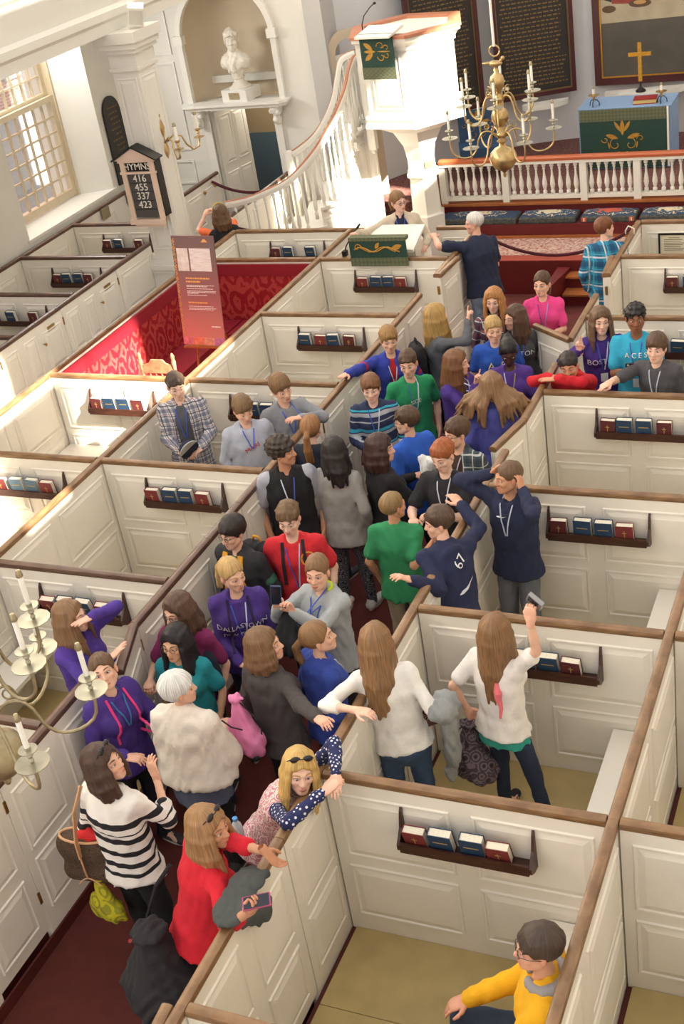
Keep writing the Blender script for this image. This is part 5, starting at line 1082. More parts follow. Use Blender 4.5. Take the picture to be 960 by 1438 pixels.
def add_head(acc, X, tone, hairc, eyec=(60, 42, 30), female=False, mouth=0.0, brow=None):
    """X maps template points to person-local points"""
    tone = np.array(srgb(*tone)); lipc = tone * np.array([0.86, 0.55, 0.52]) if tone[0] > 0.2 else tone * np.array([1.0, 0.7, 0.68]); bl = tone * np.array([1.0, 0.78, 0.74])
    V = HV.copy()
    if female: V[:, 0] *= 0.96; V[:, 2] = np.where(V[:, 2] < -0.05, -0.05 + (V[:, 2] + 0.05) * 0.93, V[:, 2])
    C = tone[None] * (1 - 0.45 * HBLUSH[:, None]) + bl[None] * 0.45 * HBLUSH[:, None]; C = C * (1 - HLIP[:, None]) + lipc[None] * HLIP[:, None]
    acc.add(X(V), HF, C)
    bc = np.array(srgb(*(brow or hairc))) * 0.6 + tone * 0.12
    for s in (-1, 1):
        m = MB(); m.ball((0, 0, 0), (0.011, 0.017, 0.032), 8, 7); v = np.array(m.v); a = s * 0.35; R_ = np.array([[math.cos(a), -math.sin(a), 0], [math.sin(a), math.cos(a), 0], [0, 0, 1]]); acc.add(X(v @ R_.T + np.array([s * 0.075, -0.008, -0.012])), m.f, tone * np.array([0.98, 0.86, 0.82]))
        m = MB(); m.ball((0, 0, 0), 0.0118, 12, 10); v = np.array(m.v); v = v[:, [0, 2, 1]]; v[:, 0] *= 1.25; dd = v / np.linalg.norm(v, axis=1, keepdims=True); fr = dd[:, 1]
        col = np.where((fr > 0.86)[:, None], np.array(srgb(*eyec))[None], np.array(srgb(205, 196, 188))[None]); col = np.where((fr > 0.965)[:, None], np.array([0.008, 0.006, 0.006])[None], col)
        acc.add(X(v + np.array([s * 0.031, 0.0745, -0.004])), [tuple(reversed(f)) for f in m.f], col)
        n = 7; up = [(s * (0.014 + 0.036 * i / (n - 1)), 0.0855 - 0.013 * (i / (n - 1)) ** 2 - 0.001, -0.002 + 0.0078 * math.sin(math.pi * (0.12 + 0.8 * i / (n - 1)))) for i in range(n)]
        lid = MB(); lid.tube(up, [0.0016, 0.0028, 0.0032, 0.0034, 0.0034, 0.0030, 0.002] if female else [0.0012, 0.0022, 0.0026, 0.0027, 0.0026, 0.0022, 0.0015], 6); acc.mb(lid, np.array(srgb(40, 28, 24)) if female else tone * 0.35, X)
        ld = MB(); ld.tube([(p[0], p[1] + 0.001, p[2] + 0.0046) for p in up], 0.0052, 6); acc.mb(ld, tone * np.array([0.92, 0.82, 0.80]), X)
        ll = MB(); ll.tube([(p[0], p[1] - 0.001, -0.0115 + 0.006 * (abs(i - 3) / 3) ** 2) for i, p in enumerate(up)], 0.0036, 6); acc.mb(ll, tone * np.array([0.94, 0.80, 0.78]), X)
        bw = MB(); bw.tube([(s * (0.012 + 0.040 * i / 6), 0.0905 - 0.017 * (i / 6) ** 1.6, 0.0185 + 0.007 * math.sin(math.pi * i / 7.5)) for i in range(7)], [0.0025, 0.0042, 0.0044, 0.004, 0.0034, 0.0027, 0.0015], 6); acc.mb(bw, bc, X)
    ml = MB(); mw = 0.019
    ml.tube([(-mw + 2 * mw * i / 8, 0.0965 - 0.010 * (abs(i - 4) / 4) ** 2, -0.0695 - mouth * 0.5 * math.sin(math.pi * i / 8) + 0.0015 * (abs(i - 4) / 4) ** 2) for i in range(9)], [0.0008] + [0.0016 + mouth * 0.5] * 7 + [0.0008], 6); acc.mb(ml, tone * np.array([0.36, 0.2, 0.2]), X)
# ---- hand template: wrist at origin, fingers +y, palm -z, thumb on +x
_HD = {}
def hand_template(pose):
    if pose in _HD: return _HD[pose]
    g = Grid((-0.07, -0.035, -0.10), (0.10, 0.20, 0.06), 0.0052)
    curls = {'relax': [0.30, 0.38, 0.45, 0.5], 'grip': [1.05, 1.1, 1.12, 1.15], 'flat': [0.06, 0.04, 0.06, 0.08], 'point': [0.05, 1.2, 1.25, 1.25], 'peace': [0.03, 0.03, 1.25, 1.25], 'hold': [0.65, 0.7, 0.75, 0.8]}[pose]
    g.cone((0, -0.03, 0), (0, 0.02, 0), 0.026, 0.026, 0.02); g.fcone((-0.004, 0.025, 0), (0.0, 0.068, 0), 0.036, 0.041, (0, 0, 1), 2.6, 0.02)
    fx = [0.030, 0.010, -0.010, -0.029]; ln = [0.070, 0.078, 0.072, 0.056]; rr = [0.0085, 0.0088, 0.0083, 0.0073]
    for x, l, r, c in zip(fx, ln, rr, curls):
        p = np.array([x * 0.95, 0.082 - abs(x) * 0.10, 0.0]); a = c * 0.75; spread = x * (1.6 if pose in ('peace', 'flat', 'point') else 0.6)
        for q, seg in enumerate((0.46, 0.30, 0.24)):
            d = np.array([math.sin(spread) if q == 0 else math.sin(spread) * 0.6, math.cos(a), -math.sin(a)]); n2 = p + d * l * seg; g.cone(p, n2, r * (1 - 0.08 * q), r * (0.93 - 0.1 * q), 0.004); p = n2; a += c
    if pose in ('grip', 'hold'): T3 = [(0.026, 0.02, -0.004), (0.046, 0.046, -0.026), (0.040, 0.072, -0.046), (0.024, 0.088, -0.054)]
    elif pose in ('point', 'peace'): T3 = [(0.026, 0.02, -0.004), (0.040, 0.050, -0.024), (0.022, 0.074, -0.034), (0.002, 0.084, -0.036)]
    else: T3 = [(0.026, 0.02, -0.002), (0.050, 0.046, -0.012), (0.060, 0.074, -0.018), (0.062, 0.095, -0.022)]
    for i in range(3): g.cone(T3[i], T3[i + 1], (0.014, 0.0105, 0.0095)[i], (0.0105, 0.0095, 0.0082)[i], 0.006)
    _HD[pose] = g.mesh(); return _HD[pose]
def nrm(v): v = np.asarray(v, float); return v / (np.linalg.norm(v) + 1e-12)
def rot(axis, deg):
    a = math.radians(deg); c, s = math.cos(a), math.sin(a)
    return np.array({'x': [[1, 0, 0], [0, c, -s], [0, s, c]], 'y': [[c, 0, s], [0, 1, 0], [-s, 0, c]], 'z': [[c, -s, 0], [s, c, 0], [0, 0, 1]]}[axis])
# ---- hair, in head-template coordinates
def hair_grid(kind, L=0.35, seed=0, part=0.0, vol=1.0, wind=None, tail=None):
    rnd = random.Random(seed); low = -0.16 if kind in ('buzz', 'short', 'mop', 'curly', 'afro') else -L - 0.06
    wide = 0.16 if wind is None else 0.38
    h = 0.0085 if L < 0.3 else 0.0098
    g = Grid((-wide, -0.26 if wind is None else -0.34, low), (wide, 0.15, 0.17), h)
    th = {'buzz': 0.006, 'short': 0.012, 'mop': 0.019, 'curly': 0.022, 'afro': 0.026, 'pony': 0.010, 'bun': 0.010, 'long': 0.014, 'bob': 0.018}[kind] * vol
    g.ell((0, -0.014, 0.032 + th * 0.3), (0.075 + th * 0.8, 0.096 + th * 0.9, 0.085 + th), 0)
    if kind in ('short', 'mop', 'curly', 'afro', 'bob', 'buzz'):
        nb = {'short': 26, 'mop': 40, 'curly': 60, 'afro': 70, 'bob': 20, 'buzz': 0}[kind]
        for i in range(nb):   # tufts
            a = rnd.uniform(0, 2 * math.pi); e = rnd.uniform(0.15, 1.5); r = 0.012 * rnd.uniform(0.8, 1.3) if kind != 'afro' else 0.014
            p = np.array([0.080 * math.cos(a) * math.cos(e), -0.014 + 0.100 * math.sin(a) * math.cos(e), 0.034 + 0.090 * math.sin(e)]); q = p + np.array([rnd.uniform(-.02, .02), 0.022 if p[1] > 0 else -0.012, -0.018])
            g.cone(p, q, r, r * 0.6, 0.008)
    # clear the face
    fz = {'buzz': 0.058, 'short': 0.056, 'mop': 0.052, 'curly': 0.054, 'afro': 0.052}.get(kind, 0.062)
    g.ell((0, 0.098, fz - 0.125), (0.066, 0.075, 0.125), 0.012, sub=True)
    for s in (-1, 1): g.ell((s * 0.046, 0.075, -0.04), (0.036, 0.055, 0.075), 0.01, sub=True)
    if kind in ('buzz', 'short', 'afro', 'pony', 'bun'):
        for s in (-1, 1): g.ell((s * 0.10, 0.01, -0.055), (0.045, 0.06, 0.07), 0.01, sub=True)   # ears and temples free
    if kind in ('buzz', 'short', 'curly', 'afro', 'pony', 'bun'): g.cut((0, -0.1, -0.072), nrm((0, 0.35, -1)))
    if kind == 'mop': g.cut((0, -0.1, -0.088), nrm((0, 0.2, -1)))
    if kind in ('short', 'mop', 'curly'):     # fringe
        n = 12; dz = 0.0 if kind == 'short' else (0.020 if kind == 'mop' else 0.008)
        for i in range(n):
            x = -0.062 + 0.124 * i / (n - 1); y = 0.074 * math.sqrt(max(0.05, 1 - (x / 0.082) ** 2)); sw = part * 0.022
            p = (x - sw, y * 0.72, 0.098 - 0.28 * abs(x)); q = (x + sw * 0.6, y + 0.008, 0.060 - dz - 0.25 * abs(x) + rnd.uniform(-0.006, 0.006)); g.cone(p, q, 0.013, 0.007, 0.009)
    if kind in ('long', 'bob'):
        n = (30 if wind is None else 52) if kind == 'long' else 26; a0 = 0.92 if tail is None else tail
        for i in range(n):
            t = i / (n - 1); a = a0 + (2 * math.pi - 2 * a0) * t; sx, sy = math.sin(a), math.cos(a); jj = rnd.uniform(-0.012, 0.012)
            top = np.array([0.066 * sx, -0.012 + 0.078 * sy, 0.070]); ear = np.array([(0.084 + th * 0.5) * sx, -0.012 + (0.098 + th * 0.4) * sy, -0.02 + jj])
            lf = L * rnd.uniform(0.90, 1.03) * (0.93 if abs(t - .5) > 0.38 else 1.0); back = max(0, -sy)
            end = np.array([(0.092 + 0.02 * rnd.random()) * sx * (0.95 if kind == 'long' else 1.08) + rnd.uniform(-.01, .01), -0.012 + (0.105 + 0.035 * back) * sy + (0.055 * max(0, sy) if L > 0.2 else 0), -lf])
            mid = (ear + end) / 2 + np.array([0.006 * sx, -0.012 * back, 0]); k = 0.016
            if wind is not None and kind == 'long':
                s_ = 1 if sx > 0 else -1; wv = wind * (0.55 + 0.45 * abs(sx)) * rnd.uniform(0.7, 1.15); end = np.array([s_ * (0.10 + wv * 0.26) * max(0.35, abs(sx)), end[1] - 0.03 + rnd.uniform(-.03, .03), -lf + wv * 0.17]); mid = (ear + end) / 2 + np.array([0.02 * s_, -0.01, 0.02])
            r0 = 0.017 if kind == 'long' else 0.019
            if wind is not None: k = 0.02
            g.cone(top, ear, r0, r0, k); g.cone(ear, mid, r0, r0 * 0.9, k)
            if kind == 'bob': g.cone(mid, end * np.array([0.94, 0.94, 1]), r0 * 0.9, r0 * 0.6, k)
            else: g.cone(mid, end, r0 * 0.9, r0 * 0.42, k)
        # front curtains sweep from the parting
        for s in (-1, 1):
            g.cone((0.012 * s + part * 0.02, 0.062, 0.098), (0.066 * s, 0.050, 0.045), 0.016, 0.015, 0.012); g.cone((0.066 * s, 0.050, 0.045), (0.080 * s, 0.020, -0.03), 0.015, 0.014, 0.012)
    if kind == 'pony':
        c = np.array([0, -0.112, 0.02]); g.ell(c, (0.024, 0.022, 0.024), 0.012)
        for i in range(9):
            o = np.array([rnd.uniform(-.02, .02), rnd.uniform(-.014, .014), 0]); p1 = c + o * 0.4 + np.array([0, -0.045, -0.03]); p2 = c + o + np.array([0, -0.055, -L * 0.55]); p3 = c + o * 1.3 + np.array([rnd.uniform(-.015, .015), -0.045, -L]); g.cone(c, p1, 0.016, 0.017, 0.01); g.cone(p1, p2, 0.017, 0.016, 0.01); g.cone(p2, p3, 0.016, 0.006, 0.01)
    if kind == 'bun':
        c = np.array([0, -0.10, 0.075]); g.ell(c, (0.042, 0.040, 0.040), 0.008)
        for i in range(8): a = i * 0.8; g.cone(c + 0.03 * np.array([math.cos(a), math.sin(a), 0.2]), c + 0.034 * np.array([math.cos(a + .9), math.sin(a + .9), -0.2]), 0.012, 0.012, 0.006)
    amp = {'curly': 0.004, 'afro': 0.0035}.get(kind, 0.0012); X, Y, Z = g.pts((slice(None),) * 3); g.D = g.D + (amp * (np.sin(150 * X + 40 * Z) + np.sin(140 * Y - 30 * Z) + (np.sin(160 * Z) if kind in ('curly', 'afro') else 0))).astype(f32)
    return g
# ------------------------------------------------------------------ person builder
CAM_PSI = 157.7      # compass angle that faces the camera; sig = degrees turned from it (90 = faces picture right, 180 = away)
_SH = {}
def shoe_mesh(c, sole):
    k = (c, sole)
    if k in _SH: return _SH[k]
    g = Grid((-0.06, -0.08, 0), (0.06, 0.21, 0.13), 0.0095); g.fcone((0, -0.03, 0.035), (0, 0.15, 0.028), 0.042, 0.040, (0, 0, 1), 1.25, 0.02); g.cone((0, -0.03, 0.05), (0, -0.02, 0.085), 0.040, 0.037, 0.03); g.cut((0, 0, 0.014), (0, 0, -1)); g.cut((0, 0, 0.10), (0, 0, 1))
    V, F = g.mesh(); me = bpy.data.meshes.new('shoe'); me.from_pydata(V.tolist(), [], F.tolist()); me.polygons.foreach_set('use_smooth', np.ones(len(me.polygons), bool)); me.materials.append(cloth(c, 0.7))
    so = MB(); pr = [(0.040 * math.cos(a) * (1 if math.sin(a) > 0 else 0.95), 0.055 + (0.135 if math.sin(a) > 0 else 0.125) * math.sin(a)) for a in [2 * math.pi * i / 16 for i in range(16)]]; so.prism(pr, 0, 0.018); sm = so.mesh('sole'); sm.materials.append(cloth(sole, 0.7)); _SH[k] = (me, sm); return _SH[k]
class P_: pass
NP = [0]
def swoosh(p, x, t, w, c, side=1, ang=0.0):
    up = []; dn = []
    for i in range(11):
        k = i / 10; a = (-0.5 + k) * w; b = w * (0.30 * (k - 0.25) ** 2 - 0.03); th_ = 0.16 * w * (1 - k) ** 0.8 * min(1, 5 * k + 0.15); up.append((a, b + th_ * 0.5)); dn.append((a, b - th_ * 0.5))
    pts = [(x + side * -1 * (q[0] * math.cos(ang) - q[1] * math.sin(ang)), t * p.H + q[0] * math.sin(ang) + q[1] * math.cos(ang)) for q in up + dn[::-1]]
    v = p.drape(pts, side, 0.009); n = 11; MB().add([tuple(a) for a in v], [(i, i + 1, 2 * n - 2 - i, 2 * n - 1 - i) for i in range(n - 1)]).build('swoosh_mark', cloth(c), p.root)
def person(label, pos, z0, H, sig, head=None, lean=(0, 0), twist=0, fem=False, tone=(224, 178, 152), hair=('short', (96, 70, 46)), tops=(), legs=None, shoes=((60, 58, 60), (220, 216, 210)), L=None, R=None, feet=None, fat=1.0, lanyard=None, glasses=None, prints=(), straps=None, shades=False, mouth=0.0, fix=False, seat=None, group='visitors in the church', name='person', eyes=(62, 46, 34), slide=(0, 0), band=None):
    NP[0] += 1; ph = NP[0] * 1.7
    s = H / 1.7; psi = CAM_PSI - sig; th = math.radians(-psi); hd = head or (sig, 0, 0); hyaw = hd[0] - sig
    Rt = rot('x', -lean[0]) @ rot('y', lean[1]); u = Rt @ np.array([0, 0, 1.0]); Xc = Rt @ rot('z', twist) @ np.array([1.0, 0, 0]); Fw = nrm(np.cross(u, Xc))
    P0 = np.array([0, 0, 0.515 * H]) if seat is None else np.array([0, 0, seat]); sw = (0.099 if not fem else 0.089) * H * (0.5 + 0.5 * fat)
    waist = P0 + u * 0.10 * H; chest = P0 + u * 0.215 * H; neck = P0 + u * 0.318 * H; SR = P0 + u * 0.278 * H + Xc * sw; SL = P0 + u * 0.278 * H - Xc * sw
    hs = (0.162 + 0.042 * H) / 0.233
    nd = nrm(u * 0.55 + np.array([0, 0, 0.45]) + Fw * 0.14); Hc = neck + nd * (H - 0.117 * hs - 0.833 * H)
    Rh = rot('z', hyaw) @ rot('x', hd[1]) @ rot('y', hd[2]); HX = lambda V: Hc + (np.asarray(V) * hs) @ Rh.T
    # root so that the head sits over pos
    c_, s_ = math.cos(th), math.sin(th); off = np.array([0, 0]) if fix else Hc[:2]
    rx = pos[0] - (c_ * off[0] - s_ * off[1]) + slide[0]; ry = pos[1] - (s_ * off[0] + c_ * off[1]) + slide[1]
    root = empty(name, (rx, ry, z0), th); tag(root, label, 'person', group)
    def loc(t):
        if t[0] == 'w': d = np.array([t[1] - rx, t[2] - ry]); return np.array([c_ * d[0] + s_ * d[1], -s_ * d[0] + c_ * d[1], t[3] - z0])
        return np.array(t, float)
    # arms
    L1, L2 = 0.168 * H, 0.150 * H; arms = {}
    for sd, S, spec in ((1, SR, R), (-1, SL, L)):
        spec = spec or {}; W_ = spec.get('to'); W_ = S + Xc * sd * 0.045 * s + np.array([0, 0.05 * s, -0.292 * H]) if W_ is None else loc(W_)
        pole = np.array(spec.get('pole', (sd * 0.5, -0.6, -0.5))); d = W_ - S; dist = np.linalg.norm(d)
        mx = (L1 + L2) * 0.995
        if dist > mx: W_ = S + d / dist * mx; d = W_ - S; dist = mx
        dist = max(dist, abs(L1 - L2) + 0.06); dn = nrm(d); a = (L1 ** 2 - L2 ** 2 + dist ** 2) / (2 * dist); hh = math.sqrt(max(0, L1 ** 2 - a * a)); pv = pole - dn * (pole @ dn); E = S + dn * a + nrm(pv) * hh
        arms[sd] = (S, E, W_, spec)
    hipx = 0.050 * H
    LG = {}
    for sd in (1, -1):
        ft = (feet or {}).get(sd, (sd * 0.062 * H, 0.02)); hip = P0 + np.array([sd * hipx, 0, -0.01 * H]); ank = np.array([ft[0], ft[1], 0.085 * s])
        if seat is not None: knee = hip + np.array([sd * 0.05, 0.25 * H, 0.01]); ank = knee + np.array([0, 0.04, -0.235 * H]); ank[2] = max(ank[2], 0.085 * s)
        else: knee = (hip + ank) / 2 + np.array([0, 0.02 * s, 0.0])
        LG[sd] = (hip, knee, ank)
    allp = np.array([P0, neck, Hc, SR, SL] + [q for a in arms.values() for q in a[:3]] + [q for l in LG.values() for q in l])
    def torso(g, inf, loose, k=0.04, bust=True, skin=False):
        f = fat
        g.fcone(P0 - u * 0.02 * H, waist, 0.097 * H * (1.03 if fem else 1) * f + inf, (0.078 if fem else 0.084) * H * f + inf + loose, Fw, 1.42, k); g.fcone(waist, chest, (0.078 if fem else 0.084) * H * f + inf + loose, (0.088 if fem else 0.094) * H * f + inf + loose * 0.4, Fw, 1.42, k)
        g.fcone(chest, neck - u * 0.045 * H, (0.088 if fem else 0.094) * H * f + inf + loose * 0.4, 0.056 * H + inf, Fw, 1.35, k); 
        g.cone(SL - u * 0.012 * H, SR - u * 0.012 * H, 0.030 * H + inf * 0.7, 0.030 * H + inf * 0.7, k)
        for S_ in (SL, SR): g.cone(neck - u * 0.026 * H, S_ - u * 0.004 * H, 0.026 * H + inf * 0.5, 0.024 * H + inf * 0.6, 0.025)
        if fem and bust:
            for sd in (-1, 1): g.ell(P0 + u * 0.205 * H + Xc * sd * 0.045 * H + Fw * (0.048 * H), (0.040 * H + inf, 0.036 * H + inf, 0.040 * H + inf), 0.035)
    ar = (0.86 if fem else 1.0) * s * (0.4 + 0.6 * fat)
    lo, hi = allp.min(0) - 0.16, allp.max(0) + 0.16
    # skin
    lo2 = lo.copy(); lo2[2] = 0.0; hi2 = hi.copy()
    sk = 0.66 if any(t.get('sleeve', 'short') == 'long' for t in tops) else 1.0; lk = 0.80 if legs and legs.get('len', 'long') == 'long' else 1.0
    g = Grid(lo2, hi2, 0.0205); torso(g, -0.010, 0.0)
    g.cone(neck - u * 0.02, Hc + nd * (-0.03 * hs), (0.040 if fem else 0.047) * s * 1.08, (0.040 if fem else 0.047) * s, 0.02)
    for sd in (1, -1):
        S, E, W_, sp = arms[sd]; g.cone(S, S + (E - S) * 0.6, 0.036 * ar, 0.037 * ar * sk, 0.03); g.cone(S + (E - S) * 0.6, E, 0.038 * ar * sk, 0.036 * ar * sk, 0.02); g.cone(E, E + (W_ - E) * 0.4, 0.037 * ar * sk, 0.036 * ar * sk, 0.012); g.cone(E + (W_ - E) * 0.4, W_, 0.036 * ar * sk, 0.0255 * ar * (0.9 if sk < 1 else 1), 0.012)
        hip, knee, ank = LG[sd]; g.cone(hip, knee, 0.074 * s * lk, 0.048 * s * lk, 0.03); g.cone(knee, knee + (ank - knee) * 0.35, 0.048 * s * lk, 0.050 * s * lk, 0.02); g.cone(knee + (ank - knee) * 0.35, ank, 0.050 * s * lk, 0.034 * s * (0.9 if lk < 1 else 1), 0.02)
        g.cone(ank + np.array([0, -0.02, -0.03]), ank + np.array([0, 0.12 * s, -0.05]), 0.032, 0.026, 0.02)
    V, F = g.mesh(); tc = np.array(srgb(*tone)); acc = Acc(); acc.add(V, F, tc)
    add_head(acc, HX, tone, hair[1], eyes, fem, mouth)
    for sd in (1, -1):
        S, E, W_, sp = arms[sd]; pose = sp.get('hand', 'relax'); f = nrm(sp['f']) if 'f' in sp else nrm(W_ - E); pl = sp.get('palm')
        if pl is None: pl = np.array([-sd, 0, 0.0]) if abs(f[2]) > 0.6 else np.array([0, 0, -1.0])
        pl = np.asarray(pl, float); Zt = -nrm(pl - f * (pl @ f)); Xt = np.cross(f, Zt); hv, hf = hand_template(pose); hv = hv * (0.93 if fem else 1.0) * (0.35 + 0.65 * s)
        if sd == 1: hv = hv * np.array([-1, 1, 1]); hf = hf[:, ::-1]
        acc.add(W_ + hv[:, :1] * Xt + hv[:, 1:2] * f + hv[:, 2:] * Zt, hf, tc * np.array([1.0, 0.93, 0.91])); arms[sd] = (S, E, W_, sp, f, Zt, Xt)
    body = acc.build('body', m_skin, root, color=True)
    # clothes
    top_g = hem_g = None; hem_h = -9
    for ti, t in enumerate(tops):
        inf = t.get('inf', 0.012); loose = t.get('loose', 0.006); g = Grid(lo, hi, 0.0155); torso(g, inf, loose)
        hem = t.get('hem', 0.05) * H; g.cut(P0 - u * hem, -u)
        if hem > 0.03 * H:   # skirt of the garment below the hips
            g2 = Grid(lo, hi, 0.0155); g2.fcone(P0, P0 - u * hem * 1.2, 0.099 * H * fat + inf, 0.106 * H * fat + inf + loose + 0.006, Fw, 1.30, 0.03); g2.cut(P0 - u * hem, -u); g.D = np.minimum(g.D, g2.D)
        sl = t.get('sleeve', 'short')
        for sd in (1, -1):
            S, E, W_ = arms[sd][:3]; e = t.get('ae', inf * 0.75)
            if sl == 'none': continue
            if sl == 'short': M_ = S + (E - S) * 0.72; g.cone(S, M_, 0.043 * ar + e, 0.047 * ar + e + 0.006, 0.03)
            elif sl == 'elbow': M_ = E + (W_ - E) * t.get('sl', 0.35); g.cone(S, E, 0.043 * ar + e, 0.040 * ar + e, 0.03); g.cone(E, M_, 0.040 * ar + e, 0.039 * ar + e, 0.01)
            else: g.cone(S, E, 0.043 * ar + e, 0.040 * ar + e, 0.03); g.cone(E, E + (W_ - E) * 0.86, 0.041 * ar + e, 0.032 * ar + e, 0.012); g.cone(E + (W_ - E) * 0.86, E + (W_ - E) * 0.98, 0.033 * ar + e, 0.030 * ar + e * 0.7, 0.004)
        if not t.get('shawl'): g.ell(neck + Fw * 0.050 * s + u * 0.016 * s, (0.056 * s, 0.058 * s, 0.052 * s), 0.010, R=np.stack([Xc, Fw, u], 1), sub=True)
        if t.get('hood'):
            q = lambda a: neck + Xc * (0.072 + 0.014 * math.cos(a)) * s * math.sin(a) - Fw * (0.070 * math.cos(a) - 0.018) * s - u * (0.018 + 0.030 * (1 - math.cos(a)) * 0.5) * s
            for i in range(12):
                a = math.radians(-158 + 316 * i / 12); b = math.radians(-158 + 316 * (i + 1) / 12); ra_ = (0.020 + 0.013 * (1 + math.cos(a)) * 0.5) * s; rb_ = (0.020 + 0.013 * (1 + math.cos(b)) * 0.5) * s
                g.cone(q(a), q(b), ra_, rb_, 0.007)
            g.ell(neck - Fw * 0.100 * s - u * 0.080 * s, (0.088 * s, 0.036 * s, 0.075 * s), 0.02)
        if t.get('collar'):
            for i in range(10):
                q = lambda a: neck + u * 0.012 + Xc * 0.060 * s * math.sin(a) - Fw * 0.058 * s * math.cos(a) - u * 0.03 * (1 - math.cos(a)) * 0.5; g.cone(q(-2.6 + 5.2 * i / 10), q(-2.6 + 5.2 * (i + 1) / 10), 0.016, 0.016, 0.006)
        if t.get('shawl'):   # knitted sweater hanging loose over both shoulders
            g.fcone(neck - u * 0.05, P0 + u * 0.02 * H, 0.10 * s, 0.29 * s, Fw, 1.5, 0.05); g.cut(P0 + u * 0.0 * H, -u); 
            for sd in (1, -1): g.cone(arms[sd][0], arms[sd][1] - np.array([0, 0, 0.04]), 0.07 * s, 0.095 * s, 0.06)
        if t.get('open'): g.ell(P0 + u * 0.17 * H + Fw * 0.19, (t['open'], 0.17, 0.40 * s), 0.015, R=np.stack([Xc, Fw, u], 1), sub=True)
        g.wrinkle(t.get('wr', 0.003), 1.0, ph)
        grid_mesh(t.get('name', 'shirt'), g, t['m'] if 'm' in t else cloth(t['c']), root)
        if not t.get('skip'): top_g = g
        if hem_g is None or hem >= hem_h: hem_g, hem_h = g, hem
    if legs:
        inf = legs.get('inf', 0.010); llo = lo.copy(); llo[2] = 0; lhi = np.maximum(allp[0], np.array([l for k in LG.values() for l in k]).max(0)) + 0.2; llo[:2] = np.minimum(np.array([l for k in LG.values() for l in k]).min(0)[:2], P0[:2]) - 0.2; lhi[2] = P0[2] + 0.12 * H
        g = Grid(llo, lhi, 0.0165); g.fcone(P0 - u * 0.03 * H, waist - u * 0.02 * H, 0.099 * H * fat + inf * 0.6, 0.088 * H * fat, Fw, 1.42, 0.03); g.cut(P0 + u * 0.055 * H, u)
        if fem: g.ell(P0 - Fw * 0.03 * H - np.array([0, 0, 0.03 * H]), (0.085 * H * fat, 0.062 * H * fat, 0.062 * H), 0.03)
        fl = legs.get('flare', 0.0)
        for sd in (1, -1):
            hip, knee, ank = LG[sd]; endp = ank if legs.get('len', 'long') == 'long' else (knee + (ank - knee) * 0.05)
            g.cone(hip, knee, 0.080 * s * (0.5 + 0.5 * fat) + inf, 0.054 * s + inf, 0.03)
            if legs.get('len', 'long') == 'long': g.cone(knee, ank + (ank - knee) * 0.06, 0.054 * s + inf, 0.040 * s + inf + fl, 0.02)
            else: g.cone(knee, endp, 0.056 * s + inf, 0.058 * s + inf, 0.02)
        g.wrinkle(0.0024, 0.9, ph * 2)
        if top_g is not None and seat is None:
            X_, Y_, Z_ = g.pts((slice(None),) * 3); hemv = max(t.get('hem', 0.05) for t in tops if not t.get('shawl')) * H - 0.012
            ab = ((X_ - P0[0]) * u[0] + (Y_ - P0[1]) * u[1] + (Z_ - P0[2]) * u[2]) > -hemv
            pq = np.stack([X_[ab], Y_[ab], Z_[ab]], 1); g.D[ab] = np.maximum(g.D[ab], hem_g.sample(pq).astype(f32) + 0.008)
        grid_mesh(legs.get('name', 'trousers'), g, legs['m'] if 'm' in legs else cloth(legs['c']), root)
    if shoes:
        me, sm = shoe_mesh(*shoes)
        for sd in (1, -1):
            ank = LG[sd][2]; o = link('shoe', me, root, (ank[0], ank[1] - 0.0, ank[2] - 0.085 * s)); o.rotation_euler = (0, 0, -sd * 0.15); o.scale = (s, s, s); link('sole', sm, o)
    # hair
    hk = dict(hair[2]) if len(hair) > 2 else {}; hg = hair_grid(hair[0], seed=NP[0], **hk); V, F = hg.mesh(); me = bpy.data.meshes.new('hair'); me.from_pydata(V.tolist(), [], F.tolist()); me.polygons.foreach_set('use_smooth', np.ones(len(me.polygons), bool)); me.materials.append(hair_mat(hair[1])); ho = link('hair', me, root)
    M4 = Matrix(((*(Rh[0] * hs), Hc[0]), (*(Rh[1] * hs), Hc[1]), (*(Rh[2] * hs), Hc[2]), (0, 0, 0, 1))); ho.matrix_local = M4
    def headpart(nm, m, mt, sm=True): o = m.build(nm, mt, root, smooth=sm); o.matrix_local = M4; return o
    if glasses:
        m = MB()
        for sd in (-1, 1): m.tube([(sd * 0.031 + 0.021 * math.cos(a), 0.1005 - 0.5 * abs(abs(sd * 0.031 + 0.021 * math.cos(a)) - 0.031) ** 1.2, -0.003 + 0.015 * math.sin(a)) for a in [2 * math.pi * i / 14 for i in range(15)]], 0.0019, 5); m.tube([(sd * 0.052, 0.094, 0.002), (sd * 0.075, 0.05, 0.003), (sd * 0.082, -0.01, 0.0)], 0.0018, 5)
        m.tube([(-0.010, 0.103, 0.0), (0.010, 0.103, 0.0)], 0.0018, 5); headpart('glasses', m, cloth(glasses, 0.3))
    if shades:
        m = MB()
        for sd in (-1, 1): m.ball((sd * 0.034, 0.062, 0.108), (0.030, 0.012, 0.020), 10, 6); m.tube([(sd * 0.06, 0.05, 0.105), (sd * 0.086, 0.0, 0.06), (sd * 0.088, -0.05, 0.03)], 0.003, 5)
        m.tube([(-0.012, 0.07, 0.112), (0.012, 0.07, 0.112)], 0.003, 5); headpart('sunglasses', m, mat('sunglass_lens', srgb(34, 30, 34), 0.12))
    if band: m = MB(); m.tube([(0.088 * math.cos(a), 0.02 + 0.0 * a, 0.045 + 0.092 * math.sin(a)) for a in [math.pi * i / 12 for i in range(13)]], 0.008, 6); headpart('hair_band', m, cloth(band))
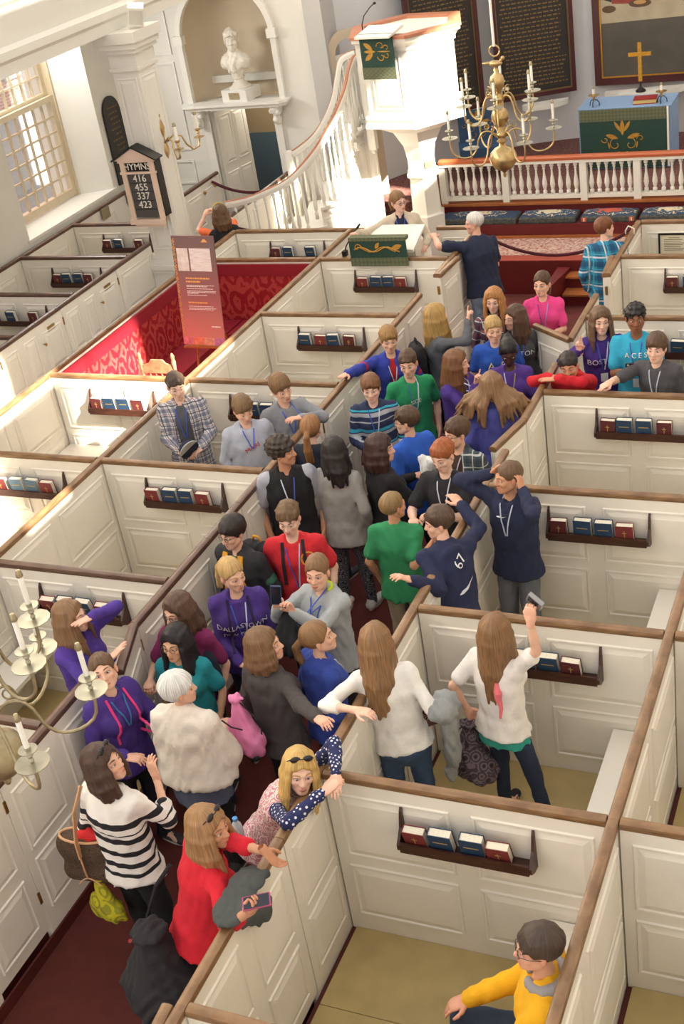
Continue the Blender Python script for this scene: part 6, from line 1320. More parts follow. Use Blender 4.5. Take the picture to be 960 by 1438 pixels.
    # things lying on the front of the clothes
    def drape(pts, side=1, o=0.006):
        pts = np.array(pts, float); O = P0 + pts[:, :1] * Xc + pts[:, 1:2] * u + side * 0.42 * Fw; d = -side * Fw; out = np.zeros((len(pts), 3)); done = np.zeros(len(pts), bool); best = O + d * 0.30
        for k in range(90):
            q = O + d * (0.0045 * k + 0.05); v = top_g.sample(q); hit = (v < 0.0) & ~done; out[hit] = q[hit]; done |= hit
        out[~done] = best[~done]; return out + side * Fw * o
    if lanyard and top_g is not None:
        c1, c2 = lanyard[:2]; zt = lanyard[2] if len(lanyard) > 2 else 0.15
        for sd, c in ((1, c1), (-1, c2)):
            pts = [(sd * 0.050 * s, 0.322 * H)] + [(sd * (0.052 * s * (1 - i / 7) + 0.006), (0.312 - (0.312 - zt) * i / 7) * H) for i in range(1, 8)]; q = drape(pts, 1, 0.007); q[0] = neck + Xc * sd * 0.05 * s + u * 0.02 - Fw * 0.01
            MB().tube([tuple(v) for v in q], 0.0052, 5).build('lanyard', cloth(c), root)
        if len(lanyard) > 3:
            q = drape([(0, (zt - 0.02) * H), (0.0, (zt - 0.07) * H)], 1, 0.012); a, b = q; w = Xc * 0.032
            mb = MB(); mb.add([a - w, a + w, b + w, b - w, a - w + Fw * 0.004, a + w + Fw * 0.004, b + w + Fw * 0.004, b - w + Fw * 0.004], [(0, 1, 2, 3), (7, 6, 5, 4), (0, 4, 5, 1), (1, 5, 6, 2), (2, 6, 7, 3), (3, 7, 4, 0)]); mb.build('name_badge', cloth((225, 228, 232), 0.4), root)
    if straps and top_g is not None:
        sw_ = straps[1] if isinstance(straps[0], tuple) else 0.013; straps = straps[0] if isinstance(straps[0], tuple) else straps
        for sd in (1, -1): q = drape([(sd * (0.075 + 0.02 * i / 6) * s, (0.31 - 0.20 * i / 6) * H) for i in range(7)], 1, 0.008); MB().sweep([(-sw_, -0.006), (sw_, -0.006), (sw_, 0.005), (-sw_, 0.005)], [tuple(v) for v in q], ups=tuple(Fw)).build('backpack_strap', cloth(straps), root)
    for pr in prints:    # (text, size, t, colour, side[, x, squash])
        txt, size, t, c, side = pr[:5]; px = pr[5] if len(pr) > 5 else 0.0; me = text_mesh(txt, size, 0.0); nv = len(me.vertices); co = np.zeros(nv * 3); me.vertices.foreach_get('co', co); co = co.reshape(-1, 3); sx = side
        if len(pr) > 6: a = pr[6]; co[:, :2] = co[:, :2] @ np.array([[math.cos(a), math.sin(a)], [-math.sin(a), math.cos(a)]])
        pts = np.stack([co[:, 0] * (-1 if side > 0 else 1) + px, co[:, 1] + t * H], 1); q = drape(pts, side, 0.011); me.vertices.foreach_set('co', q.ravel()); me.materials.append(cloth(c)); me.update(); link('printed_lettering', me, root)
    r = P_(); r.root = root; r.arms = arms; r.neck = neck; r.P0 = P0; r.u = u; r.X = Xc; r.F = Fw; r.s = s; r.H = H; r.drape = drape
    th_ = th
    def world(v): v = np.asarray(v, float); return np.array([rx + c_ * v[0] - s_ * v[1], ry + s_ * v[0] + c_ * v[1], z0 + v[2]])
    r.world = world; r.th = th; return r
# ---- carried things
def backpack(p, c, label, c2=None, strap=True, small=1.0):
    e = empty('backpack', tuple(p.root.location), p.th); tag(e, label, 'backpack'); b = p.P0 + p.u * 0.155 * p.H - p.F * (0.185 * p.s + 0.03)
    R_ = np.stack([p.X, p.F, p.u], 1); w = small; g = Grid(b - 0.3, b + 0.3, 0.013)
    for dz in (-0.10, 0.0, 0.10): g.fcone(b + p.u * dz * w - p.X * 0.06 * w, b + p.u * dz * w + p.X * 0.06 * w, 0.095 * w, 0.095 * w, p.F, 1.35, 0.05)
    g.fcone(b - p.F * 0.07 - p.u * 0.08 - p.X * 0.05, b - p.F * 0.07 - p.u * 0.08 + p.X * 0.05, 0.07 * w, 0.07 * w, p.F, 1.6, 0.02); g.wrinkle(0.003); grid_mesh('bag_body', g, cloth(c), e)
    h = b + p.u * 0.20 * w; MB().tube([tuple(h - p.X * 0.04), tuple(h + p.u * 0.04 - p.X * 0.02), tuple(h + p.u * 0.04 + p.X * 0.02), tuple(h + p.X * 0.04)], 0.009, 6).build('top_handle', cloth(c2 or c), e, smooth=True)
    return e
def sack(loc, th, size, m, label, name='drawstring_bag', cords=True, cordc=(40, 38, 40)):
    e = empty(name, loc, th); tag(e, label, 'bag'); w, d, h = size; g = Grid((-w, -d * 1.5, -0.02), (w, d * 1.5, h * 1.2), 0.012)
    g.fcone((-w * 0.45, 0, h * 0.22), (w * 0.45, 0, h * 0.22), h * 0.21, h * 0.21, (0, 1, 0), h * 0.21 / d, 0.06); g.fcone((0, 0, h * 0.4), (0, 0, h * 0.92), w * 0.72, w * 0.22, (0, 1, 0), w * 0.72 / d, 0.06); g.ell((0, 0, h * 0.98), (w * 0.34, d * 0.5, h * 0.05), 0.02); g.wrinkle(0.005, 1.2); grid_mesh('sack', g, m, e)
    if cords:
        for sx in (-1, 1): MB().tube([(sx * w * 0.2, 0, h * 0.93), (sx * w * 0.9, d * 0.6, h * 0.6), (sx * w * 0.8, d * 0.3, h * 0.12)], 0.005, 5).build('cord', cloth(cordc), e)
    return e
def phone(loc, f, up, label, c=(28, 28, 32), case=None):
    e = empty('mobile_phone', tuple(loc)); tag(e, label, 'phone'); f = Vector(f).normalized(); up = Vector(up); up = (up - f * up.dot(f)).normalized(); x = up.cross(f); M_ = Matrix((x, f, up)).transposed(); e.rotation_euler = M_.to_euler()
    MB().box(-0.035, 0.035, -0.005, 0.004, -0.068, 0.068).build('case', cloth(case or c, 0.4), e); MB().box(-0.031, 0.031, 0.004, 0.0055, -0.062, 0.062).build('screen', mat('phone_screen', srgb(30, 34, 44), 0.1), e); MB().box(-0.022, -0.006, -0.0065, -0.005, 0.045, 0.06).build('camera_lens', m_num, e)
    return e
# ------------------------------------------------------------------ the people
JEANS = (52, 66, 90); DKJ = (36, 42, 58); NAVY = (34, 40, 66); BLK = (30, 29, 32); PURP = (66, 42, 122); FAIR = (230, 182, 156); PALE = (234, 192, 170); TAN = (204, 150, 118); DARK = (78, 48, 38); BRN = (146, 98, 72)
J = dict(c=JEANS); DJ = dict(c=DKJ); BK_ = dict(c=BLK)
def tee(c, **k): return {**dict(c=c, sleeve='short', inf=0.013, loose=0.012, hem=0.07), **k}
def hoodie(c, **k): return {**dict(c=c, sleeve='long', inf=0.020, loose=0.016, hem=0.055, hood=True, wr=0.0035, name='hoodie'), **k}
def sweat(c, **k): return {**dict(c=c, sleeve='long', inf=0.017, loose=0.014, hem=0.055, wr=0.0035), **k}
BLU = (72, 96, 190); LWH = (205, 208, 228); WH = (238, 236, 230)
V_AISLE = 'school group standing in the aisle'; V_FRONT = 'visitors near the altar end'; V_LEFT = 'visitors in the left pews'; V_RIGHT = 'visitors in the right pews'
# --- near the altar
person('woman in black and orange top photographing the vestry door, seen from behind', (-3.42, 9.12), 0, 1.62, -155, fem=True, tone=FAIR, hair=('bob', (104, 72, 44), dict(L=0.19)), tops=[tee((228, 110, 62), inf=0.008, loose=0.0, hem=0.03), dict(c=BLK, sleeve='none', inf=0.018, hem=0.05, name='vest', skip=True)], legs=BK_, L=dict(to=(-0.10, 0.36, 1.44), hand='hold'), R=dict(to=(0.06, 0.36, 1.44), hand='hold'), group=V_FRONT, band=(216, 206, 60))
g2 = person('woman in beige cardigan and navy polo speaking at the desk', (-0.79, 8.62), 0.22, 1.66, 0, (32, -4, 3), fem=True, tone=PALE, hair=('pony', (142, 104, 66), dict(L=0.16)), tops=[tee(NAVY, collar=True, name='polo_shirt', inf=0.008, loose=0.004), dict(c=(206, 190, 168), sleeve='long', inf=0.024, loose=0.014, hem=0.10, open=0.105, name='cardigan', skip=True)], legs=dict(c=(60, 60, 70)), glasses=(40, 32, 30), R=dict(to=('w', -1.14, 8.12, 1.56), hand='grip', pole=(1, 0, -1)), L=dict(to=(-0.24, 0.28, 1.06)), lanyard=(BLU, BLU, 0.17), mouth=0.003, group=V_FRONT, fat=1.06)
person('old white-haired man in navy shirt and pale jeans leaning on the rail', (0.16, 8.42), 0, 1.70, -148, (-100, -4, 0), lean=(13, 6), tone=(226, 172, 150), hair=('buzz', (206, 202, 196)), tops=[tee((30, 38, 62), hem=0.06)], legs=dict(c=(140, 160, 186)), L=dict(to=('w', -0.30, 8.36, 1.42), hand='relax', pole=(-1, -1, -0.1), palm=(0, 0, -1)), R=dict(to=(0.10, 0.30, 1.02)), fat=1.16, group=V_FRONT)
person('boy with auburn hair in long blue plaid shirt at the steps', (1.62, 8.33), 0, 1.62, 168, (112, 2, 0), tone=PALE, hair=('short', (128, 76, 44)), tops=[dict(m=pattern('plaid', [(40, 140, 176), (30, 52, 96), (206, 210, 216), (86, 170, 196)], 0.16), sleeve='long', inf=0.020, loose=0.014, hem=0.20, collar=True)], legs=BK_, R=dict(to=(0.18, 0.20, 0.95)), group=V_FRONT)
person('girl in bright pink shirt with hair tied back before the steps', (1.34, 6.80), 0, 1.60, -12, (-28, 2, 0), fem=True, tone=FAIR, hair=('pony', (92, 64, 44), dict(L=0.2)), tops=[tee((230, 70, 140))], legs=dict(c=(84, 34, 52)), lanyard=((124, 82, 160), (160, 150, 210), 0.14), R=dict(to=(0.06, 0.24, 1.08), hand='hold'), L=dict(to=(-0.06, 0.26, 1.05), hand='hold'), group=V_FRONT)
# --- far crowd in the aisle
person('girl with strawberry blonde hair in dark red plaid shirt', (0.96, 6.43), 0, 1.58, 0, (-18, -4, 0), fem=True, tone=PALE, hair=('long', (186, 128, 72), dict(L=0.30, part=0.5)), tops=[dict(m=pattern('plaid', [(60, 62, 84), (96, 54, 66), (206, 196, 196), (150, 70, 80)], 0.10), sleeve='long', inf=0.015, hem=0.08, collar=True)], legs=J, group=V_AISLE)
person('girl in charcoal sweatshirt lettered BOSTON turned to the left', (1.28, 6.03), 0, 1.57, 8, (-62, 2, 0), fem=True, tone=FAIR, hair=('long', (90, 64, 46), dict(L=0.30)), tops=[sweat((70, 70, 72))], legs=DJ, prints=[('BOSTON', 0.072, 0.205, (228, 226, 222), 1)], lanyard=(LWH, BLU, 0.15), group=V_AISLE)
person('blond boy in royal blue shirt lettered A S', (1.14, 5.80), 0, 1.55, -4, (4, 0, 0), tone=FAIR, hair=('short', (196, 158, 100)), tops=[tee((40, 84, 178))], legs=DJ, prints=[('A  S', 0.10, 0.20, (226, 214, 160), 1)], group=V_AISLE)
person('girl with dark hair bun in purple shirt looking down', (1.44, 5.25), 0, 1.58, -10, (-4, -22, 0), fem=True, tone=DARK, hair=('bun', (26, 22, 22)), tops=[tee((78, 50, 132))], legs=DJ, lanyard=(LWH, (170, 150, 90), 0.14), R=dict(to=(0.1, 0.28, 1.0), hand='hold'), L=dict(to=(-0.1, 0.28, 1.0), hand='hold'), group=V_AISLE)
person('girl with long brown hair flying, seen from behind in blue hoodie', (1.50, 4.53), 0, 1.60, 172, fem=True, tone=FAIR, hair=('long', (140, 104, 70), dict(L=0.40, wind=0.9)), tops=[hoodie((80, 84, 164), hem=0.07)], legs=J, group=V_AISLE)
p11 = person('girl with wavy blonde hair in grey jacket pointing a finger', (0.55, 5.92), 0, 1.62, 100, (112, 4, 0), fem=True, tone=PALE, hair=('long', (186, 148, 86), dict(L=0.30, vol=1.4)), tops=[sweat((92, 94, 100))], legs=DJ, R=dict(to=(0.10, 0.30, 1.44), hand='point', f=(0.1, 0.1, 1), palm=(0, 1, 0)), group=V_AISLE)
backpack(p11, (34, 33, 36), 'black backpack worn by the girl in the grey jacket')
person('girl in purple sweatshirt with a finger raised to her lips', (1.06, 4.95), 0, 1.60, 48, (76, -2, 0), fem=True, tone=FAIR, hair=('long', (124, 82, 50), dict(L=0.34)), tops=[sweat((70, 46, 126))], legs=DJ, R=dict(to=(0.03, 0.24, 1.34), hand='point', f=(0, 0.25, 1), palm=(0, 1, 0)), lanyard=(LWH, LWH, 0.2), group=V_AISLE)
person('boy in red hoodie resting his chin on crossed arms', (2.02, 5.07), PF, 1.46, -22, (-18, -6, 8), lean=(24, 4), tone=TAN, hair=('short', (50, 40, 34)), tops=[hoodie((196, 26, 40))], legs=DJ, R=dict(to=('w', 1.90, 4.90, 1.40), pole=(1, 0.2, -0.1), hand='flat', f=(-1, 0.2, 0)), L=dict(to=('w', 1.96, 4.84, 1.41), pole=(-1, 0.2, -0.1), hand='flat', f=(1, 0.2, 0)), group=V_RIGHT)
person('girl in purple sweatshirt lettered BOSTON giving a peace sign', (2.17, 5.66), PF, 1.58, -4, (0, 2, 0), fem=True, tone=PALE, hair=('long', (112, 84, 60), dict(L=0.30)), tops=[sweat(PURP)], legs=DJ, prints=[('BOSTON', 0.072, 0.195, (214, 208, 222), 1)], lanyard=(BLU, LWH, 0.14, 1), R=dict(to=(0.20, 0.16, 1.26), hand='peace', f=(0.1, 0.1, 1), palm=(0, 1, 0)), group=V_RIGHT)
p15 = person('boy with short dark hair in turquoise shirt lettered ACES', (2.50, 5.54), PF, 1.66, -16, (-10, 2, 0), tone=BRN, hair=('afro', (34, 28, 26), dict(vol=0.6)), tops=[tee((52, 168, 204))], legs=DJ, prints=[('A C E S', 0.060, 0.230, (236, 236, 232), 1)], lanyard=(BLU, BLU, 0.12, 1), R=dict(to=(0.06, 0.28, 1.16), hand='hold', f=(-0.4, 0.3, 0.5)), L=dict(to=(-0.06, 0.30, 1.14), hand='hold', f=(0.4, 0.3, 0.5)), group=V_RIGHT)
phone(p15.world((0.03, 0.37, 1.22)), (0.2, -1, 0.3), (0, 0, 1), 'black phone held by the boy in turquoise')
person('boy with brown fringe in charcoal shirt resting a hand on the rail', (2.74, 5.16), PF, 1.56, -34, (-26, 2, 0), lean=(6, 0), tone=PALE, hair=('mop', (96, 68, 48)), tops=[tee((78, 76, 80))], legs=DJ, lanyard=(LWH, LWH, 0.14), R=dict(to=('w', 2.42, 4.83, 1.40), hand='peace', f=(0.4, 1, -0.1), palm=(0, 0, -1)), group=V_RIGHT)
# --- left side of the aisle, further down
person('boy in royal blue zip hoodie over red shirt with a hand on the rail', (0.25, 5.42), 0, 1.60, 4, (6, -4, 0), tone=FAIR, hair=('mop', (166, 124, 74)), tops=[tee((180, 30, 44), inf=0.006, loose=0.0, hem=0.02), hoodie((48, 62, 158), open=0.04, skip=True)], legs=DJ, lanyard=(LWH, LWH, 0.16), R=dict(to=('w', 0.02, 4.84, 1.38), hand='flat', palm=(0, 0, -1)), group=V_AISLE)
person('boy in green shirt with short brown hair behind the striped sweater', (0.62, 4.92), 0, 1.60, 14, (-12, -6, 4), tone=FAIR, hair=('short', (92, 68, 46)), tops=[tee((38, 142, 92))], legs=DJ, lanyard=((80, 110, 160), LWH, 0.16), prints=[('SIDE', 0.050, 0.205, (226, 226, 220), 1, 0.0, 0.12)], group=V_AISLE)
p19 = person('boy in navy sweater with white and turquoise stripes holding a phone', (0.42, 4.50), 0, 1.55, 0, (-4, 0, 0), tone=PALE, hair=('mop', (132, 88, 54)), tops=[dict(m=pattern('stripes', [(44, 52, 84), (176, 178, 182), (60, 170, 196)], [(1.20, 1.235, 1), (1.245, 1.26, 2), (1.06, 1.09, 2), (1.02, 1.05, 1), (0.92, 0.935, 2), (0.87, 0.91, 1), (1.15, 1.16, 1)]), sleeve='long', inf=0.017, loose=0.012, hem=0.06)], legs=DJ, lanyard=(BLU, LWH, 0.14), R=dict(to=(0.10, 0.27, 0.98), hand='hold', f=(-0.6, 0.7, 0.1)), group=V_AISLE)
phone(p19.world((0.03, 0.33, 1.00)), (0, -0.3, 1), (0.5, 1, 0), 'dark phone in the hand of the boy in stripes')
person('boy in bright blue shirt and glasses seen from behind', (0.98, 3.88), 0, 1.58, -142, (-106, -2, 0), tone=FAIR, hair=('short', (84, 60, 42)), tops=[tee((44, 94, 196), hem=0.09)], legs=DJ, glasses=(40, 34, 34), lanyard=((190, 160, 110), LWH, 0.2), group=V_AISLE)
p21 = person('woman with dark auburn bob in black jacket holding white papers', (0.95, 3.36), 0, 1.60, 122, (82, 0, 0), fem=True, tone=FAIR, hair=('bob', (66, 40, 34), dict(L=0.17)), tops=[dict(c=BLK, sleeve='long', inf=0.018, hem=0.08, collar=True, name='jacket')], legs=BK_, R=dict(to=(0.10, 0.32, 1.12), hand='hold'), L=dict(to=(-0.04, 0.32, 1.10), hand='hold'), group=V_AISLE)
person('boy with glasses in brown shirt and open plaid overshirt', (1.47, 3.68), 0, 1.60, -40, (-66, -4, 0), tone=FAIR, hair=('short', (86, 60, 40), dict(vol=1.3)), tops=[tee((66, 46, 38), inf=0.006, loose=0.0, hem=0.03), dict(m=pattern('plaid', [(70, 84, 88), (40, 52, 60), (204, 206, 202)], 0.09), sleeve='elbow', inf=0.022, hem=0.08, open=0.10, name='overshirt', skip=True)], legs=DJ, lanyard=(BLU, LWH, 0.15), glasses=(50, 40, 36), group=V_AISLE)
person('red-haired boy in black shirt looking down', (1.52, 3.21), 0, 1.66, -24, (-40, -16, 4), tone=PALE, hair=('short', (168, 92, 48)), tops=[tee((36, 36, 40))], legs=dict(c=(96, 84, 64)), lanyard=(LWH, LWH, 0.14), R=dict(to=(0.16, 0.36, 1.16), hand='relax'), L=dict(to=(-0.02, 0.34, 1.20), hand='hold'), group=V_AISLE)
p24 = person('boy in navy hooded jacket with a hand behind his head', (2.13, 2.86), PF, 1.58, -34, (-74, 0, 0), tone=TAN, hair=('buzz', (112, 84, 60)), tops=[hoodie((36, 42, 70), hem=0.10)], legs=dict(c=(108, 112, 122), inf=0.022, name='cargo_trousers'), lanyard=(LWH, LWH, 0.14), L=dict(to=(-0.12, 0.06, 1.40), pole=(-0.8, 0.9, -0.2), hand='relax', f=(0.3, -0.3, 1), palm=(1, 0, 0)), R=dict(to=(0.16, -0.02, 1.44), pole=(1, 0.3, 0.3), hand='relax', f=(-0.6, -0.3, 0.6)), group=V_RIGHT)
p25 = person('boy in navy hoodie numbered 67 leaning on the pew rail', (1.80, 2.28), PF, 1.58, -152, (-92, -6, 0), lean=(22, 8), tone=FAIR, hair=('short', (86, 64, 48)), tops=[hoodie((34, 40, 72), hem=0.09)], legs=dict(c=(36, 84, 178)), prints=[('67', 0.10, 0.235, (226, 226, 226), -1, 0.03, 0.9)], L=dict(to=('w', 1.74, 1.80, 1.38), pole=(-0.3, -1, -0.5), hand='relax', palm=(0, 0, -1)), R=dict(to=('w', 1.80, 2.72, 1.42), pole=(1, 0, -0.4), hand='relax', palm=(0, 0, -1)), group=V_RIGHT)
person('blond boy with buzz cut in green shirt seen from behind', (1.30, 2.66), 0, 1.52, 166, (128, 0, 0), tone=TAN, hair=('buzz', (150, 120, 78)), tops=[tee((48, 138, 88), hem=0.09)], legs=dict(c=(178, 164, 138)), lanyard=(BLU, LWH, 0.2), R=dict(to=('w', 1.60, 2.58, 1.16), hand='relax'), shoes=(BLK, (220, 218, 214)), group=V_AISLE)
swoosh(p24, 0.03, 0.235, 0.08, (226, 228, 232)); swoosh(p25, 0.06, 0.12, 0.17, (214, 216, 222), -1, 0.5)
# --- left pews
p27 = person('boy in blue and white plaid shirt holding a navy cap', (-1.22, 4.02), PF, 1.62, 4, (18, -10, 0), tone=PALE, hair=('short', (76, 60, 48)), tops=[tee((84, 84, 90), inf=0.006, loose=0.0, hem=0.03), dict(m=pattern('plaid', [(206, 204, 206), (60, 66, 100), (40, 44, 64), (150, 110, 100)], 0.085), sleeve='long', inf=0.021, hem=0.11, open=0.075, name='plaid_shirt', collar=True, skip=True)], legs=dict(c=(70, 70, 76)), lanyard=(BLU, BLU, 0.12), R=dict(to=(0.06, 0.27, 0.98), hand='hold', f=(-0.6, 0.7, 0)), L=dict(to=(-0.12, 0.28, 0.98), hand='hold', f=(0.6, 0.7, 0)), group=V_LEFT)
person('boy with long fringe in light grey hoodie lettered in red', (-0.44, 3.76), PF, 1.55, 16, (24, -16, 0), tone=FAIR, hair=('mop', (128, 98, 66), dict(part=0.8)), tops=[hoodie((172, 176, 190))], legs=DJ, prints=[('MARI', 0.060, 0.205, (196, 50, 60), 1, 0, 0.35)], lanyard=(BLU, BLU, 0.2), group=V_LEFT)
person('smiling boy with shaggy brown hair in grey hoodie', (-0.22, 4.08), PF, 1.60, 26, (30, -8, 6), tone=FAIR, hair=('mop', (130, 96, 62), dict(vol=1.25)), tops=[hoodie((134, 136, 142))], legs=DJ, lanyard=(BLU, BLU, 0.17), L=dict(to=('w', 0.0, 3.92, 1.42), hand='relax', pole=(-1, 0, -0.4)), mouth=0.006, group=V_LEFT)
person('girl with curly reddish ponytail in navy jacket seen from behind', (0.22, 3.66), 0, 1.58, 150, (165, 0, 0), fem=True, tone=PALE, hair=('pony', (160, 112, 68), dict(L=0.26, vol=1.3)), tops=[sweat((34, 38, 54))], legs=J, group=V_AISLE)
person('boy with curly dark hair in black vest and grey sleeves', (0.25, 3.06), 0, 1.70, 8, (78, 0, 0), tone=TAN, hair=('curly', (62, 50, 40)), tops=[tee((172, 174, 184), inf=0.008, loose=0.0, ae=0.024), dict(c=(30, 30, 32), sleeve='none', inf=0.022, loose=0.014, hem=0.06, name='fleece_vest', collar=True)], legs=DJ, lanyard=(LWH, BLU, 0.13, 1), group=V_AISLE)
p32 = person('girl with black hair in grey hoodie and patterned leggings', (0.60, 3.25), 0, 1.62, 158, (-168, -6, 0), fem=True, tone=FAIR, hair=('long', (38, 30, 30), dict(L=0.26)), tops=[hoodie((158, 154, 150), hem=0.08)], legs=dict(m=pattern('print', [(44, 46, 56), (128, 128, 134)], 30), inf=0.004, name='leggings'), shoes=((216, 212, 206), (232, 230, 226)), feet={1: (0.10, 0.06), -1: (-0.10, -0.05)}, group=V_AISLE)
p33 = person('boy with black hair and glasses wearing a yellow strapped backpack', (0.31, 2.03), 0, 1.60, -34, (-44, -8, 0), tone=FAIR, hair=('mop', (46, 36, 32)), tops=[tee((60, 110, 90), inf=0.004, loose=0.0, hem=0.0), sweat((44, 44, 48), open=0.04, collar=True, name='jacket')], legs=DJ, glasses=(60, 52, 50), straps=((222, 156, 40), 0.022), lanyard=(LWH, LWH, 0.15), group=V_AISLE)
backpack(p33, (40, 40, 46), 'dark backpack of the boy with yellow straps', (222, 156, 40))
p34 = person('tall boy in red shirt with a gold crest looking down', (0.70, 2.18), 0, 1.66, -4, (-10, -14, 0), tone=PALE, hair=('short', (116, 88, 60), dict(vol=1.2)), tops=[tee((206, 40, 50), hem=0.08)], legs=DJ, straps=((36, 34, 38), 0.012), lanyard=((90, 80, 170), (170, 190, 220), 0.10), group=V_AISLE)
q = p34.drape([(-0.095 + 0.042 * math.cos(2 * math.pi * i / 14), 0.235 * p34.H + 0.042 * math.sin(2 * math.pi * i / 14)) for i in range(15)], 1, 0.006); MB().tube([tuple(v) for v in q], 0.007, 5).build('gold_crest', cloth((216, 140, 50)), p34.root)
p35 = person('blonde girl in purple hoodie lettered DALLASTOWN FIELD HOCKEY', (0.58, 1.49), 0, 1.62, 8, (40, -4, 0), fem=True, tone=FAIR, hair=('pony', (206, 168, 108), dict(L=0.2)), tops=[hoodie((72, 48, 126))], legs=DJ, prints=[('DALLASTOWN', 0.052, 0.200, (228, 224, 234), 1), ('FIELD HOCKEY', 0.042, 0.158, (228, 224, 234), 1)], lanyard=(BLU, LWH, 0.10), R=dict(to=(0.06, 0.28, 0.95), hand='hold', f=(-0.7, 0.6, 0)), L=dict(to=(-0.07, 0.28, 0.95), hand='hold', f=(0.7, 0.6, 0)), straps=((44, 34, 66), 0.008), group=V_AISLE)
p36 = person('girl in grey hoodie with lime lining taking a picture with a phone', (1.13, 1.67), 0, 1.58, -34, (-14, 4, 0), fem=True, tone=FAIR, hair=('pony', (140, 104, 70), dict(L=0.2)), tops=[hoodie((168, 172, 174), hem=0.07)], legs=dict(c=(44, 44, 50)), lanyard=(BLU, BLU, 0.18), R=dict(to=(0.11, 0.35, 1.36), hand='hold', f=(-0.3, 0.2, 1), palm=(-0.6, 0.4, 0), pole=(0.8, 0, -1)), L=dict(to=(-0.03, 0.37, 1.37), hand='hold', f=(0.2, 0.2, 1), palm=(0, 1, 0), pole=(-0.6, 0, -1)), mouth=0.004, group=V_AISLE)
ph_ = phone(p36.world((0.04, 0.42, 1.52)), (-0.25, 0.95, 0.1), (0.1, 0, 1), 'blue cased phone held up by the girl in the grey hoodie', case=(46, 62, 104))
g = Grid(p36.neck - 0.2, p36.neck + 0.2, 0.012)
for i in range(8):
    q_ = lambda a: p36.neck + p36.X * 0.066 * math.sin(a) - p36.F * 0.064 * math.cos(a) + p36.u * 0.012; g.cone(q_(-1.8 + 3.6 * i / 8), q_(-1.8 + 3.6 * (i + 1) / 8), 0.015, 0.015, 0.008)
grid_mesh('hood_lining', g, cloth((186, 206, 40)), p36.root)
pp = p36.drape([(0.17 - 0.015 * i, (0.05 + 0.02 * i) * p36.H) for i in range(6)], 1, 0.006); MB().tube([tuple(v) for v in pp], 0.014, 6).build('lime_piping', cloth((186, 206, 40)), p36.root)
sack(tuple(p36.world((0.10, 0.30, 0.92))), p36.th, (0.16, 0.07, 0.42), cloth((40, 40, 44)), 'black quilted bag hanging before the girl with the phone', 'quilted_bag', False)
person('girl with glasses in maroon shirt behind the girl in teal', (0.39, 1.06), 0, 1.60, -22, (-40, -6, 0), fem=True, tone=FAIR, hair=('long', (92, 66, 50), dict(L=0.26)), tops=[tee((122, 32, 82))], legs=DJ, glasses=(70, 50, 46), R=dict(to=(0.16, 0.30, 1.08), hand='grip'), mouth=0.004, group=V_AISLE)
p38 = person('girl with black hair and glasses in teal shirt', (0.48, 0.83), 0, 1.52, -12, (-24, 0, 0), fem=True, tone=(220, 172, 138), hair=('long', (34, 28, 30), dict(L=0.36)), tops=[tee((30, 138, 148))], legs=DJ, glasses=(70, 58, 56), mouth=0.003, group=V_AISLE)
backpack(p38, (38, 44, 60), 'dark backpack with blue trim on the girl in teal', (60, 130, 180))
person('white-haired woman with a cream sweater draped over her shoulders', (0.79, 0.33), 0, 1.58, 160, (112, 0, 0), fem=True, tone=FAIR, hair=('short', (214, 212, 208), dict(vol=1.6)), tops=[tee((96, 104, 128), hem=0.11, inf=0.004, loose=0.0), dict(c=(226, 216, 204), sleeve='none', inf=0.022, shawl=True, hem=-0.02, name='draped_sweater', wr=0.004)], legs=BK_, fat=1.12, R=dict(to=(0.10, 0.27, 0.98), hand='relax'), L=dict(to=(-0.10, 0.27, 0.98), hand='relax'), group=V_AISLE)
person('girl in purple sweatshirt shading her eyes at the open pew door', (-0.20, 0.72), PF, 1.58, 62, (82, 2, 0), fem=True, tone=PALE, hair=('long', (140, 104, 70), dict(L=0.30)), tops=[sweat((80, 54, 146))], legs=DJ, L=dict(to=(-0.02, 0.16, 1.47), pole=(-1, 0.5, 0.1), hand='flat', f=(0.9, -0.1, 0.2), palm=(0, 0, -1)), R=dict(to=('w', 0.13, 0.60, 1.40), hand='flat', palm=(0, 0, -1)), prints=[('BOSTON', 0.066, 0.20, (208, 206, 226), 1)], group=V_LEFT)
person('girl in purple hoodie looking up at the camera', (0.24, 0.37), 0, 1.60, 48, (10, 24, 14), fem=True, tone=FAIR, hair=('pony', (112, 82, 56), dict(L=0.22)), tops=[hoodie((70, 46, 128))], legs=BK_, straps=((226, 60, 130), 0.007), lanyard=((60, 120, 170), (60, 120, 170), 0.18), R=dict(to=(0.14, 0.24, 1.0)), L=dict(to=(-0.10, 0.30, 1.05)), mouth=0.002, group=V_AISLE)
p45 = person('woman with brown bob in dark grey hoodie carrying a pink bag', (1.16, 0.79), 0, 1.62, 138, (88, 8, 0), fem=True, tone=FAIR, hair=('bob', (126, 92, 62), dict(L=0.15)), tops=[hoodie((72, 66, 66), hem=0.06)], legs=BK_, R=dict(to=('w', 1.72, 0.34, 1.36), hand='relax', palm=(0, 0, -1)), group=V_AISLE)
w_ = p45.world(p45.P0 + p45.u * 0.0 - p45.F * 0.24 - p45.X * 0.06); e = sack((w_[0], w_[1], w_[2] - 0.02), p45.th, (0.15, 0.075, 0.44), cloth((226, 132, 178)), 'pink drawstring bag on the back of the dark hoodie', 'drawstring_bag', True)
MB().tube([(-0.09, -0.078, 0.27), (0.0, -0.084, 0.26), (0.09, -0.072, 0.27)], 0.005, 5).build('zip', cloth(BLK), e); MB().ball((0.0, -0.082, 0.13), (0.016, 0.006, 0.016), 8, 6).build('grommet', cloth(BLK), e)
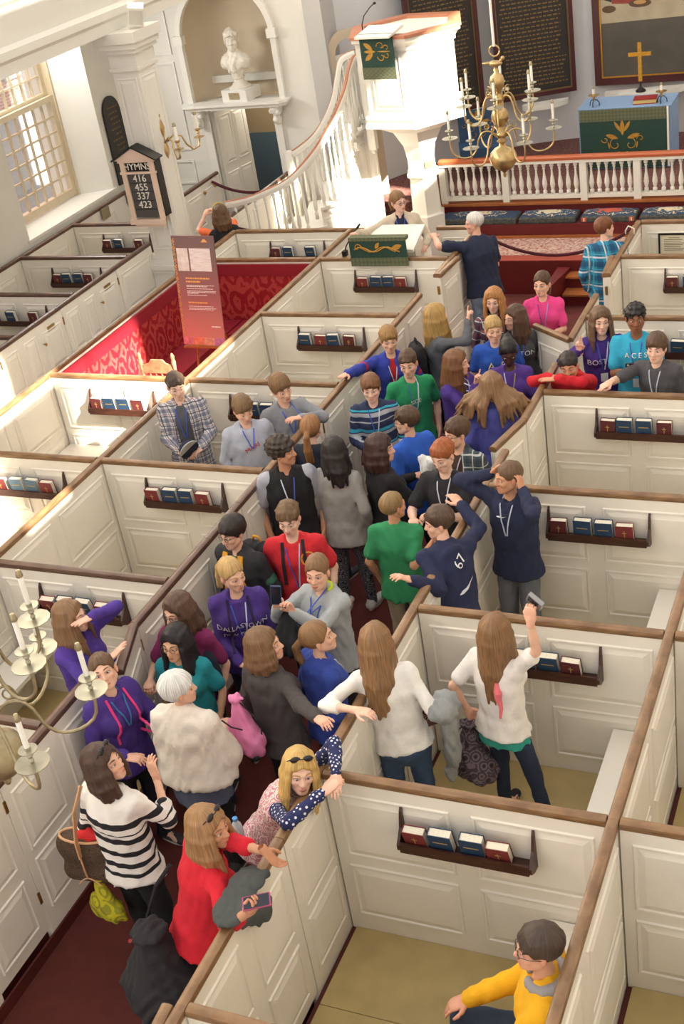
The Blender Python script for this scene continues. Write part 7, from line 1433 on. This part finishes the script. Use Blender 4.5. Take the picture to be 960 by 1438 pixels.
person('girl with ponytail in royal blue hoodie looking up', (1.42, 1.0), 0, 1.56, 120, (98, 12, 0), fem=True, tone=FAIR, hair=('pony', (146, 108, 70), dict(L=0.20)), tops=[hoodie((48, 70, 152))], legs=BK_, lanyard=(LWH, BLU, 0.2), group=V_AISLE)
# --- near group
p42 = person('woman in black and white striped sweater with sunglasses on her hair', (0.74, -0.40), 0, 1.64, 150, (78, 16, 0), fem=True, tone=FAIR, hair=('bob', (78, 54, 42), dict(L=0.19)), tops=[dict(m=pattern('stripes', [(236, 230, 222), (32, 30, 34)], [(1.175, 1.215, 1), (1.06, 1.10, 1), (0.965, 1.0, 1), (0.885, 0.915, 1), (0.82, 0.845, 1), (1.125, 1.135, 1)]), sleeve='elbow', inf=0.022, loose=0.022, hem=0.06, wr=0.004)], legs=dict(c=(28, 27, 30), inf=0.016), shades=True, R=dict(to=(0.10, 0.27, 1.24), hand='relax', f=(-0.3, 0.2, 1), palm=(0, 1, 0)), shoes=(BLK, BLK), slide=(0.0, -0.02), group=V_AISLE)
p43 = person('woman in red cardigan leaning on the rail with a phone', (1.56, -0.72), 0, 1.66, 118, (66, 4, 0), lean=(14, 6), fem=True, tone=TAN, hair=('bob', (166, 124, 82), dict(L=0.24)), tops=[dict(c=(204, 26, 44), sleeve='elbow', sl=0.45, inf=0.018, hem=0.06, name='cardigan')], legs=BK_, shades=True, R=dict(to=('w', 1.96, -1.10, 1.43), hand='hold', pole=(0.8, -0.5, -0.6), palm=(0, 0.2, 1)), L=dict(to=('w', 1.90, -0.76, 1.47), hand='relax', pole=(-0.7, 0.2, 0.6), f=(0.2, 0.3, -0.7), palm=(0.3, 0.5, -0.3)), mouth=0.002, shoes=(BLK, BLK), group=V_AISLE)
ph2 = phone(p43.world(p43.arms[1][2] + p43.arms[1][4] * 0.10 - p43.arms[1][5] * 0.02), (0.2, -0.2, 1), (0.9, 0.4, 0.2), 'phone in pink case in the hand of the woman in red', case=(170, 70, 110))
p44 = person('blonde woman in polka dot blouse and quilted vest leaning over the rail', (1.80, -0.14), 0, 1.64, 56, (14, 6, -10), lean=(30, 0), fem=True, tone=PALE, hair=('long', (216, 176, 104), dict(L=0.26, part=0.4)), tops=[dict(m=pattern('polka', [(40, 46, 92), (226, 226, 232)]), sleeve='long', inf=0.010, loose=0.0, hem=0.03, name='blouse'), dict(m=pattern('print', [(222, 206, 200), (196, 120, 138), (150, 140, 110)], 22), sleeve='none', inf=0.026, hem=0.05, name='quilted_vest', skip=True, collar=True)], legs=DJ, shades=True, R=dict(to=('w', 1.98, -0.24, 1.41), pole=(0.9, -0.3, -0.2), hand='relax', palm=(0, 0, -1)), L=dict(to=('w', 2.0, -0.12, 1.42), pole=(-0.6, 0.5, 0.8), hand='relax', palm=(0, 0, -1)), mouth=0.004, group=V_AISLE)
g = Grid(p44.neck - 0.25, p44.neck + 0.25, 0.012)
for i in range(12):
    q_ = lambda a: p44.neck + p44.X * 0.085 * math.sin(a) - p44.F * (0.075 * math.cos(a) - 0.02) - p44.u * (0.02 + 0.05 * (1 - math.cos(a)) * 0.5); g.cone(q_(-2.9 + 5.8 * i / 12), q_(-2.9 + 5.8 * (i + 1) / 12), 0.034, 0.034, 0.008)
g.wrinkle(0.004, 2.2); grid_mesh('fleece_collar', g, cloth((232, 222, 212)), p44.root)
p47 = person('girl with long light brown hair in white blouse and jeans seen from behind', (1.91, 0.80), PF, 1.62, 176, (172, -4, 0), lean=(4, -7), fem=True, tone=PALE, hair=('long', (146, 108, 72), dict(L=0.44)), tops=[dict(c=(238, 234, 228), sleeve='elbow', inf=0.013, loose=0.010, hem=0.035, name='blouse')], legs=dict(c=(58, 80, 112)), L=dict(to=('w', 1.90, 0.44, 1.40), pole=(-1, -0.6, -0.2), hand='relax', palm=(0, 0, -1)), R=dict(to=(0.15, 0.14, 1.00), hand='hold', pole=(0.5, -0.8, -0.5)), group=V_RIGHT)
p48 = person('girl in white shirt with pink splash raising a camera', (2.55, 1.09), PF, 1.56, 138, (150, 2, 0), fem=True, tone=FAIR, hair=('long', (138, 100, 64), dict(L=0.44)), tops=[dict(c=(52, 160, 146), sleeve='none', inf=0.004, loose=0.0, hem=0.09, name='undershirt', skip=True), tee((236, 228, 222), hem=0.045)], legs=dict(c=(34, 44, 66), inf=0.003, name='jeans'), shoes=((34, 34, 40), (60, 52, 48)), feet={1: (0.26, 0.02), -1: (-0.07, 0.02)}, R=dict(to=('w', 2.82, 0.93, 1.80), pole=(1, 0.2, -0.6), hand='grip', f=(0, 0.1, 1), palm=(-0.3, 1, 0)), L=dict(to=(-0.22, -0.06, 0.82), hand='grip'), group=V_RIGHT)
q = p48.drape([(0.07, 0.24 * p48.H), (0.075, 0.20 * p48.H), (0.065, 0.16 * p48.H), (0.08, 0.12 * p48.H), (0.07, 0.07 * p48.H)], -1, 0.004); MB().tube([tuple(v) for v in q], [0.012, 0.026, 0.022, 0.012, 0.008], 6).build('pink_splash', cloth((236, 120, 130)), p48.root)
p49 = person('man in yellow fleece and glasses sitting in the pew', (3.20, -0.86), PF, 1.76, -104, (-88, 4, 0), lean=(-2, 0), tone=(222, 166, 140), hair=('short', (74, 58, 48), dict(vol=1.3)), tops=[dict(c=(232, 172, 24), sleeve='long', inf=0.022, loose=0.02, hem=0.03, name='fleece')], legs=dict(c=(50, 66, 88), inf=0.014), glasses=(60, 46, 40), seat=0.45, slide=(0.10, 0.0), R=dict(to=(0.12, 0.40, 0.62), hand='relax'), L=dict(to=(-0.14, 0.40, 0.62), hand='relax'), group=V_RIGHT, fat=1.04)
g = Grid(p49.neck - 0.2, p49.neck + 0.2, 0.012)
for i in range(10):
    q_ = lambda a: p49.neck + p49.X * 0.096 * math.sin(a) - p49.F * 0.086 * math.cos(a) + p49.u * (0.006 - 0.03 * (1 - math.cos(a)) * 0.5); g.fcone(q_(-2.7 + 5.4 * i / 10), q_(-2.7 + 5.4 * (i + 1) / 10), 0.030, 0.030, nrm(np.cross(p49.X, p49.u)), 1.4, 0.008)
grid_mesh('grey_collar', g, cloth((150, 146, 148)), p49.root)
# --- carried and lying things
cp = empty('baseball_cap', tuple(p27.world((-0.05, 0.40, 1.02))), p27.th); tag(cp, 'navy cap with grey underside held by the boy in plaid', 'cap')
g = Grid((-0.14, -0.12, -0.03), (0.14, 0.2, 0.14), 0.010); g.ell((0, 0, 0.02), (0.095, 0.10, 0.095), 0); g.cut((0, 0, 0.01), (0, 0, -1)); grid_mesh('crown', g, cloth((36, 40, 64)), cp)
MB().prism([(0.10 * math.cos(math.pi * (0.05 + 0.9 * i / 12)) * 0.95, 0.05 + 0.13 * math.sin(math.pi * (0.05 + 0.9 * i / 12))) for i in range(13)], 0.008, 0.018).build('visor', cloth((178, 176, 168)), cp); cp.rotation_euler = (0.9, 0.5, p27.th + 0.4)
cm = empty('compact_camera', tuple(p48.world(p48.arms[1][2] + np.array([0.0, 0.06, 0.10]))), p48.th); tag(cm, 'silver compact camera held up by the girl in white', 'camera')
MB().box(-0.05, 0.05, -0.014, 0.014, -0.03, 0.03).build('body', mat('camera_silver', srgb(150, 150, 152), 0.35, 0.6), cm); MB().lathe([(0.022, 0), (0.022, 0.02), (0.016, 0.024), (0.001, 0.024)], 12).build('lens', m_iron, cm).rotation_euler = (-math.pi / 2, 0, 0); MB().box(-0.04, 0.03, -0.0155, -0.014, -0.022, 0.022).build('screen', mat('phone_screen', srgb(30, 34, 44), 0.1), cm); cm.rotation_euler = (0.2, 0.5, p48.th)
w_ = p48.world(p48.arms[-1][2]); sack((w_[0] + 0.0, w_[1] - 0.02, w_[2] - 0.54), p48.th, (0.17, 0.10, 0.46), pattern('print', [(78, 62, 72), (118, 104, 112), (50, 40, 48)], 16), 'purple patterned drawstring bag in the hand of the girl with camera', 'drawstring_bag', True)
# paper bundle
pb = empty('paper_bundle', tuple(p21.world((0.03, 0.40, 1.10))), p21.th); tag(pb, 'crumpled white papers in the arms of the woman in black', 'papers')
g = Grid((-0.15, -0.12, -0.2), (0.15, 0.12, 0.25), 0.012); rr_ = random.Random(5)
for i in range(7): g.ell((rr_.uniform(-.05, .05), rr_.uniform(-.03, .03), 0.06 + rr_.uniform(-.03, .07)), (0.045, 0.035, 0.045), 0.015)
g.fcone((0, 0, -0.08), (0, 0, 0.05), 0.07, 0.06, (0, 1, 0), 3, 0.01); g.wrinkle(0.006, 1.8); grid_mesh('sheets', g, cloth((236, 234, 230)), pb)
# shoulder bag of the woman in stripes, red scarf inside, yellow bag
sh = p42.arms[-1][0]; w_ = p42.world(sh - p42.X * 0.07 - p42.F * 0.10 - np.array([0, 0, 0.62])); tb_ = empty('shoulder_bag', (w_[0], w_[1], w_[2]), p42.th + 0.25); tag(tb_, 'brown monogram leather shoulder bag of the woman in stripes', 'bag')
m_mono = pattern('print', [(66, 48, 38), (92, 72, 52)], 34); g = Grid((-0.24, -0.14, -0.02), (0.24, 0.14, 0.40), 0.012); g.fcone((-0.11, 0, 0.075), (0.11, 0, 0.075), 0.078, 0.078, (0, 1, 0), 1.0, 0.04); g.fcone((-0.07, 0, 0.24), (0.07, 0, 0.24), 0.125, 0.125, (0, 1, 0), 1.7, 0.05); g.cut((0, 0, 0.335), (0, 0, 1)); grid_mesh('bag_body', g, m_mono, tb_)
m_tan = mat('tan_leather', srgb(206, 158, 116), 0.55); hs_ = p42.s
MB().sweep([(-0.016, -0.004), (0.016, -0.004), (0.016, 0.004), (-0.016, 0.004)], [(0, -0.085, 0.24), (0.0, -0.08, 0.36), (0.02, -0.04, 0.55), (0.05, 0.05, 0.665), (0.04, 0.11, 0.58), (0.02, 0.10, 0.36), (0, 0.09, 0.24)], ups=(1, 0, 0)).build('strap', m_tan, tb_); MB().tube([(0.155 * math.cos(a), 0.062 * math.sin(a), 0.334) for a in [2 * math.pi * i / 20 for i in range(21)]], 0.008, 6).build('rim_binding', m_tan, tb_); MB().tube([(0, -0.088, 0.24), (0, -0.09, 0.14), (0, -0.085, 0.08)], 0.006, 5).build('seam', m_tan, tb_); MB().tube([(-0.07 + 0.14 * i / 8, -0.078, 0.02 + 0.05 * math.sin(math.pi * i / 8)) for i in range(9)], 0.006, 5).build('base_seam', m_tan, tb_)
g = Grid((-0.12, -0.09, 0.2), (0.14, 0.09, 0.4), 0.012); g.ell((0.05, 0.0, 0.345), (0.07, 0.04, 0.045), 0); g.ell((0.0, 0.01, 0.335), (0.05, 0.035, 0.03), 0.03); g.wrinkle(0.006, 1.5); sf = grid_mesh('red_scarf', g, cloth((206, 40, 44)), None); sf.location = tb_.location; sf.rotation_euler = tb_.rotation_euler; tag(sf, 'red scarf bundled in the open brown shoulder bag', 'scarf')
w_ = p42.world(np.array([-0.16, -0.14, 0.40])); sack(tuple(w_), p42.th, (0.13, 0.05, 0.34), pattern('print', [(196, 186, 36), (150, 146, 40)], 9), 'yellow carrier bag behind the striped woman', 'carrier_bag', False)
# big dark bag and folded jacket of the woman in red
w_ = p43.world(np.array([-0.02, -0.26, 0.42])); bgb = sack(tuple(w_), p43.th, (0.30, 0.20, 0.56), cloth((34, 33, 36)), 'large black shoulder bag with red trim behind the woman in red', 'shoulder_bag', False)
MB().tube([(-0.16, 0.02, 0.46), (-0.12, 0.12, 0.70), (0.0, 0.2, 0.90)], 0.012, 6).build('strap', cloth(BLK), bgb); MB().tube([(-0.25, -0.01, 0.16), (-0.24, -0.06, 0.25), (-0.18, -0.09, 0.36)], 0.012, 6).build('red_trim', cloth((150, 50, 56)), bgb)
jk = empty('folded_jacket', (1.82, -0.96, T)); jk.scale = (0.8, 0.8, 0.8); tag(jk, 'dark grey jacket draped over the rail below the phone', 'jacket')
g = Grid((-0.25, -0.25, -0.35), (0.3, 0.3, 0.14), 0.013); g.fcone((0.0, -0.16, 0.035), (0.0, 0.12, 0.04), 0.10, 0.11, (0, 0, 1), 3.0, 0.03); g.fcone((0.085, -0.12, 0.0), (0.10, 0.08, -0.16), 0.07, 0.09, (1, 0, 0), 3.0, 0.04); g.fcone((-0.085, -0.12, 0.0), (-0.09, 0.05, -0.12), 0.06, 0.08, (1, 0, 0), 3.0, 0.04); g.cone((0.0, 0.1, 0.05), (0.09, 0.2, 0.03), 0.035, 0.03, 0.02); g.wrinkle(0.005, 1.4); grid_mesh('jacket_body', g, cloth((74, 77, 76)), jk)
# grey jacket and small purse on the arm of the girl in the white blouse
w_ = p47.world(p47.arms[1][1] + np.array([0.06, 0.02, -0.02])); gj = empty('grey_sweater', tuple(w_), p47.th); tag(gj, 'grey sweater hanging over the arm of the girl in white blouse', 'sweater')
g = Grid((-0.15, -0.2, -0.62), (0.2, 0.22, 0.14), 0.014); g.fcone((0, -0.04, 0.02), (0.02, 0.06, 0.0), 0.085, 0.09, (0, 0, 1), 1.3, 0.03); g.fcone((0.03, 0.02, -0.02), (0.03, 0.04, -0.36), 0.09, 0.10, (1, 0, 0), 2.0, 0.05); g.cone((0.02, 0.06, -0.3), (0.0, 0.05, -0.56), 0.045, 0.04, 0.03); g.wrinkle(0.006, 1.2); grid_mesh('knit', g, cloth((146, 148, 148)), gj)
w_ = p47.world(p47.arms[1][2] + np.array([0.03, 0.03, -0.19])); pu_ = empty('embroidered_purse', tuple(w_), p47.th + 0.4); tag(pu_, 'small black purse with floral pattern beside the grey sweater', 'purse')
g = Grid((-0.1, -0.05, -0.07), (0.1, 0.05, 0.1), 0.009); g.fcone((-0.045, 0, 0), (0.045, 0, 0), 0.055, 0.055, (0, 1, 0), 1.9, 0.02); grid_mesh('purse_body', g, pattern('print', [(40, 36, 38), (196, 130, 120)], 40), pu_); MB().tube([(-0.06, 0, 0.03), (-0.03, 0, 0.12), (0.03, 0, 0.12), (0.06, 0, 0.03)], 0.007, 6).build('handle', cloth(BLK), pu_)
bt_ = empty('water_bottle', (1.42, -0.30, 0.95)); tag(bt_, 'clear water bottle with blue cap at the side of the polka dot woman', 'bottle')
MB().lathe([(0.028, 0), (0.032, 0.01), (0.032, 0.05), (0.029, 0.06), (0.032, 0.07), (0.032, 0.13), (0.026, 0.16), (0.013, 0.18), (0.013, 0.19)], 14).build('bottle_body', mat('clear_plastic', srgb(190, 200, 206), 0.15), bt_, smooth=True); MB().lathe([(0.015, 0.188), (0.015, 0.205), (0.001, 0.206)], 12).build('cap', cloth((90, 150, 210)), bt_)
# marble bust in the niche, made with the same head
bu = empty('marble_bust', (-4.20, FY + 0.06, SZ), math.radians(172)); tag(bu, 'white marble bust of a man on a socle in the arched niche', 'bust')
m_marble = mat('marble', srgb(232, 224, 208), 0.45, var=0.05, scale=9)
acc = Acc(); hsc = 1.22; Rb = rot('z', 32); HXb = lambda V: np.array([0, 0.02, 0.80]) + (np.asarray(V) * hsc) @ Rb.T; wv = np.array([0.8, 0.76, 0.68]); acc.add(HXb(HV), HF, wv)
for sd in (-1, 1): m = MB(); m.ball((sd * 0.076, -0.008, -0.012), (0.012, 0.018, 0.032), 8, 7); acc.mb(m, wv, HXb)
g = Grid((-0.32, -0.25, 0.15), (0.32, 0.25, 0.80), 0.016); g.cone((0, 0, 0.45), (0, 0.02, 0.76), 0.075, 0.065, 0.03); g.fcone((-0.14, 0, 0.50), (0.14, 0, 0.50), 0.10, 0.10, (0, 1, 0), 1.0, 0.06); g.fcone((0, 0.01, 0.50), (0, 0.02, 0.34), 0.17, 0.09, (0, 1, 0), 1.4, 0.05); g.cone((-0.06, 0.10, 0.56), (0.05, 0.12, 0.40), 0.03, 0.03, 0.02); g.cone((0.06, 0.10, 0.58), (-0.03, 0.13, 0.40), 0.03, 0.03, 0.02); g.wrinkle(0.004); V, F = g.mesh(); acc.add(V, F, wv); acc.build('figure', m_marble, bu)
hg = hair_grid('short', seed=4, vol=0.9); V, F = hg.mesh(); a2 = Acc(); a2.add(HXb(V), F, wv); a2.build('carved_hair', m_marble, bu)
MB().lathe([(0.16, 0.155), (0.16, 0.17), (0.12, 0.19), (0.10, 0.22), (0.075, 0.24), (0.07, 0.27), (0.09, 0.29), (0.09, 0.31), (0.001, 0.315)], 18).build('socle', m_marble, bu, smooth='auto'); MB().box(-0.21, 0.21, -0.16, 0.19, 0.0, 0.155).build('plinth', m_trimw, bu); MB().box(-0.09, 0.09, 0.19, 0.194, 0.03, 0.12).build('brass_label', m_brassdull, bu)
